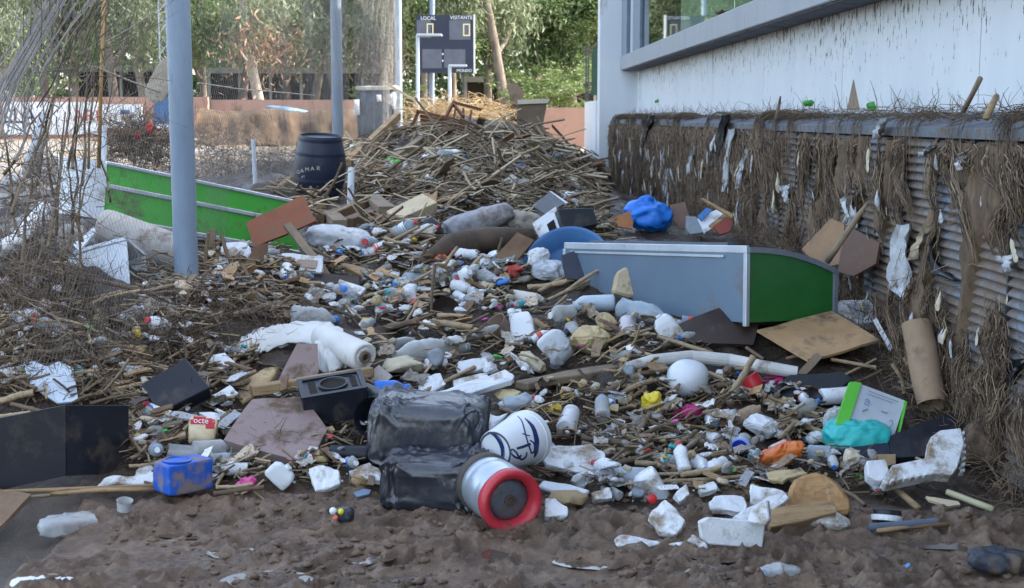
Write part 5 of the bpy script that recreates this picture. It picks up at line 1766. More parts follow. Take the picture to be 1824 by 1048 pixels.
part(cu, 'base', lathe([(.037, .002), (.001, .002)], 24, False), pet, place(G(221, 909, .035), 0, 10, 8))

# ------------------------------------------------------------------ middle of the heap: bottles, cans, stones, foam
board('foam_packaging', 'white moulded foam tray with cut outs lying below the white sack', 'foam', foam, [(498, 462), (502, 450), (575, 457), (573, 486), (500, 484)], (535, 489), a=55, t=.07, lift=.05, bevel=.006)
fp = ALLT[-1]
part(fp, 'recess_shade', [tr([(508, 457), (526, 460), (520, 468), (508, 468)], (535, 489), a=55, t=.01, lift=.0555)], mat('foam_shade', '8d7a6a', 'a39182', rough=.8))  # darker flat patches paint the shade inside the moulded recesses
part(fp, 'recess_shade', [tr([(533, 462), (566, 464), (562, 478), (512, 475)], (535, 489), a=55, t=.01, lift=.0555)], mat('foam_shade', '8d7a6a'))
board('white_plate', 'white square plastic plate standing just right of the nearest pole', 'plate', hdpe, [(392, 440), (402, 431), (440, 432), (448, 448), (440, 463), (398, 464)], (420, 468), a=60, t=.03, lift=.04, bevel=.008)
board('foam_block', 'small white foam block left of the ribbed white bottle, lower heap middle', 'foam', foam, [(544, 502), (575, 500), (590, 518), (560, 524), (545, 518)], (565, 524), a=40, t=.05, lift=.03, bevel=.006)
board('foam_tray', 'white ribbed foam tray lying among sticks below the dark gap', 'foam', foam, [(597, 515), (605, 498), (652, 512), (640, 530), (600, 526)], (620, 530), a=40, t=.05, lift=.04, bevel=.006)
lump('foam_lump', 'rounded dirty white foam lump right of the ribbed foam tray', 'foam', foam, 672, 508, 44, 26, seed=3)
lump('foam_lump', 'flat white foam shard right of the rounded foam lump', 'foam', foam, 716, 503, 48, 16, seed=4)
board('wood_plank', 'short tan plank lying diagonally above the foam tray', 'plank', tan_wood, [(603, 472), (612, 468), (695, 486), (692, 494), (668, 500)], (650, 498), a=30, t=.05, lift=.06, bevel=.004)
board('gap_shade_block', 'dark brown block standing in for the shaded gap under the tan plank', 'box', darkw, [(530, 496), (560, 486), (640, 492), (640, 508), (545, 510)], (580, 512), a=40, t=.12, lift=.0)  # dark block stands in for the shade of the gap
bottle('big clear ribbed water bottle with a blue cap above the white fabric roll', 'ribbed', (520, 562), (598, 570), .085, pet, pm('2f6db8'), lift=.10)
bottle('long clear crushed bottle lying right of the white fabric roll end', 'round', (668, 620), (738, 606), .045, pet, None, seed=4, dent=.25)
bottle('large clear ribbed bottle filled with brown mud, lying left of the brown pot', 'ribbed', (818, 618), (700, 632), .085, pet, None, dent=.12, lift=.08)
bottle('bright blue plastic bottle lying above the big black bag', 'flask', (668, 693), (728, 690), .055, pm('2468c4', .3, .05), pm('2468c4', .3, .05), lift=.09)
lump('grey_stone', 'large grey white stone right of the fabric roll core', 'stone', stone, 714, 656, 84, 40, 680, seed=11, rough=.12)
lump('foam_chunk', 'broken white foam chunk right of the large grey white stone', 'foam', foam, 774, 648, 50, 34, seed=12, rough=.2)
board('white_cup_piece', 'curved white broken cup piece right of the tan beam end', 'cup piece', mat('dirty_white', '9a9088', 'b9b2aa', rough=.6, dirt=.3), [(660, 678), (668, 655), (676, 648), (700, 670), (690, 680)], (680, 684), a=55, t=.02, lift=.04)
board('foam_slab', 'white foam slab right of the blue bottle', 'foam', foam, [(745, 690), (752, 672), (785, 666), (792, 684), (770, 700), (748, 700)], (768, 704), a=40, t=.05, lift=.05, bevel=.006)
board('foam_slab', 'white foam brick piece above the long white board, topmost of the foam pieces there', 'foam', foam, [(812, 654), (816, 642), (868, 634), (872, 650), (848, 660), (818, 664)], (845, 664), a=45, t=.06, lift=.04, bevel=.006)
lump('foam_lump', 'lumpy white foam piece at the upper end of the long white board', 'foam', foam, 872, 660, 36, 28, seed=15, rough=.15)
board('white_board', 'long white board with a dark underside rising to the right above the bin bag', 'board', hdpe, [(732, 712), (760, 702), (900, 660), (918, 668), (912, 678), (765, 722)], (800, 722), a=28, t=.045, lift=.08, bevel=.004)
board('foam_strip', 'white foam strip lying on top of the long white board', 'foam', foam, [(805, 676), (868, 662), (876, 672), (810, 688)], (840, 690), a=30, t=.035, lift=.13, bevel=.004)
board('white_tray', 'white plastic tray edge showing right behind the big black bin bag', 'tray', hdpe, [(832, 724), (862, 730), (884, 742), (905, 736), (862, 775), (846, 770)], (860, 780), a=40, t=.04, lift=.05, bevel=.006)
bottle('white cylindrical spray bottle standing tilted right of the paint bucket', 'tub', (1006, 764), (1024, 716), .058, hdpe, None, lift=.05)
lump('foam_chunk', 'long white broken foam bar above the paint bucket', 'foam', foam, 928, 722, 96, 26, seed=18, rough=.12, roll=-6)
lump('tan_stone', 'tan stone between the paint bucket and the split plank', 'stone', stone_y, 908, 708, 64, 26, seed=19)
lump('yellow_crumpled_pack', 'crumpled yellow packet under the white cylindrical bottle', 'packet', pm('c0a02c', .4, .25), 984, 730, 40, 26, seed=20, smooth=True, rough=.2)
lump('yellow_crumpled_pack', 'yellow and cream packet above the white cylindrical bottle', 'packet', pm('cda83a', .4, .35), 1010, 704, 54, 20, seed=22, smooth=True, rough=.25)
# brown pot, jugs and boulders
Mt = axis(G(884, 606, .09), G(884, 606, .09) + Vector((.1, -.05, .16)))
p1 = G(893, 588, .1); 
pt = empty('brown_pot', p1, 'brown plastic plant pot lying left of the white jerrycan with the open handle', 'pot')
Mt = axis(W(902, 602, p1.y + .05), W(872, 572, p1.y - .02))
part(pt, 'wall', lathe([(.075, 0), (.115, .16), (.118, .17), (.11, .168), (.072, .008)], 32, False), mat('pot_brown', '6e5a4b', '7e6959', rough=.55, dirt=.2), Mt, smooth=True, auto=40)
part(pt, 'base', lathe([(.075, .001), (.001, .001)], 32, False), mat('pot_brown', '6e5a4b'), Mt)
jerry('white jerrycan with an open handle standing left of the yellow boulder', (934, 612), (926, 558, .12), 44, hdpe, hdpe, lift=.02, depth=.6, nk=-.34)
jerry('white jug with a black cap lying left of the yellow boulder', (968, 628), (1006, 596), 46, mat('milky_plastic', 'b4bcc4', 'ccd2d8', scale=4, rough=.4, dirt=.35, dscale=5), pm('1d1f24'), handle=False, lift=.06, nk=0)
lump('yellow_boulder', 'big pale yellow boulder in the middle of the heap', 'boulder', stone_y, 1050, 606, 78, 58, 632, seed=25, rough=.12, n=26)
lump('yellow_stone', 'smaller tan stone lying above right of the big yellow boulder', 'stone', stone_y, 1082, 576, 54, 34, seed=26, roll=30)
lump('white_stone', 'white brown rubble stone left of the split plank upper end', 'stone', stone, 945, 650, 62, 42, seed=27, rough=.14, roll=30)
bottle('crushed clear bottle below the jug with the black cap', 'round', (1012, 626), (985, 652), .055, pet, pm('5a5f66'), seed=6, dent=.3)
bottle('clear plastic cup lying at the right tip of the split plank', 'tub', (1122, 634), (1090, 638), .045, pet, None)
bottle('white round bottle lying above the boulder, left of the water bottle', 'round', (1094, 540), (1018, 543), .07, mat('frosted', 'a9b9c8', 'bccad6', rough=.4, dirt=.12, clear=.15), None, lift=.07)
bottle('large clear water bottle with a turquoise label below the grey counter', 'ribbed', (1106, 548), (1188, 566), .085, petb, None, lift=.09)
decal_sh = None
bottle('milky torn plastic tub right of the tan stone', 'tub', (1118, 596), (1118, 562), .07, mat('pink_milky', 'b0a6ac', 'c4bcc2', rough=.4, dirt=.3, clear=.1), None, lift=.03)
jerry('white rectangular canister lying right of the water bottle', (1205, 606), (1174, 566), 40, hdpe, None, lift=.05, depth=.6, handle=False, nk=0)
bottle('off white frosted bottle lying left of the white round bottle', 'round', (912, 527), (972, 536), .055, mat('dirty_milk', 'b8b2a8', 'cdc8be', rough=.5, dirt=.3), None)
board('dark_board', 'dark brown board leaning on the grey counter under its green end', 'board', darkw, [(1206, 578), (1304, 538), (1352, 578), (1340, 614), (1222, 610)], (1275, 618), a=35, yaw=4, t=.03, lift=.05)
board('plywood_board', 'tan plywood board lying flat on the heap below the dark green counter end', 'board', ply, [(1349, 588), (1480, 553), (1567, 606), (1438, 641)], (1455, 646), a=14, t=.02, lift=.14)
ft = empty('foam_tray', G(1530, 575), 'white angular foam tray with hollows right of the plywood board', 'foam')
part(ft, 'body', tr([(1481, 552), (1498, 534), (1548, 533), (1560, 545), (1576, 574), (1530, 575)], (1530, 580), a=40, t=.10, lift=.06, bevel=.008), foam)
part(ft, 'hollow_shade', tr([(1508, 541), (1545, 540), (1554, 553), (1532, 570), (1516, 556)], (1530, 580), a=40, t=.01, lift=.0645), mat('foam_hollow_shade', '8b9096', 'a4a9ae', rough=.8, bump=.3))  # flat grey patch paints the shade of the hollow
one('white_strip', tr([(1556, 570), (1561, 566), (1591, 620), (1586, 626)], (1590, 640), a=55, t=.02, lift=.04), hdpe, 'narrow white strip slanting down beside the foam tray and cardboard tube', 'strip')
# cardboard tube
p1, p2 = W(1660, 722, 8.95), W(1634, 577, 9.3)
tbm = empty('cardboard_tube', p1, 'big brown cardboard tube standing against the louvre wall', 'tube')
Mc = axis(p1, p2); Lc = (p2 - p1).length
part(tbm, 'wall', warp(subd(lathe([(.098, 0), (.108, Lc), (.10, Lc), (.09, .02)], 32, False), 2), .02, 4, 3), card, Mc, smooth=True, auto=40)
one('bamboo_cane', tube([tuple(G(1646, 690, .12)), tuple(W(1612, 640, 9.9))], .02, 10), tan_wood, 'short cane leaning at the foot of the cardboard tube', 'cane', smooth=True)

# long white curved moulding
one('white_moulding', tube([tuple(G(u, v, .10)) for u, v in ((1118, 652), (1165, 642), (1230, 636), (1300, 642), (1360, 654), (1420, 664))], [.03, .045, .05, .05, .05, .045], 14), mat('dirty_white_strip', 'b5b4b0', 'cccbc7', scale=5, rough=.6, dirt=.25), 'long curved white moulding lying below the canes right of the split plank', 'moulding')
# white globe
Yg = G(1228, 712).y
gl_ = empty('white_globe', W(1228, 712, Yg), 'large round white plastic globe open underneath, in the right middle of the heap', 'globe')
part(gl_, 'shell', warp(sq(px(39, Yg), px(39, Yg), px(33, Yg), .85, .9, 40, 26), .012, 7, 3), mat('globe_white', 'c6cdd4', 'd5dade', rough=.4, dirt=.14, dscale=4), Matrix.Translation(W(1228, 679, Yg) + Vector((0, .1, 0))), smooth=True)
# near right things
board('black_board', 'black board with a pale edge lying left of the green and white box', 'board', blackb, [(1372, 694), (1408, 668), (1500, 662), (1518, 676), (1462, 710), (1390, 706)], (1440, 716), a=28, t=.02, lift=.10)
board('wooden_wedge', 'wooden wedge plank leaning above the black board', 'plank', grey_wood, [(1418, 668), (1450, 632), (1458, 630), (1464, 638), (1436, 668)], (1440, 676), a=55, t=.04, lift=.08)
bottle('white squarish container lying left of the green and white box', 'tub', (1462, 708), (1520, 702), .075, hdpe, None, lift=.08, sqz=.8, name='white_container', cat='container')
# green and white box with printing
bxm = empty('printed_box', G(1545, 775), 'white box with green stripes and faint blue print behind the turquoise bag', 'box')
pts = [(1484, 770), (1516, 682), (1614, 712), (1590, 790), (1560, 800)]
face = lambda p, t, l: tr(p, (1540, 790), a=58, yaw=6, t=t, lift=l)
part(bxm, 'face', face([(1494, 764), (1522, 680), (1612, 714), (1588, 792), (1530, 800)], .10, .06), mat('box_grey_white', 'aab2ba', 'bcc3ca', scale=4, rough=.45, dirt=.15))
part(bxm, 'green_stripe', face([(1486, 764), (1514, 680), (1535, 682), (1506, 772)], .04, .066), mat('box_green', '57b53a', '67c24a', rough=.4, bump=.05, dirt=.08))
part(bxm, 'green_stripe', face([(1600, 776), (1612, 714), (1616, 716), (1598, 794), (1590, 792)], .04, .066), mat('box_green', '57b53a'))
fb = face([(1494, 764), (1522, 680), (1612, 714), (1588, 792), (1530, 800)], .10, .064)
TF = bvh(fb)
decal(bxm, 'print', [ribbon([(1540, 714), (1545, 711), (1549, 716), (1545, 722), (1540, 719), (1547, 714)], 1.4), ribbon([(1584, 752), (1588, 748), (1590, 756), (1585, 760)], 1.2)], TF, mat('print_blue', '5f83ab', bump=0))
decal(bxm, 'print', [ribbon([(1536, 733), (1546, 729)], 2.2, 2), ribbon([(1570, 732), (1574, 735), (1582, 736)], 1.8, 3), ribbon([(1548, 697), (1600, 716)], 1.0, 3), ribbon([(1546, 702), (1590, 718)], 1.0, 3)], TF, mat('print_grey', '6b747e', bump=0))
sack('bubble_wrap', 'clear plastic film hanging over the left corner of the green and white box', 'film', pet, 1500, 758, 58, 66, 790, dep=.06, e=.7, amp=.02, sc=16, seed=5)
board('black_board', 'large black board lying behind the white foam corner at right', 'board', blackb, [(1586, 776), (1640, 752), (1722, 730), (1730, 770), (1660, 812), (1590, 816)], (1650, 822), a=22, t=.03, lift=.08)
board('dark_flap', 'dark navy flap below the turquoise bag', 'flap', pm('1f2536', .5, .2), [(1495, 800), (1580, 790), (1600, 815), (1560, 830), (1520, 822)], (1550, 832), a=30, t=.02, lift=.03)
# foam corner
fc = empty('foam_corner', G(1650, 872), 'large white L shaped foam corner with a toothed edge at the right front', 'foam')
fpts = [(1570, 876), (1572, 845), (1590, 828), (1652, 815), (1658, 778), (1676, 766), (1712, 760), (1720, 792), (1706, 838), (1700, 850), (1668, 852), (1600, 866)]
fa = lambda p, t, l, bv=.006: tr(p, (1650, 872), a=42, yaw=4, t=t, lift=l, bevel=bv)
part(fc, 'body', fa([(1572, 856), (1590, 828), (1652, 815), (1658, 778), (1676, 766), (1712, 762), (1718, 790), (1706, 832), (1696, 846), (1668, 843), (1580, 862)], .09, .12), foam)
part(fc, 'arm', fa([(1544, 820), (1578, 818), (1584, 838), (1572, 856), (1560, 856), (1546, 846)], .08, .10), foam)
for i in range(9):
    u = 1590 + i * 12; v = 855 - i * 2.2
    if i < 6: part(fc, 'tooth', fa([(u - 3, v - 2), (u + 4, v - 4), (u + 4, v + 1), (u - 3, v + 3)], .05, .125, .003), foam)
for i in range(7):
    u = 1707 + (3 - abs(i - 3)) * .8; v = 770 + i * 11
    part(fc, 'tooth', fa([(u + 4, v), (u + 12, v - 2), (u + 12, v + 4), (u + 4, v + 5)], .05, .10, .003), foam)
board('tan_block', 'tan wood offcut behind the left arm of the foam corner', 'block', tan_wood, [(1552, 808), (1598, 808), (1598, 826), (1575, 830), (1552, 826)], (1575, 835), a=50, t=.05, lift=.04, bevel=.004)
lump('rubble_stone', 'jagged grey white concrete rubble left of the foam corner', 'rubble', stone, 1516, 822, 56, 50, 846, seed=31, rough=.2, n=14)
# stump, beams, stones at the front right
one('tree_stump', warp(warp(subd(tr([(1404, 906), (1404, 868), (1418, 850), (1460, 838), (1490, 860), (1517, 888), (1514, 908), (1480, 914), (1440, 908)], (1462, 916), a=48, t=.20, lift=.06, bevel=.02), 3), .02, 6, 3), .008, 22, 4), mat('cut_wood', '8f6b46', 'b58f62', scale=3, rough=.8, bump=.6, bscale=20, stretch=(1, 5, 1), dirt=.3, dscale=5), 'cut tan tree stump block with a rough grain at the front right', 'stump')
board('wood_offcut', 'thick pale brown timber offcut below the tree stump', 'timber', tan_wood, [(1366, 915), (1380, 903), (1484, 892), (1492, 912), (1440, 925), (1372, 940)], (1425, 944), a=45, t=.08, lift=.05, bevel=.005)
lump('white_rock', 'white granite like rock lying in front of the timber offcut', 'rock', mat('granite', 'a8a59e', 'd2cfc8', scale=45, rough=.85, bump=.6, bscale=60, dirt=.3, dscale=5), 1478, 932, 86, 40, 948, seed=36, rough=.16, n=44, smooth=True)
board('tan_slab', 'flat tan stone slab left above the tree stump', 'slab', stone_y, [(1366, 840), (1424, 832), (1436, 842), (1392, 858), (1370, 852)], (1400, 862), a=30, t=.03, lift=.05, bevel=.005)
# orange bag, lids, cups
sack('orange_bag', 'orange and red crisp bag lying left above the tree stump', 'crisp bag', mat('orange_film', 'c2502a', 'd9803a', scale=5, rough=.35, bump=.6, bscale=18, dirt=.15), 1392, 816, 92, 36, 840, dep=.08, e=.8, amp=.04, sc=9, seed=7, roll=-16)
cc_ = empty('blue_lidded_jar', G(1318, 815), 'jar lying with a violet blue lid facing the camera', 'jar')
p1 = G(1318, 798, .05); Mj = axis(p1 + Vector((.05, .14, .02)), p1)
Lj = .15
part(cc_, 'glass', lathe([(.001, 0), (.05, .0), (.056, .02), (.056, Lj - .03), (.05, Lj - .02)], 28, False), pet, Mj, smooth=True, auto=40)
part(cc_, 'rim', lathe([(.05, Lj - .03), (.068, Lj - .03), (.07, Lj - .015), (.066, Lj), (.054, Lj)], 32, False), pm('8fa6cf'), Mj, smooth=True, auto=40)
part(cc_, 'lid', lathe([(.054, Lj - .001), (.05, Lj - .004), (.001, Lj - .004)], 32, False), mat('violet_lid', '2a33b0', '343dc0', rough=.35, bump=.02), Mj, smooth=True, auto=40)
bottle('clear round plastic cup lying right of the orange crisp bag', 'tub', (1440, 808), (1480, 812), .06, petb, None)
bottle('squashed white paper cup above the orange crisp bag', 'tub', (1378, 806), (1400, 796), .05, pm('b8a8a0', .5, .2), pm('a03a44'))
lump('white_packet', 'crumpled white plastic packet in the right middle above the violet lid', 'packet', mat('white_film', 'c4c8cc', 'd6d9dc', rough=.4, bump=.7, bscale=16, dirt=.25), 1358, 762, 72, 44, 786, seed=41, rough=.2, roll=14)
lump('tan_crumpled_board', 'long crumpled tan cardboard strip left above the white packet', 'cardboard', card, 1330, 748, 80, 34, 766, seed=42, rough=.2, roll=-32)
sack('pink_packet', 'shiny magenta packet lying below the white globe', 'packet', mat('magenta_film', 'a3185f', 'c02a75', rough=.3, bump=.6, bscale=20, dirt=.08), 1226, 736, 52, 24, 748, dep=.06, e=.7, amp=.02, sc=14, seed=11, roll=-8)
sack('pink_packet', 'small magenta packet lying left of the black board', 'packet', mat('magenta_film', 'a3185f'), 1380, 678, 36, 14, 684, dep=.05, e=.7, amp=.015, sc=14, seed=13)
sack('striped_packet', 'yellow and blue striped snack packet left below the white globe', 'packet', pm('c2ad2c', .35, .12), 1162, 716, 38, 34, 734, dep=.06, e=.7, amp=.02, sc=12, seed=15)
spk = ALLT[-1]
one('red_beaker', lathe([(.001, 0), (.055, 0), (.07, .01), (.074, .09), (.07, .1), (.001, .1)], 28, False), pm('a81f2a', .35, .12), 'dark red plastic beaker standing right of the crossed canes', 'beaker', M=axis(G(1346, 692, .04), G(1336, 676, .1)), smooth=True, auto=40)
bk_ = empty('black_lid_jar', G(1582, 925), 'round black lid with a white rim lying at the front right edge of the heap', 'lid')
Ml = place(G(1580, 922, .03), 0, -18, 6)
part(bk_, 'lid', lathe([(.001, .04), (.075, .04), (.078, .03), (.078, .01)], 32, False), blackb, Ml, smooth=True, auto=40)
part(bk_, 'rim', lathe([(.078, .012), (.088, .01), (.088, -.02), (.07, -.02)], 32, False), hdpe, Ml, smooth=True, auto=40)
one('grey_pipe', tube([tuple(G(1549, 940, .04)), tuple(G(1668, 930, .04))], .022, 14), mat('grey_pvc', '5a6573', '687482', rough=.45, dirt=.2), 'short grey plastic pipe lying at the front right', 'pipe', smooth=True, auto=40)
one('cane', tube([tuple(G(1562, 946, .03)), tuple(G(1620, 938, .03)), tuple(G(1690, 934, .03))], [.012, .014, .013], 8), tan_wood, 'thin tan cane lying just in front of the short grey pipe', 'cane', smooth=True)
one('cane', tube([tuple(G(1686, 876, .09)), tuple(G(1730, 893, .05)), tuple(G(1770, 908, .03))], [.018, .02, .02], 10), mat('green_cane', 'a9a683', 'c0bb96', scale=5, rough=.6, stretch=(1, 1, 2)), 'thick pale green cane poking out right under the foam corner', 'cane', smooth=True)
one('cane', tube([tuple(G(1596, 872, .06)), tuple(G(1636, 905, .02))], [.02, .019], 10), tan_wood, 'short thick tan cane under the middle of the foam corner', 'cane', smooth=True)
board('pale_offcut', 'thin pale wood offcut lying under the right end of the foam corner', 'offcut', pale_wood, [(1650, 884), (1708, 892), (1712, 898), (1688, 902), (1655, 890)], (1690, 905), a=25, t=.015, lift=.03)
bottle('small clear bottle with a red cap in front of the foam corner', 'water', (1556, 858), (1568, 886), .03, petb, pm('b02a2a'), lift=.04)
lump('brown_rock', 'grey brown rock at the right front edge near the pale green cane', 'rock', mat('brown_rock', '6a5a4c', '7f6e5e', scale=5, rough=.9, bump=.7, bscale=20), 1680, 912, 40, 26, seed=44)
# foam and bottles along the front edge
fbx = empty('foam_box', G(1310, 975), 'broken white foam box end at the front edge of the heap', 'foam')
part(fbx, 'front', tr([(1246, 930), (1262, 922), (1364, 930), (1358, 978), (1264, 970), (1250, 960)], (1310, 980), a=78, yaw=6, t=.05, lift=.02, bevel=.006), foam)
part(fbx, 'side', tr([(1338, 905), (1366, 890), (1370, 926), (1362, 936), (1330, 930)], (1350, 975), a=70, yaw=-30, t=.05, lift=.06, bevel=.006), foam)
for k, (pts, anc, a, lab) in enumerate([
    ([(1155, 915), (1186, 888), (1222, 928), (1206, 950), (1178, 946)], (1190, 952), 35, 'white foam piece with a round notch on the mud left of the broken foam box'),
    ([(1092, 960), (1110, 953), (1172, 962), (1176, 968), (1100, 972)], (1135, 976), 12, 'thin dirty white foam shard flat on the mud at front'),
    ([(1190, 970), (1225, 960), (1232, 950), (1250, 958), (1262, 972), (1230, 976)], (1225, 978), 15, 'flat white foam shard left of the broken foam box'),
    ([(1262, 895), (1270, 882), (1322, 884), (1332, 896), (1330, 912), (1264, 906)], (1300, 918), 30, 'wide broken foam plate behind the broken foam box'),
    ([(1302, 920), (1345, 898), (1398, 874), (1404, 890), (1370, 915), (1330, 930)], (1350, 936), 35, 'white foam plate leaning right behind the broken foam box'),
    ([(1338, 862), (1395, 874), (1402, 886), (1366, 905), (1340, 896)], (1370, 910), 40, 'white foam block left of the tree stump'),
    ([(966, 812), (972, 796), (1050, 792), (1078, 806), (1074, 834), (1026, 842), (975, 828)], (1020, 844), 35, 'white foam slab box right of the paint bucket'),
    ([(970, 888), (988, 888), (1012, 905), (1008, 918), (970, 920)], (990, 922), 35, 'ribbed white foam scrap right of the keg'),
    ([(1055, 878), (1080, 868), (1088, 866), (1090, 886), (1058, 890)], (1075, 892), 35, 'white foam corner scrap right of the white sole'),
    ([(548, 836), (575, 830), (604, 836), (606, 862), (575, 874), (562, 876)], (580, 878), 45, 'white foam chunk with a square hole left of the lower bin bag'),
    ([(620, 838), (656, 822), (684, 838), (680, 856), (626, 852)], (652, 862), 35, 'white foam sheet left of the lower black bin bag'),
    ([(1320, 735), (1352, 728), (1360, 740), (1330, 748)], (1340, 752), 35, 'small white foam wafer in the right middle'),
    ([(1243, 866), (1272, 852), (1278, 868), (1250, 878)], (1262, 880), 40, 'white foam cube right of the canister with a red cap'),
    ([(1198, 880), (1225, 862), (1228, 880), (1210, 892)], (1215, 892), 40, 'white foam splinter just right of the canister with a red cap'),
]):
    board('foam_piece', lab, 'foam', foam, pts, anc, a=a, t=.05 if a > 20 else .015, lift=.04 if a > 20 else .02, bevel=.005)
board('white_sole', 'white scuffed shoe sole lying right of the keg rim', 'sole', mat('scuffed_white', 'b9bec6', 'd0d4d8', scale=12, rough=.5, bump=.4, dirt=.22), [(957, 866), (968, 856), (1018, 862), (1050, 872), (1040, 880), (985, 876)], (1005, 884), a=30, t=.03, lift=.04, bevel=.008)
lump('tan_bottle_rock', 'smooth tan stone lying right of the keg', 'stone', mat('smooth_tan', '8d7a58', 'a28e6a', scale=6, rough=.7, dirt=.3), 1012, 893, 76, 32, seed=51, rough=.03, smooth=True, n=40)
bottle('clear bottle lying in front of the white foam slab box', 'round', (1018, 838), (972, 818), .05, pet, None, lift=.05)
bottle('long translucent bottle lying flat behind the canister with a red cap', 'round', (1152, 850), (1052, 846), .055, mat('frosted_grey', '9aa6b2', 'b0bac4', rough=.35, dirt=.2, clear=.25), pm('c0c4c8'), lift=.05)
bottle('squashed grey bottle left of the long translucent bottle', 'round', (1048, 846), (1022, 866), .045, pet, None, seed=8, dent=.3)
jerry('white canister with a red cap lying at the front edge', (1180, 858), (1138, 882), 66, hdpe, None, lift=.07, depth=.7, handle=False, nk=0)
jc = ALLT[-1]
pcap = W(1162, 890, G(1160, 905).y - .02)
part(jc, 'cap', lathe([(.026, 0), (.028, .015), (.022, .018), (.001, .018)], 24, False), pm('c0232c', .35, .03), axis(pcap + Vector((0, .02, 0)), pcap + Vector((0, -.1, .03))), smooth=True, auto=40)
jerry('dirty white container lying left of the tan foam piece at front left', (488, 858), (512, 834), 50, hdpe, None, lift=.04, depth=.55, handle=False, nk=0)
lump('yellow_foam', 'torn yellowish foam rubber piece below the mauve panel corner', 'foam rubber', mat('foam_rubber', 'b39d6c', 'c9b485', scale=6, rough=.9, bump=.5, bscale=30, dirt=.2), 556, 816, 66, 28, seed=53, rough=.15, roll=10)
bottle('clear bottle lying left of the mauve panel, upper of the two', 'round', (345, 800), (412, 796), .05, pet, pm('8aa0b8'), lift=.09)
bottle('clear crushed bottle lying left of the mauve panel, lower of the two', 'round', (300, 806), (370, 812), .05, pet, None, lift=.05, dent=.25)
bottle('clear blue tinted bottle lying right behind the blue container', 'round', (362, 824), (420, 816), .045, petb, None, lift=.06)
lump('brick_piece', 'brown wooden brick below the white foam sheet', 'block', tan_wood, 640, 860, 50, 26, seed=55, n=10, rough=.02)
board('blue_scrap', 'blue grey plastic scrap on the mud left of the lower bin bag', 'scrap', pm('5a6f86'), [(628, 878), (645, 870), (660, 872), (656, 880), (634, 886)], (645, 888), a=25, t=.015, lift=.02)
sack('colourful_can', 'small crushed colourful can lying alone on the mud', 'can', mat('can_dark', '22252c', '343842', rough=.35, bump=.3), 615, 924, 32, 26, 936, dep=.05, e=.7, amp=.01, sc=10, seed=17)
cn = ALLT[-1]
cn.location.z += .03; cn.location.y -= .04
Yc = cn.location.y
for nm, uv, r, hx in (('yellow_patch', (609, 917), 6, 'c8c03a'), ('white_patch', (595, 916), 7, 'c9ced4'), ('red_patch', (600, 928), 5, 'd0604c')):
    part(cn, nm, ico(2, (px(r, Yc),) * 3), pm(hx), Matrix.Translation(W(uv[0], uv[1], Yc - .02)), smooth=True)
sack('pink_wrapper', 'pink and white crumpled wrapper at the mud edge right of the blue container', 'wrapper', pm('b8407c', .4, .2), 436, 868, 40, 24, 880, dep=.04, e=.8, amp=.02, sc=16, seed=19, roll=-20)
# pieces lying in the mud along the bottom
sack('dark_cloth', 'dark wet cloth lying in the mud at the lower right edge', 'cloth', mat('dark_cloth', '1f242c', '39414b', scale=6, rough=.6, bump=.6, bscale=18, dirt=.4), 1790, 1005, 120, 40, 1022, dep=.12, e=.8, amp=.03, sc=9, seed=23)
sack('clear_wrapper', 'crumpled clear wrapper lying in the mud, lower right', 'wrapper', pet, 1388, 1022, 86, 26, 1032, dep=.06, e=.8, amp=.02, sc=14, seed=25)
board('blue_scrap', 'small blue plastic scrap beside the clear wrapper in the mud', 'scrap', pm('3f6fb0'), [(1336, 1020), (1368, 1014), (1370, 1020), (1340, 1028)], (1350, 1030), a=15, t=.01, lift=.015)
board('blue_scrap', 'tiny blue scrap in the mud below the white rock', 'scrap', pm('5f8fc0'), [(1610, 1008), (1618, 1002), (1622, 1006), (1614, 1013)], (1616, 1014), a=20, t=.01, lift=.015)
sack('white_cloth', 'muddy white cloth lying in the mud at the lower left corner', 'cloth', foam, 72, 1040, 104, 18, 1046, dep=.08, e=.8, amp=.03, sc=12, seed=27)

# ------------------------------------------------------------------ crest: bench, planks, boards
rw = mat('reddish_wood', '5a3826', '77492f', scale=4, rough=.6, bump=.2, bscale=20, stretch=(1, 1, 4))
YB = 25.5
bn_ = empty('wooden_bench', W(800, 240, YB), 'overturned reddish wooden slatted bench on top of the debris crest', 'bench')


def bar(u0, v0, u1, v1, wp, Y0=YB, Y1=YB, d=.06):
    a = W(u0, v0, Y0); c = W(u1, v1, Y1); r = px(wp, YB)
    L_ = (c - a).length
    return [tuple(axis(a, c) @ Vector(p)) for p in box(r, d, L_, (0, 0, L_ / 2))[0]], box(1, 1, 1)[1]


part(bn_, 'rail', bar(742, 198, 862, 226, 5), rw)
part(bn_, 'rail', bar(806, 182, 858, 196, 4, YB + .7, YB + .7), rw)
part(bn_, 'leg', bar(745, 200, 731, 232, 5), rw)
part(bn_, 'leg', bar(806, 186, 790, 216, 4, YB + .6, YB + .1), rw)
part(bn_, 'leg', bar(806, 184, 826, 208, 4, YB + .7, YB + .2), rw)
part(bn_, 'rail', bar(728, 233, 800, 243, 4), rw)
for i in range(5):
    part(bn_, 'slat', bar(748 + i * 1, 207 + i * 7, 836 - i * 4, 224 + i * 5, 2.4, YB + .05, YB + .1), rw)
for i in range(3):
    part(bn_, 'spindle', bar(812 + i * 14, 190 + i * 4, 806 + i * 13, 222 + i * 3, 3, YB + .6, YB + .1), rw)
one('long_plank', bar(620, 290, 709, 207, 9, 21, 23.2, .12), tan_wood, 'long tan plank leaning up against the left of the crest', 'plank')
one('long_plank', bar(688, 296, 752, 252, 10, 20.5, 22, .16), grey_wood, 'dark weathered plank on the crest right of the long tan plank', 'plank')
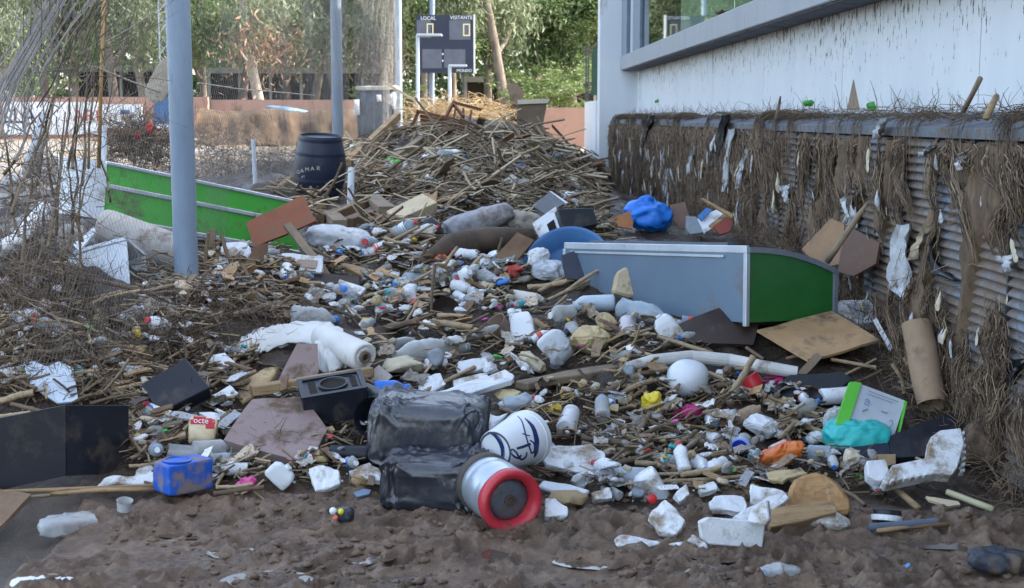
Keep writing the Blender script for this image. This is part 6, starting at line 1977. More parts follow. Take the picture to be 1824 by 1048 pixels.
one('pale_plank', bar(684, 147, 762, 192, 5, 34, 34, .06), pale_wood, 'pale plank slanting down from the wrapped container behind the thin poles', 'plank')
board('muddy_board', 'pale edged muddy board standing on the crest left of the terracotta wall', 'board', mat('muddy_tan', '5f5040', '7a6853', scale=3, rough=.8, dirt=.3), [(922, 182), (975, 180), (964, 240), (920, 240)], (940, 240), a=80, Y=30, t=.06)
mbd = ALLT[-1]
part(mbd, 'pale_edge', [tr([(922, 178), (980, 176), (976, 184), (922, 186)], (940, 240), a=80, Y=29.95, t=.06)], mat('pale_edge', 'b9ad98', 'c9bea9', rough=.7))
board('tan_shard', 'tan torn board standing beside the dark tree trunk on the crest', 'board', card, [(901, 152), (918, 146), (934, 166), (922, 190), (908, 172)], (915, 200), a=80, Y=31, t=.05)
board('grey_slate', 'grey flat board lying on the crest right of the bench', 'board', mat('grey_slate', '7d7469', '938a7e', rough=.7, dirt=.3), [(868, 232), (885, 226), (905, 246), (896, 250)], (885, 252), a=50, t=.04, lift=.05)
sack('green_bag', 'small bright green plastic bag on the crest slope', 'bag', pm('4fae3a', .4, .1), 698, 291, 30, 18, 300, dep=.1, e=.8, amp=.04, sc=8, seed=31)
one('yellow_ball', ico(3, (px(5.5, 20.5),) * 3), pm('c8a83a', .5, .15), 'small yellow ball lying on the crest slope', 'ball', M=Matrix.Translation(G(791, 289, .04)), smooth=True)
tangle_board = 1
bottle('clear bottle lying on the crest slope right of the green bag', 'round', (728, 295), (742, 312), .1, pet, None)
bottle('clear bottle lying high on the crest right of the yellow ball', 'round', (812, 300), (850, 312), .08, pet, None, dent=.2)
sack('blue_rag', 'small blue rag on the slope above the pale timber', 'rag', pm('22448a'), 730, 340, 22, 10, 346, dep=.1, e=.8, amp=.03, sc=8, seed=33)
sack('blue_rag', 'light blue bottle top scrap by the foot of the white pillar', 'scrap', pm('3f7fc0'), 1063, 342, 14, 14, 350, dep=.1, e=.8, amp=.03, sc=8, seed=35)
bottle('small clear blue bottle lying below the pallet', 'round', (724, 412), (742, 404), .08, petb, None)
bottle('clear plastic bottle right of the orange packet, standing tilted', 'round', (822, 500), (838, 470), .07, pet, None, lift=.06)
bottle('white round topped bottle leaning left of the brown board', 'flask', (884, 466), (874, 438), .08, hdpe, hdpe, lift=.05)
sack('orange_packet', 'orange packet with a blue end left of the tilted clear bottle', 'packet', pm('c25a2a', .4, .2), 786, 468, 34, 22, 482, dep=.08, e=.8, amp=.03, sc=10, seed=37)
sack('navy_packet', 'navy and red packet beside the orange packet', 'packet', pm('2a3c6a', .4, .2), 812, 474, 26, 16, 484, dep=.08, e=.8, amp=.03, sc=10, seed=39)
sack('yellow_packet', 'narrow yellow packet in the sticks below the tilted clear bottle', 'packet', pm('b8a828', .4, .2), 834, 512, 14, 30, 528, dep=.05, e=.8, amp=.02, sc=12, seed=41, roll=18)
bottle('white pipe end pointing at the camera below the yellow packet', 'tub', (812, 526), (836, 538), .045, hdpe, None, name='white_tube', cat='tube')
one('jar_top', lathe([(.001, 0), (.055, 0), (.055, .06), (.048, .065), (.001, .065)], 28, False), hdpe, 'round white jar lid facing the camera below the narrow yellow packet', 'lid', M=axis(G(830, 550, .06) + Vector((0, .06, 0)), G(830, 550, .06)), smooth=True, auto=40)
bottle('clear bottle lying left of the red topped carton, below the brown board', 'water', (880, 505), (850, 484), .07, pet, None)
sack('red_carton', 'red and white crushed carton left of the blue tub', 'carton', pm('a63a34', .5, .3), 914, 484, 28, 20, 496, dep=.08, e=.6, amp=.03, sc=10, seed=43)
bottle('small red and white can in the dark litter left of the white tube', 'tub', (738, 548), (740, 530), .045, pm('b03c30', .35, .2), pm('c8c8c8'), name='drink_can', cat='can')
one('brown_bowl', lathe([(.001, 0), (.06, 0), (.12, .07), (.126, .075), (.115, .07), (.055, .012), (.001, .012)], 30, False), darkw, 'dark brown bowl tipped on edge left of the white tube', 'bowl', M=axis(G(795, 555, .05), G(785, 548, .2) + Vector((-.02, -.1, 0))), smooth=True, auto=50)
# dark boxes and foam beside the grey counter
board('dark_case', 'small dark navy case leaning against the grey counter front', 'case', pm('1e2433', .4, .12), [(1000, 456), (1022, 448), (1048, 490), (1042, 500), (1010, 496)], (1025, 504), a=60, t=.10, lift=.06)
sack('grey_bag', 'grey plastic bag lump left of the dark case', 'bag', mat('grey_film', '9aa2aa', 'b8bfc5', rough=.4, bump=.7, bscale=16, dirt=.25), 978, 484, 62, 32, 500, dep=.14, e=.7, amp=.03, sc=10, seed=45)
sack('white_bag', 'white plastic bag on the left side above the grey bag lump', 'bag', mat('white_film', 'c4c8cc'), 962, 464, 40, 34, 486, dep=.1, e=.8, amp=.04, sc=10, seed=47)
board('foam_cushion', 'yellowish foam cushion standing against the grey counter front', 'cushion', mat('old_foam', 'a9987a', 'c4b496', scale=5, rough=.9, bump=.4, bscale=30, dirt=.3), [(1092, 520), (1098, 484), (1112, 474), (1140, 473), (1148, 486), (1146, 526), (1120, 528)], (1120, 532), a=66, yaw=8, t=.10, lift=.02, bevel=.02)
# between crest and counter: little things
for k, (u, v, w_, h_, hx, lab) in enumerate([
    (1190, 690, 1, 1, '', ''),
]): pass
# rags and bags hanging on the louvre wall
rag_w = mat('torn_white_plastic', 'aeb4ba', 'c9cdd1', scale=7, rough=.5, bump=.6, bscale=18, dirt=.3, dscale=4)
rag_b = mat('torn_black_plastic', '16181d', '24272e', scale=5, rough=.4, bump=.6, bscale=14)


def wallY(u, off=-.06):
    a = (u - 912) / F
    return (3.05 + .208 + off) / (a + .026)


def rag(pts, m, label, cat='rag', name='hanging_rag', off=-.07, seed=1):
    """torn strip hanging on the louvre wall, through picture points (u, v, width px)"""
    n = 5
    vs = []; fs = []
    Ps = []
    for i in range(len(pts) - 1):
        for j in range(n):
            t_ = j / n
            Ps.append([pts[i][k] + (pts[i + 1][k] - pts[i][k]) * t_ for k in range(3)])
    Ps.append(list(pts[-1]))
    mcol = 6
    for i, (u, v, wd) in enumerate(Ps):
        for j in range(mcol + 1):
            s = (j / mcol - .5)
            uu = u + s * wd
            Y = wallY(uu, off)
            p = W(uu, v + 2 * math.sin(j * 2.1 + i), Y)
            p = p + Vector((-.03 * math.sin(j * 1.9 + i * .4 + seed) - .02 * mnoise.noise(Vector((i * .5, j * .7, seed))), 0, 0))
            vs.append(tuple(p))
    k = len(vs)
    vs += [(x + .006, y, z) for x, y, z in vs]
    R_ = len(Ps)
    for i in range(R_ - 1):
        for j in range(mcol):
            q = i * (mcol + 1) + j
            fs += [(q, q + mcol + 1, q + mcol + 2, q + 1), (k + q, k + q + 1, k + q + mcol + 2, k + q + mcol + 1)]
        q = i * (mcol + 1); fs += [(q, k + q, k + q + mcol + 1, q + mcol + 1)]
        q += mcol; fs += [(q, q + mcol + 1, k + q + mcol + 1, k + q)]
    return one(name, (vs, fs), m, label, cat, smooth=True)


rag([(1158, 206, 16), (1148, 235, 14), (1142, 262, 10), (1144, 284, 5)], rag_b, 'black plastic bag hanging near the far end of the louvre wall')
rag([(1294, 205, 8), (1285, 240, 16), (1276, 270, 24), (1270, 298, 14)], rag_b, 'black plastic strip hanging in the middle of the louvre wall')
rag([(1304, 230, 6), (1298, 270, 12), (1290, 340, 8)], rag_w, 'long white strip hanging just right of the black plastic strip')
rag([(1334, 265, 5), (1322, 300, 12), (1314, 335, 7)], rag_w, 'shorter white strip hanging right of the long white strip')
rag([(1190, 300, 5), (1186, 325, 10), (1184, 350, 6)], rag_w, 'small white shred on the far half of the louvre wall')
rag([(1240, 260, 4), (1230, 290, 9), (1226, 310, 5)], rag_w, 'thin white shred left of the black plastic strip')
rag([(1398, 330, 12), (1400, 345, 16), (1402, 358, 6)], rag_w, 'pale blue scrap stuck on the louvres above the green counter end')
rag([(1525, 338, 8), (1508, 360, 26), (1515, 385, 18), (1508, 405, 14)], rag_w, 'white torn cloth hanging above the brown cupboard door')
rag([(1610, 400, 14), (1602, 440, 34), (1596, 480, 40), (1600, 512, 28), (1612, 530, 8)], rag_w, 'largest white torn plastic sheet hanging low on the louvre wall')
rag([(1655, 404, 6), (1640, 430, 16), (1624, 462, 12)], mat('cream_rag', 'b3a88e', 'c9bfa8', rough=.7, dirt=.2), 'cream coloured rag hanging right of the largest white sheet')
rag([(1656, 415, 8), (1660, 450, 10), (1668, 485, 14), (1700, 500, 12)], rag_b, 'black strip hanging in a curve right of the cream rag')
rag([(1574, 210, 6), (1566, 230, 12), (1560, 246, 8)], rag_w, 'clear white shred hanging from the ledge in the middle')
rag([(1716, 278, 5), (1710, 290, 14), (1712, 302, 8)], rag_w, 'small pale shred on the upper louvres near the right edge')
rag([(1790, 455, 20), (1796, 470, 22), (1798, 484, 8)], rag_w, 'pale triangular scrap on the louvres at the right edge')
rag([(1660, 260, 4), (1650, 270, 10), (1640, 280, 4)], rag_w, 'short white tape end near the ledge at right')
rag([(1800, 640, 50), (1790, 660, 60), (1780, 685, 40)], rag_b, 'dark plastic bag caught low on the louvre wall at the right edge')
rag([(1732, 690, 10), (1728, 715, 14), (1722, 735, 8)], pm('3f5f9a'), 'blue plastic shred caught low on the louvre wall near the black board')
# sticks standing on the ledge
led_pt = lambda u, v, off=.25: W(u, v, wallY(u, off))
one('pointed_board', slab([led_pt(1510, 196), led_pt(1521, 142), led_pt(1532, 196)], .03, (0, 1, 0)), grey_wood, 'pointed dark board standing upright on the ledge', 'board')
one('ledge_stick', tube([tuple(led_pt(1716, 198)), tuple(led_pt(1732, 168)), tuple(led_pt(1746, 140))], [.02, .018, .02], 8), grey_wood, 'brown stick leaning on the ledge at right, longer one', 'stick', smooth=True)
one('ledge_stick', tube([tuple(led_pt(1756, 212, .05)), tuple(led_pt(1766, 190, .1)), tuple(led_pt(1775, 172))], [.022, .024, .02], 8), tan_wood, 'short thick tan stick on the ledge near the right edge', 'stick', smooth=True)
one('ledge_stick', tube([tuple(led_pt(1382, 212, .05)), tuple(led_pt(1388, 186)), tuple(led_pt(1390, 172))], [.02, .018, .01], 6), grey_wood, 'short stub of branch on the middle of the ledge', 'stick', smooth=True)
for i, (u, v) in enumerate(((1170, 180), (1440, 184), (1552, 190))):
    o = one('green_leaves', warp(rocksh(.05, .04, .04, 60 + i, rough=.3), .03, 20, i), pm('3f8f3a'), ('bright green leafy scrap on the far end of the ledge', 'green leafy scrap on the middle of the ledge', 'small green leafy scrap on the ledge right of the pointed board')[i], 'leaves')
    q_ = led_pt(u, v, .2); o.location = q_; o['_o'] = tuple(q_)
# debris lying along the slab edge
for i, (u, v, w_, hx, lab) in enumerate(((1207, 46, 10, '8a5a35', 'brown leaf clump on the grey slab edge, leftmost'), (1253, 26, 11, 'b09a45', 'yellowish fruit on the grey slab edge'), (1275, 12, 22, '4a3a2c', 'dark twig clump on the grey slab edge, rightmost'))):
    Y = wallY(u, .27)
    r_ = px(w_, Y) * .5
    mbx = MB()
    for j in range(9 if i != 1 else 1):
        rr_ = random.Random(j + i * 20)
        mbx.add(warp(rocksh(r_ * (.8 if i == 1 else .5), r_ * (.8 if i == 1 else .5), r_ * (.8 if i == 1 else .25), 70 + i + j, rough=.3), r_ * .1, 9, j), Matrix.Translation((rr_.uniform(-.03, .03), rr_.gauss(0, r_ * (0 if i == 1 else 1.6)), r_ * .4)))
    q_ = MB_ @ Vector((.27, Y - 8, 3.668))
    one('slab_debris', ([tuple(p + q_) for p in mbx.v], mbx.f), pm(hx, .8, 0), lab, 'debris')

# ------------------------------------------------------------------ left side: reeds and vines caught in the net
xnet = lambda y: -2.70 - .021 * (y - 11.3)


def NP(u, v, off=0.0):
    """point of the net plane seen at picture position u, v"""
    a = (u - 912) / F
    Y = (-2.70 + off + .021 * 11.3) / (a + .021)
    return W(u, v, Y)


one('bamboo_cane', tube([tuple(NP(176, 300)), tuple(NP(180, 150)), tuple(NP(186, -30))], [.013, .012, .010], 8), mat('bamboo', '9a7748', 'b08d5a', scale=6, rough=.55, bump=.1), 'tall straight yellowish bamboo cane tied upright to the net', 'cane', smooth=True)
# bundled net rope leaning at the far left
rope = []
for k in range(40):
    rr_ = random.Random(k)
    ox, oz = rr_.gauss(0, .04), rr_.gauss(0, .04)
    rope.append(tube([tuple(NP(u, v) + Vector((ox * s, .1 * ox, oz * s))) for (u, v), s in (((-14, 250), 1.6), ((12, 170), 1.2), ((48, 105), 1), ((85, 40), 1.2), ((122, -30), 1.6))], .0026, 4))
for k in range(30):
    t_ = k / 29
    c = NP(-14 + 136 * t_, 250 - 280 * t_)
    rr_ = random.Random(k + 90)
    rope.append(tube([tuple(c + Vector((rr_.gauss(0, .05), 0, rr_.gauss(0, .05)))), tuple(c + Vector((rr_.gauss(0, .09), 0, rr_.gauss(0, .09) - .1)))], .004, 3))
one('net_bundle', rope, mat('grey_net', '75726e', '979490', rough=.85, bump=.3), 'twisted grey bundle of torn net leaning up at the far left', 'net')
one('rope', tube([tuple(NP(165, 118)), tuple(NP(225, 142)), tuple(W(292, 168, 12.5))], .007, 6), mat('pale_rope', 'b9b2a4', rough=.8), 'pale rope running from the bamboo cane down to the nearest pole', 'rope', smooth=True)
one('rope', tube([tuple(W(354, 148, 14)), tuple(W(420, 158, 20)), tuple(W(560, 170, 25.4))], .008, 6), mat('pale_rope', 'b9b2a4'), 'pale rope sagging between the nearest pole and the barrel pole', 'rope', smooth=True)
tr_ = one('caught_sheet', wrinkle(sq(.12, .012, .19, .9, .9, 48, 30), .045, 9, 4), mat('dirty_sheet', '9a8c78', 'bdb2a0', scale=5, rough=.8, bump=.5, dirt=.3), 'dirty pale sheet caught high on the left side of the nearest pole', 'sheet', M=place(W(292, 146, 11.8), 0, 0, 35), smooth=True)
reed_m = mat('dry_reed', '6b5c4a', '8f7f68', scale=5, rough=.8, bump=.2, rnd=.2)
rl = [(118, 300, 168, 150), (140, 480, 150, 250), (60, 330, 128, 40), (100, 420, 130, 60), (20, 380, 90, 180), (150, 330, 152, 60), (128, 420, 145, 180), (40, 470, 60, 260), (84, 440, 120, 200), (10, 310, 70, 200), (200, 360, 175, 260), (110, 470, 165, 300),
      (55, 300, 110, 130), (130, 300, 140, 100), (30, 420, 10, 230), (95, 350, 70, 210), (160, 300, 166, 120), (72, 470, 82, 320), (145, 430, 120, 290), (118, 505, 112, 380)]
for i, (u0, v0, u1, v1) in enumerate(rl):
    rr_ = random.Random(i)
    pts = []
    for k in range(6):
        t_ = k / 5
        pts.append(tuple(NP(u0 + (u1 - u0) * t_ + rr_.gauss(0, 3), v0 + (v1 - v0) * t_, rr_.gauss(0, .06)) + Vector((0, 0, 0))))
    one('dry_reed', tube(pts, [.010 - .0012 * k for k in range(6)], 6), reed_m, 'dry brown reed stuck upright in the net at far left', 'reed', group='reeds stuck in the net', smooth=True)


def tangle(name, label, n, cen, ext, ln, r, m, sd, wig=.35, k=7, updir=None):
    rg = np.random.default_rng(sd)
    c = np.asarray(cen)[rg.integers(0, len(cen), n)] + rg.normal(0, 1, (n, 3)) * np.asarray(ext)
    d = rg.normal(0, 1, (n, 3))
    if updir is not None: d = d * .5 + np.asarray(updir)
    d /= np.linalg.norm(d, axis=1, keepdims=True)
    L_ = ln * (.35 + rg.random(n) * .9)
    st = d[:, None] + np.cumsum(rg.normal(0, wig, (n, k, 3)), 1)
    st /= np.linalg.norm(st, axis=2, keepdims=True)
    P = c[:, None] + np.cumsum(st, 1) * (L_ / k)[:, None, None]
    rad = r * (.5 + rg.random((n, 1))) * np.linspace(1, .4, k)[None]
    V, Q = strands(P, rad)
    return tag(rawobj(name, V, Q, m), label, None, kind='stuff')


twig_m = strawmat('twigs', '2a211a', '57473a', '8a7962')
twig_g = strawmat('grey_twigs', '4a4038', '786b5c', 'a3968a')
cen = [tuple(NP(u, v)) for u, v in ((30, 440), (55, 400), (80, 430), (95, 390), (60, 480), (20, 340), (40, 500), (80, 330), (95, 270), (70, 250), (60, 300))]
tangle('net_tangle', 'tangle of thin dry twigs caught in the net at left', 380, cen, (.07, .2, .12), .5, .0026, twig_g, 4, .3)
tangle('net_tangle', 'thin dark vines hanging in the net at left', 150, [tuple(NP(u, v)) for u, v in ((90, 60), (130, 60), (165, 80), (140, 130), (110, 160), (60, 200), (150, 200))], (.05, .2, .2), .9, .0035, twig_g, 5, .12, updir=(.1, 0, 1))
cen = [tuple(G(u, v, .06)) for u, v in ((20, 520), (70, 500), (130, 520), (30, 560), (120, 570), (200, 560), (260, 580), (300, 560), (340, 590), (400, 545), (440, 560), (230, 620), (320, 620), (150, 610), (60, 620), (20, 640), (420, 520), (190, 650))]
tangle('twig_mass', 'dense dark mass of fine twigs in the left half of the heap', 9000, cen, (.28, .3, .06), .16, .0022, twig_m, 6, .25, k=4)
cen = [tuple(G(u, v, .13)) for u, v in ((470, 745), (500, 770), (520, 755), (455, 730), (490, 785))]
tangle('board_twigs', 'few dark twigs and dry leaves lying on the mauve laminate board', 60, cen, (.07, .06, .004), .13, .003, twig_g, 16, .2, k=4)
cen = [tuple(G(u, v, .10)) for u, v in ((10, 440), (40, 450), (20, 470), (60, 485), (10, 500), (90, 525), (50, 515), (110, 535), (0, 460))]
tangle('brush_mound', 'dark mound of matted brush under the net at left', 2600, cen, (.14, .3, .09), .22, .0028, twig_m, 17, .3, k=4)
# brush pile behind the left counter
cen = [tuple(W(u, v, 15.5)) for u, v in ((210, 230), (240, 225), (270, 235), (230, 255), (260, 262), (290, 262), (200, 270), (300, 285), (250, 285))]
tangle('brush_pile', 'dark brush pile heaped on the fence behind the green and white counter', 1500, cen, (.10, .3, .07), .35, .004, twig_m, 7, .4)
cen = [tuple(W(u, v, 22)) for u, v in ((370, 250), (400, 270), (430, 280), (470, 285), (500, 290), (390, 310), (450, 310), (520, 300), (480, 320), (420, 330), (370, 300), (540, 330))]
tangle('dry_scrub', 'dry scrub and twigs standing along the fence left of the barrel', 1600, cen, (.2, .8, .12), .5, .005, twig_g, 8, .35)
wp = mat('white_pipe', 'b5bcc4')
one('fence_post', tube([tuple(W(183, 330, 13)), tuple(W(184, 224, 13))], px(6.2, 13), 16), mat('white_post', 'bcc5cf', 'cbd3db', rough=.4, dirt=.15), 'short white fence post behind the white end of the green counter', 'post', smooth=True, auto=40)
one('fence_post', tube([tuple(W(456, 350, 19)), tuple(W(451, 248, 19))], px(4, 19), 14), mat('white_post', 'bcc5cf'), 'thin white fence post left of the dark barrel', 'post', smooth=True, auto=40)
for i, (u, v, w_) in enumerate(((266, 230, 15), (247, 240, 10))):
    one('red_rag', wrinkle(sq(px(w_, 15.2) / 2, .04, px(w_, 15.2) / 2, .8, .9, 24, 16), .03, 14, i), pm('9a2f26', .6, .1), ('dark red rag on the brush pile behind the counter, larger one', 'smaller dark red rag on the brush pile, left of the larger one')[i], 'rag', M=Matrix.Translation(W(u, v, 15.2)), smooth=True)
# pale plastic and pipes at the far left
one('white_pipe', tube([tuple(W(-20, 452, 10.3)), tuple(W(30, 428, 10.5)), tuple(W(60, 395, 10.9)), tuple(W(78, 370, 11.3))], .06, 14), hdpe, 'curved white pipe at the far left edge behind the twigs', 'pipe', smooth=True)
one('white_strip', tube([tuple(NP(52, 310, -.2)), tuple(NP(66, 262, -.2)), tuple(NP(78, 205, -.2))], [.05, .045, .03], 6), mat('torn_white_plastic', 'aeb4ba'), 'pale torn plastic strip slanting among the reeds at far left', 'strip', smooth=True)
for i, (u, v, w_, h_) in enumerate(((30, 340, 70, 60), (90, 300, 60, 50), (120, 430, 46, 60), (60, 410, 70, 46))):
    sack('pale_sheet', ('muddy pale plastic sheet behind the reeds, upper left edge', 'muddy pale plastic sheet behind the reeds above the white counter end', 'pale plastic scrap left of the white cabinet', 'pale plastic sheet under the reeds at the left edge')[i], 'sheet', mat('mud_sheet', '8d8a86', 'b5b3b0', scale=4, rough=.7, bump=.6, bscale=14, dirt=.4), u, v, w_, h_, v + 40, dep=.15, e=.8, amp=.06, sc=6, seed=61 + i)
board('white_board_scrap', 'white plastic board piece right under the rolled mattress, beside the cabinet', 'board', mat('white_enamel', 'c2cad2'), [(130, 436), (168, 405), (172, 412), (140, 448)], (150, 470), a=40, t=.02, lift=.2)
sack('white_bag', 'white and red crumpled bag on the canes at the left edge', 'bag', mat('white_film', 'c4c8cc'), 42, 566, 62, 30, 580, dep=.1, e=.7, amp=.025, sc=12, seed=55, roll=-6)
part(ALLT[-1], 'red_patch', ico(2, (.035, .03, .045)), pm('8f2420'), Matrix.Translation(ALLT[-1].location + Vector((.10, -.075, .0))), smooth=True)

# ------------------------------------------------------------------ straw and mud hanging on the louvre wall
rg = np.random.default_rng(77)


def lw(off, ly, z):
    """local wall coordinates -> world arrays"""
    p = np.stack([off, ly, z, np.ones_like(off)], -1)
    return p @ np.array(MB_).T[:, :3]


P = []; Rr = []
k = 7
# dense far half
def hang(ly0, ly1, n, zt0, zt1, l0, l1, r, thick=.05):
    ly = ly0 + (ly1 - ly0) * rg.random(n)
    zt = zt0 + (zt1 - zt0) * rg.random(n)
    L_ = l0 + (l1 - l0) * rg.random(n) ** 1.5
    s = np.linspace(0, 1, k)
    slant = rg.normal(-.25, .55, n)
    off = -.012 - thick * rg.random(n)
    yy = ly[:, None] + (slant * L_)[:, None] * s[None] + .07 * np.cumsum(rg.normal(0, 1, (n, k)), 1) * L_[:, None]
    zz = zt[:, None] - L_[:, None] * s[None]
    oo = off[:, None] - .02 * np.abs(np.cumsum(rg.normal(0, .6, (n, k)), 1)) * .6
    g = np.maximum(zz, H(*[q.T for q in lw(oo.ravel(), yy.ravel(), zz.ravel()).T[:2]]).reshape(zz.shape) - .05)
    P.append(lw(oo.ravel(), yy.ravel(), g.ravel()).reshape(n, k, 3)); Rr.append(r * (.4 + rg.random((n, 1))) * np.linspace(1, .5, k)[None])


hang(8, 24.9, 2200, .5, 2.02, .1, .45, .0034, .09)
hang(3.2, 7.0, 400, .3, 2.1, .12, .5, .003, .06)
# ragged matted bunches hanging from the rail and the slats
def bunch(ly, zt, L_, n, wd_, r):
    s = np.linspace(0, 1, k)
    w1 = np.cumsum(rg.normal(0, .10, k)) * L_; sl = rg.normal(-.22, .22)
    base_y = ly + sl * L_ * s + w1
    of = rg.normal(0, 1, (n, 1)) * wd_ * (.35 + .9 * np.sin(np.pi * np.clip(s * .8 + .1, 0, 1)))[None]
    st = rg.random((n, 1)) * .45; en = st + .25 + .75 * rg.random((n, 1)) * (1 - st)
    tt = st + (en - st) * s[None]
    yy = np.interp(tt, s, base_y) + of + rg.normal(0, .012, (n, k))
    zz = zt - L_ * tt + rg.normal(0, .008, (n, k))
    oo = -.02 - .07 * rg.random((n, 1)) * np.sin(np.pi * np.clip(tt, .05, 1)) - .012 * np.abs(rg.normal(0, 1, (n, k)))
    P.append(lw(oo.ravel(), yy.ravel(), np.maximum(zz, .05).ravel()).reshape(n, k, 3)); Rr.append(r * (.35 + 1.1 * rg.random((n, 1)) ** 2) * np.linspace(1, .55, k)[None])


for i in range(84):
    ly = -2.2 + 9.4 * rg.random() ** .8; top = rg.random() < .45
    bunch(ly, 2.06 if top else .5 + 1.5 * rg.random(), .25 + .75 * rg.random(), int(30 + 70 * rg.random()), .02 + .05 * rg.random(), .0042)
for i in range(46):
    bunch(-2.2 + 4.2 * rg.random(), .35 + .8 * rg.random(), .2 + .5 * rg.random(), int(30 + 60 * rg.random()), .03 + .06 * rg.random(), .0036)
for i in range(380):
    ly = 6.8 + 17.9 * rg.random(); top = rg.random() < .4
    bunch(ly, 2.08 if top else .7 + 1.4 * rg.random(), .3 + .7 * rg.random(), int(22 + 30 * rg.random()), .04 + .08 * rg.random(), .005)
# tufts on the ledge hanging down
for a in np.concatenate([rg.random(16) * 9 - 1.2, 8 + rg.random(16) * 16.5]):
    n = int(14 + 40 * rg.random())
    wdt = .04 + .10 * rg.random()
    ly = a + rg.normal(0, wdt, n)
    s = np.linspace(0, 1, k)
    up = .03 + .10 * rg.random(n)
    dn = .08 + .45 * rg.random(n) ** 2
    st = .10 + .35 * rg.random(n)
    oo = st[:, None] + (-.03 - .04 * rg.random(n) - st)[:, None] * np.clip(s / .55, 0, 1)[None]
    zb = 2.135 + .172 * np.clip(oo, 0, .65) + .012
    zz = zb + up[:, None] * np.sin(np.pi * np.clip(s / .6, 0, 1))[None] - dn[:, None] * np.clip((s - .55) / .45, 0, 1)[None] ** 1.2
    yy = ly[:, None] + .03 * np.cumsum(rg.normal(0, .5, (n, k)), 1) - .1 * s[None]
    P.append(lw(oo.ravel(), yy.ravel(), zz.ravel()).reshape(n, k, 3)); Rr.append((.0018 + .0014 * (a > 7)) * (.5 + rg.random((n, 1))) * np.linspace(1, .5, k)[None])
    # upright stubble
    n2 = n // 2
    ly = a + rg.normal(0, wdt, n2); oo = np.repeat((.15 + .4 * rg.random(n2))[:, None], k, 1) + .04 * np.cumsum(rg.normal(0, .4, (n2, k)), 1)
    h_ = (.03 + .12 * rg.random(n2) ** 2) * (1 + .6 * (a > 7))
    zz = 2.135 + .172 * oo + h_[:, None] * s[None]
    yy = ly[:, None] + .04 * np.cumsum(rg.normal(0, .5, (n2, k)), 1)
    P.append(lw(oo.ravel(), yy.ravel(), zz.ravel()).reshape(n2, k, 3)); Rr.append(.002 * (.5 + rg.random((n2, 1))) * np.linspace(1, .4, k)[None] * (1 + .8 * (a > 7)))
Pa = np.concatenate(P); Ra = np.concatenate(Rr)
V, Q = strands(Pa, Ra)
straw_wall = strawmat('wall_straw', '40342a', '705d4b', '9c886e')
tag(rawobj('hanging_straw', V, Q, straw_wall), 'brown straw and roots hanging in clumps all over the louvre wall', None, kind='stuff')
# mud mat pressed on the far louvres
ny_, nz_ = 640, 60
yy, zz = np.meshgrid(np.linspace(-2.3, 24.95, ny_), np.linspace(0, 1, nz_))
offm = -.02 - .05 * np.abs(fbm(yy * 17, zz * 30, 3, 99)) - .07 * np.clip(fbm(yy * 5, zz * 9, 4, 90) + .28, 0, 1) + .12 * sstep(10.5, 7.2, yy + 3 * fbm(yy * 1.6, zz * 2.5, 3, 93)) * sstep(.16, .04, fbm(yy * 2.6 + zz * 1.2, zz * 1.1, 3, 97))
pt_ = lw(offm.ravel(), yy.ravel(), np.zeros(offm.size))
gr = H(pt_[:, 0], pt_[:, 1]).reshape(zz.shape) - .1
zw = gr + (2.03 + .05 * fbm(yy * 4, yy * 0, 2, 95) - gr) * zz
V = lw(offm.ravel(), yy.ravel(), zw.ravel())
ii = np.arange(ny_ * nz_).reshape(nz_, ny_)
Q = np.stack([ii[:-1, :-1], ii[:-1, 1:], ii[1:, 1:], ii[1:, :-1]], -1).reshape(-1, 4)
tag(rawobj('mud_mat', V, Q, mat('mud_mat', '4f4135', '77644f', scale=9, rough=.95, bump=1.0, bscale=38, stretch=(1, 1, .35)), True), 'mat of mud and straw pressed into the far louvres', None, kind='stuff')
# matted clumps and pale shreds on the louvres
cen = []
for i in range(420):
    ly = 5.6 + 19 * rg.random() ** 1.1; q_ = MB_ @ Vector((-.07 - .04 * rg.random(), ly, .35 + 1.6 * rg.random())); cen.append(tuple(q_))
for i in range(60):
    ly = -1.9 + 5.2 * rg.random(); q_ = MB_ @ Vector((-.05, ly, .25 + 1.7 * rg.random())); cen.append(tuple(q_))
tangle('matted_straw', 'matted clumps of roots and straw stuck on the louvres', 3000, cen, (.02, .09, .13), .22, .0026, straw_wall, 15, .4, k=5, updir=(0, -.25, -.9))
shm = [rag_w, mat('mud_sheet', '8d8a86', 'b5b3b0', scale=4, rough=.7, bump=.6, bscale=14, dirt=.4), mat('cream_rag', 'b3a88e')]
shp = []
for i in range(4):
    rr_ = random.Random(i); sh = wrinkle(sq(.25, .4, 1, .8, .8, 12, 16), .3, 2.2, i)
    for m in shm:
        me = bpy.data.meshes.new('plastic_shred'); me.from_pydata([(x * (1 + .5 * math.sin(3 * z + i)), y * (1.1 - .5 * z), z) for x, y, z in sh[0]], [], sh[1]); me.materials.append(m); me.polygons.foreach_set('use_smooth', [True] * len(me.polygons)); shp.append(me)
for i in range(110):
    o = bpy.data.objects.new('plastic_shred', shp[int(rg.integers(0, 12))]); COL.objects.link(o)
    ly = -1.2 + 25 * rg.random() ** 1.1
    o.location = MB_ @ Vector((-.10, ly, .45 + 1.45 * rg.random())); s_ = (.02 + .05 * rg.random()) * (1 + .05 * ly)
    o.scale = (s_ * .5, s_, s_ * 1.3); o.rotation_euler = (rg.normal(-.2, .3), rg.normal(0, .15), R(1.5))
    tag(o, 'small pale plastic shred caught in the straw on the louvre wall', 'shred', 'plastic shreds on the louvre wall')
cen = []
for ly in (-.9, .1, 1.1, 2.0, 3.1, 4.0, 5.4, 6.3, 8, 9.6, 11, 12.4, 14, 15.5, 17, 19, 21, 23):
    q_ = MB_ @ Vector((.25 + .2 * rg.random(), ly, 2.2)); cen.append(tuple(q_))
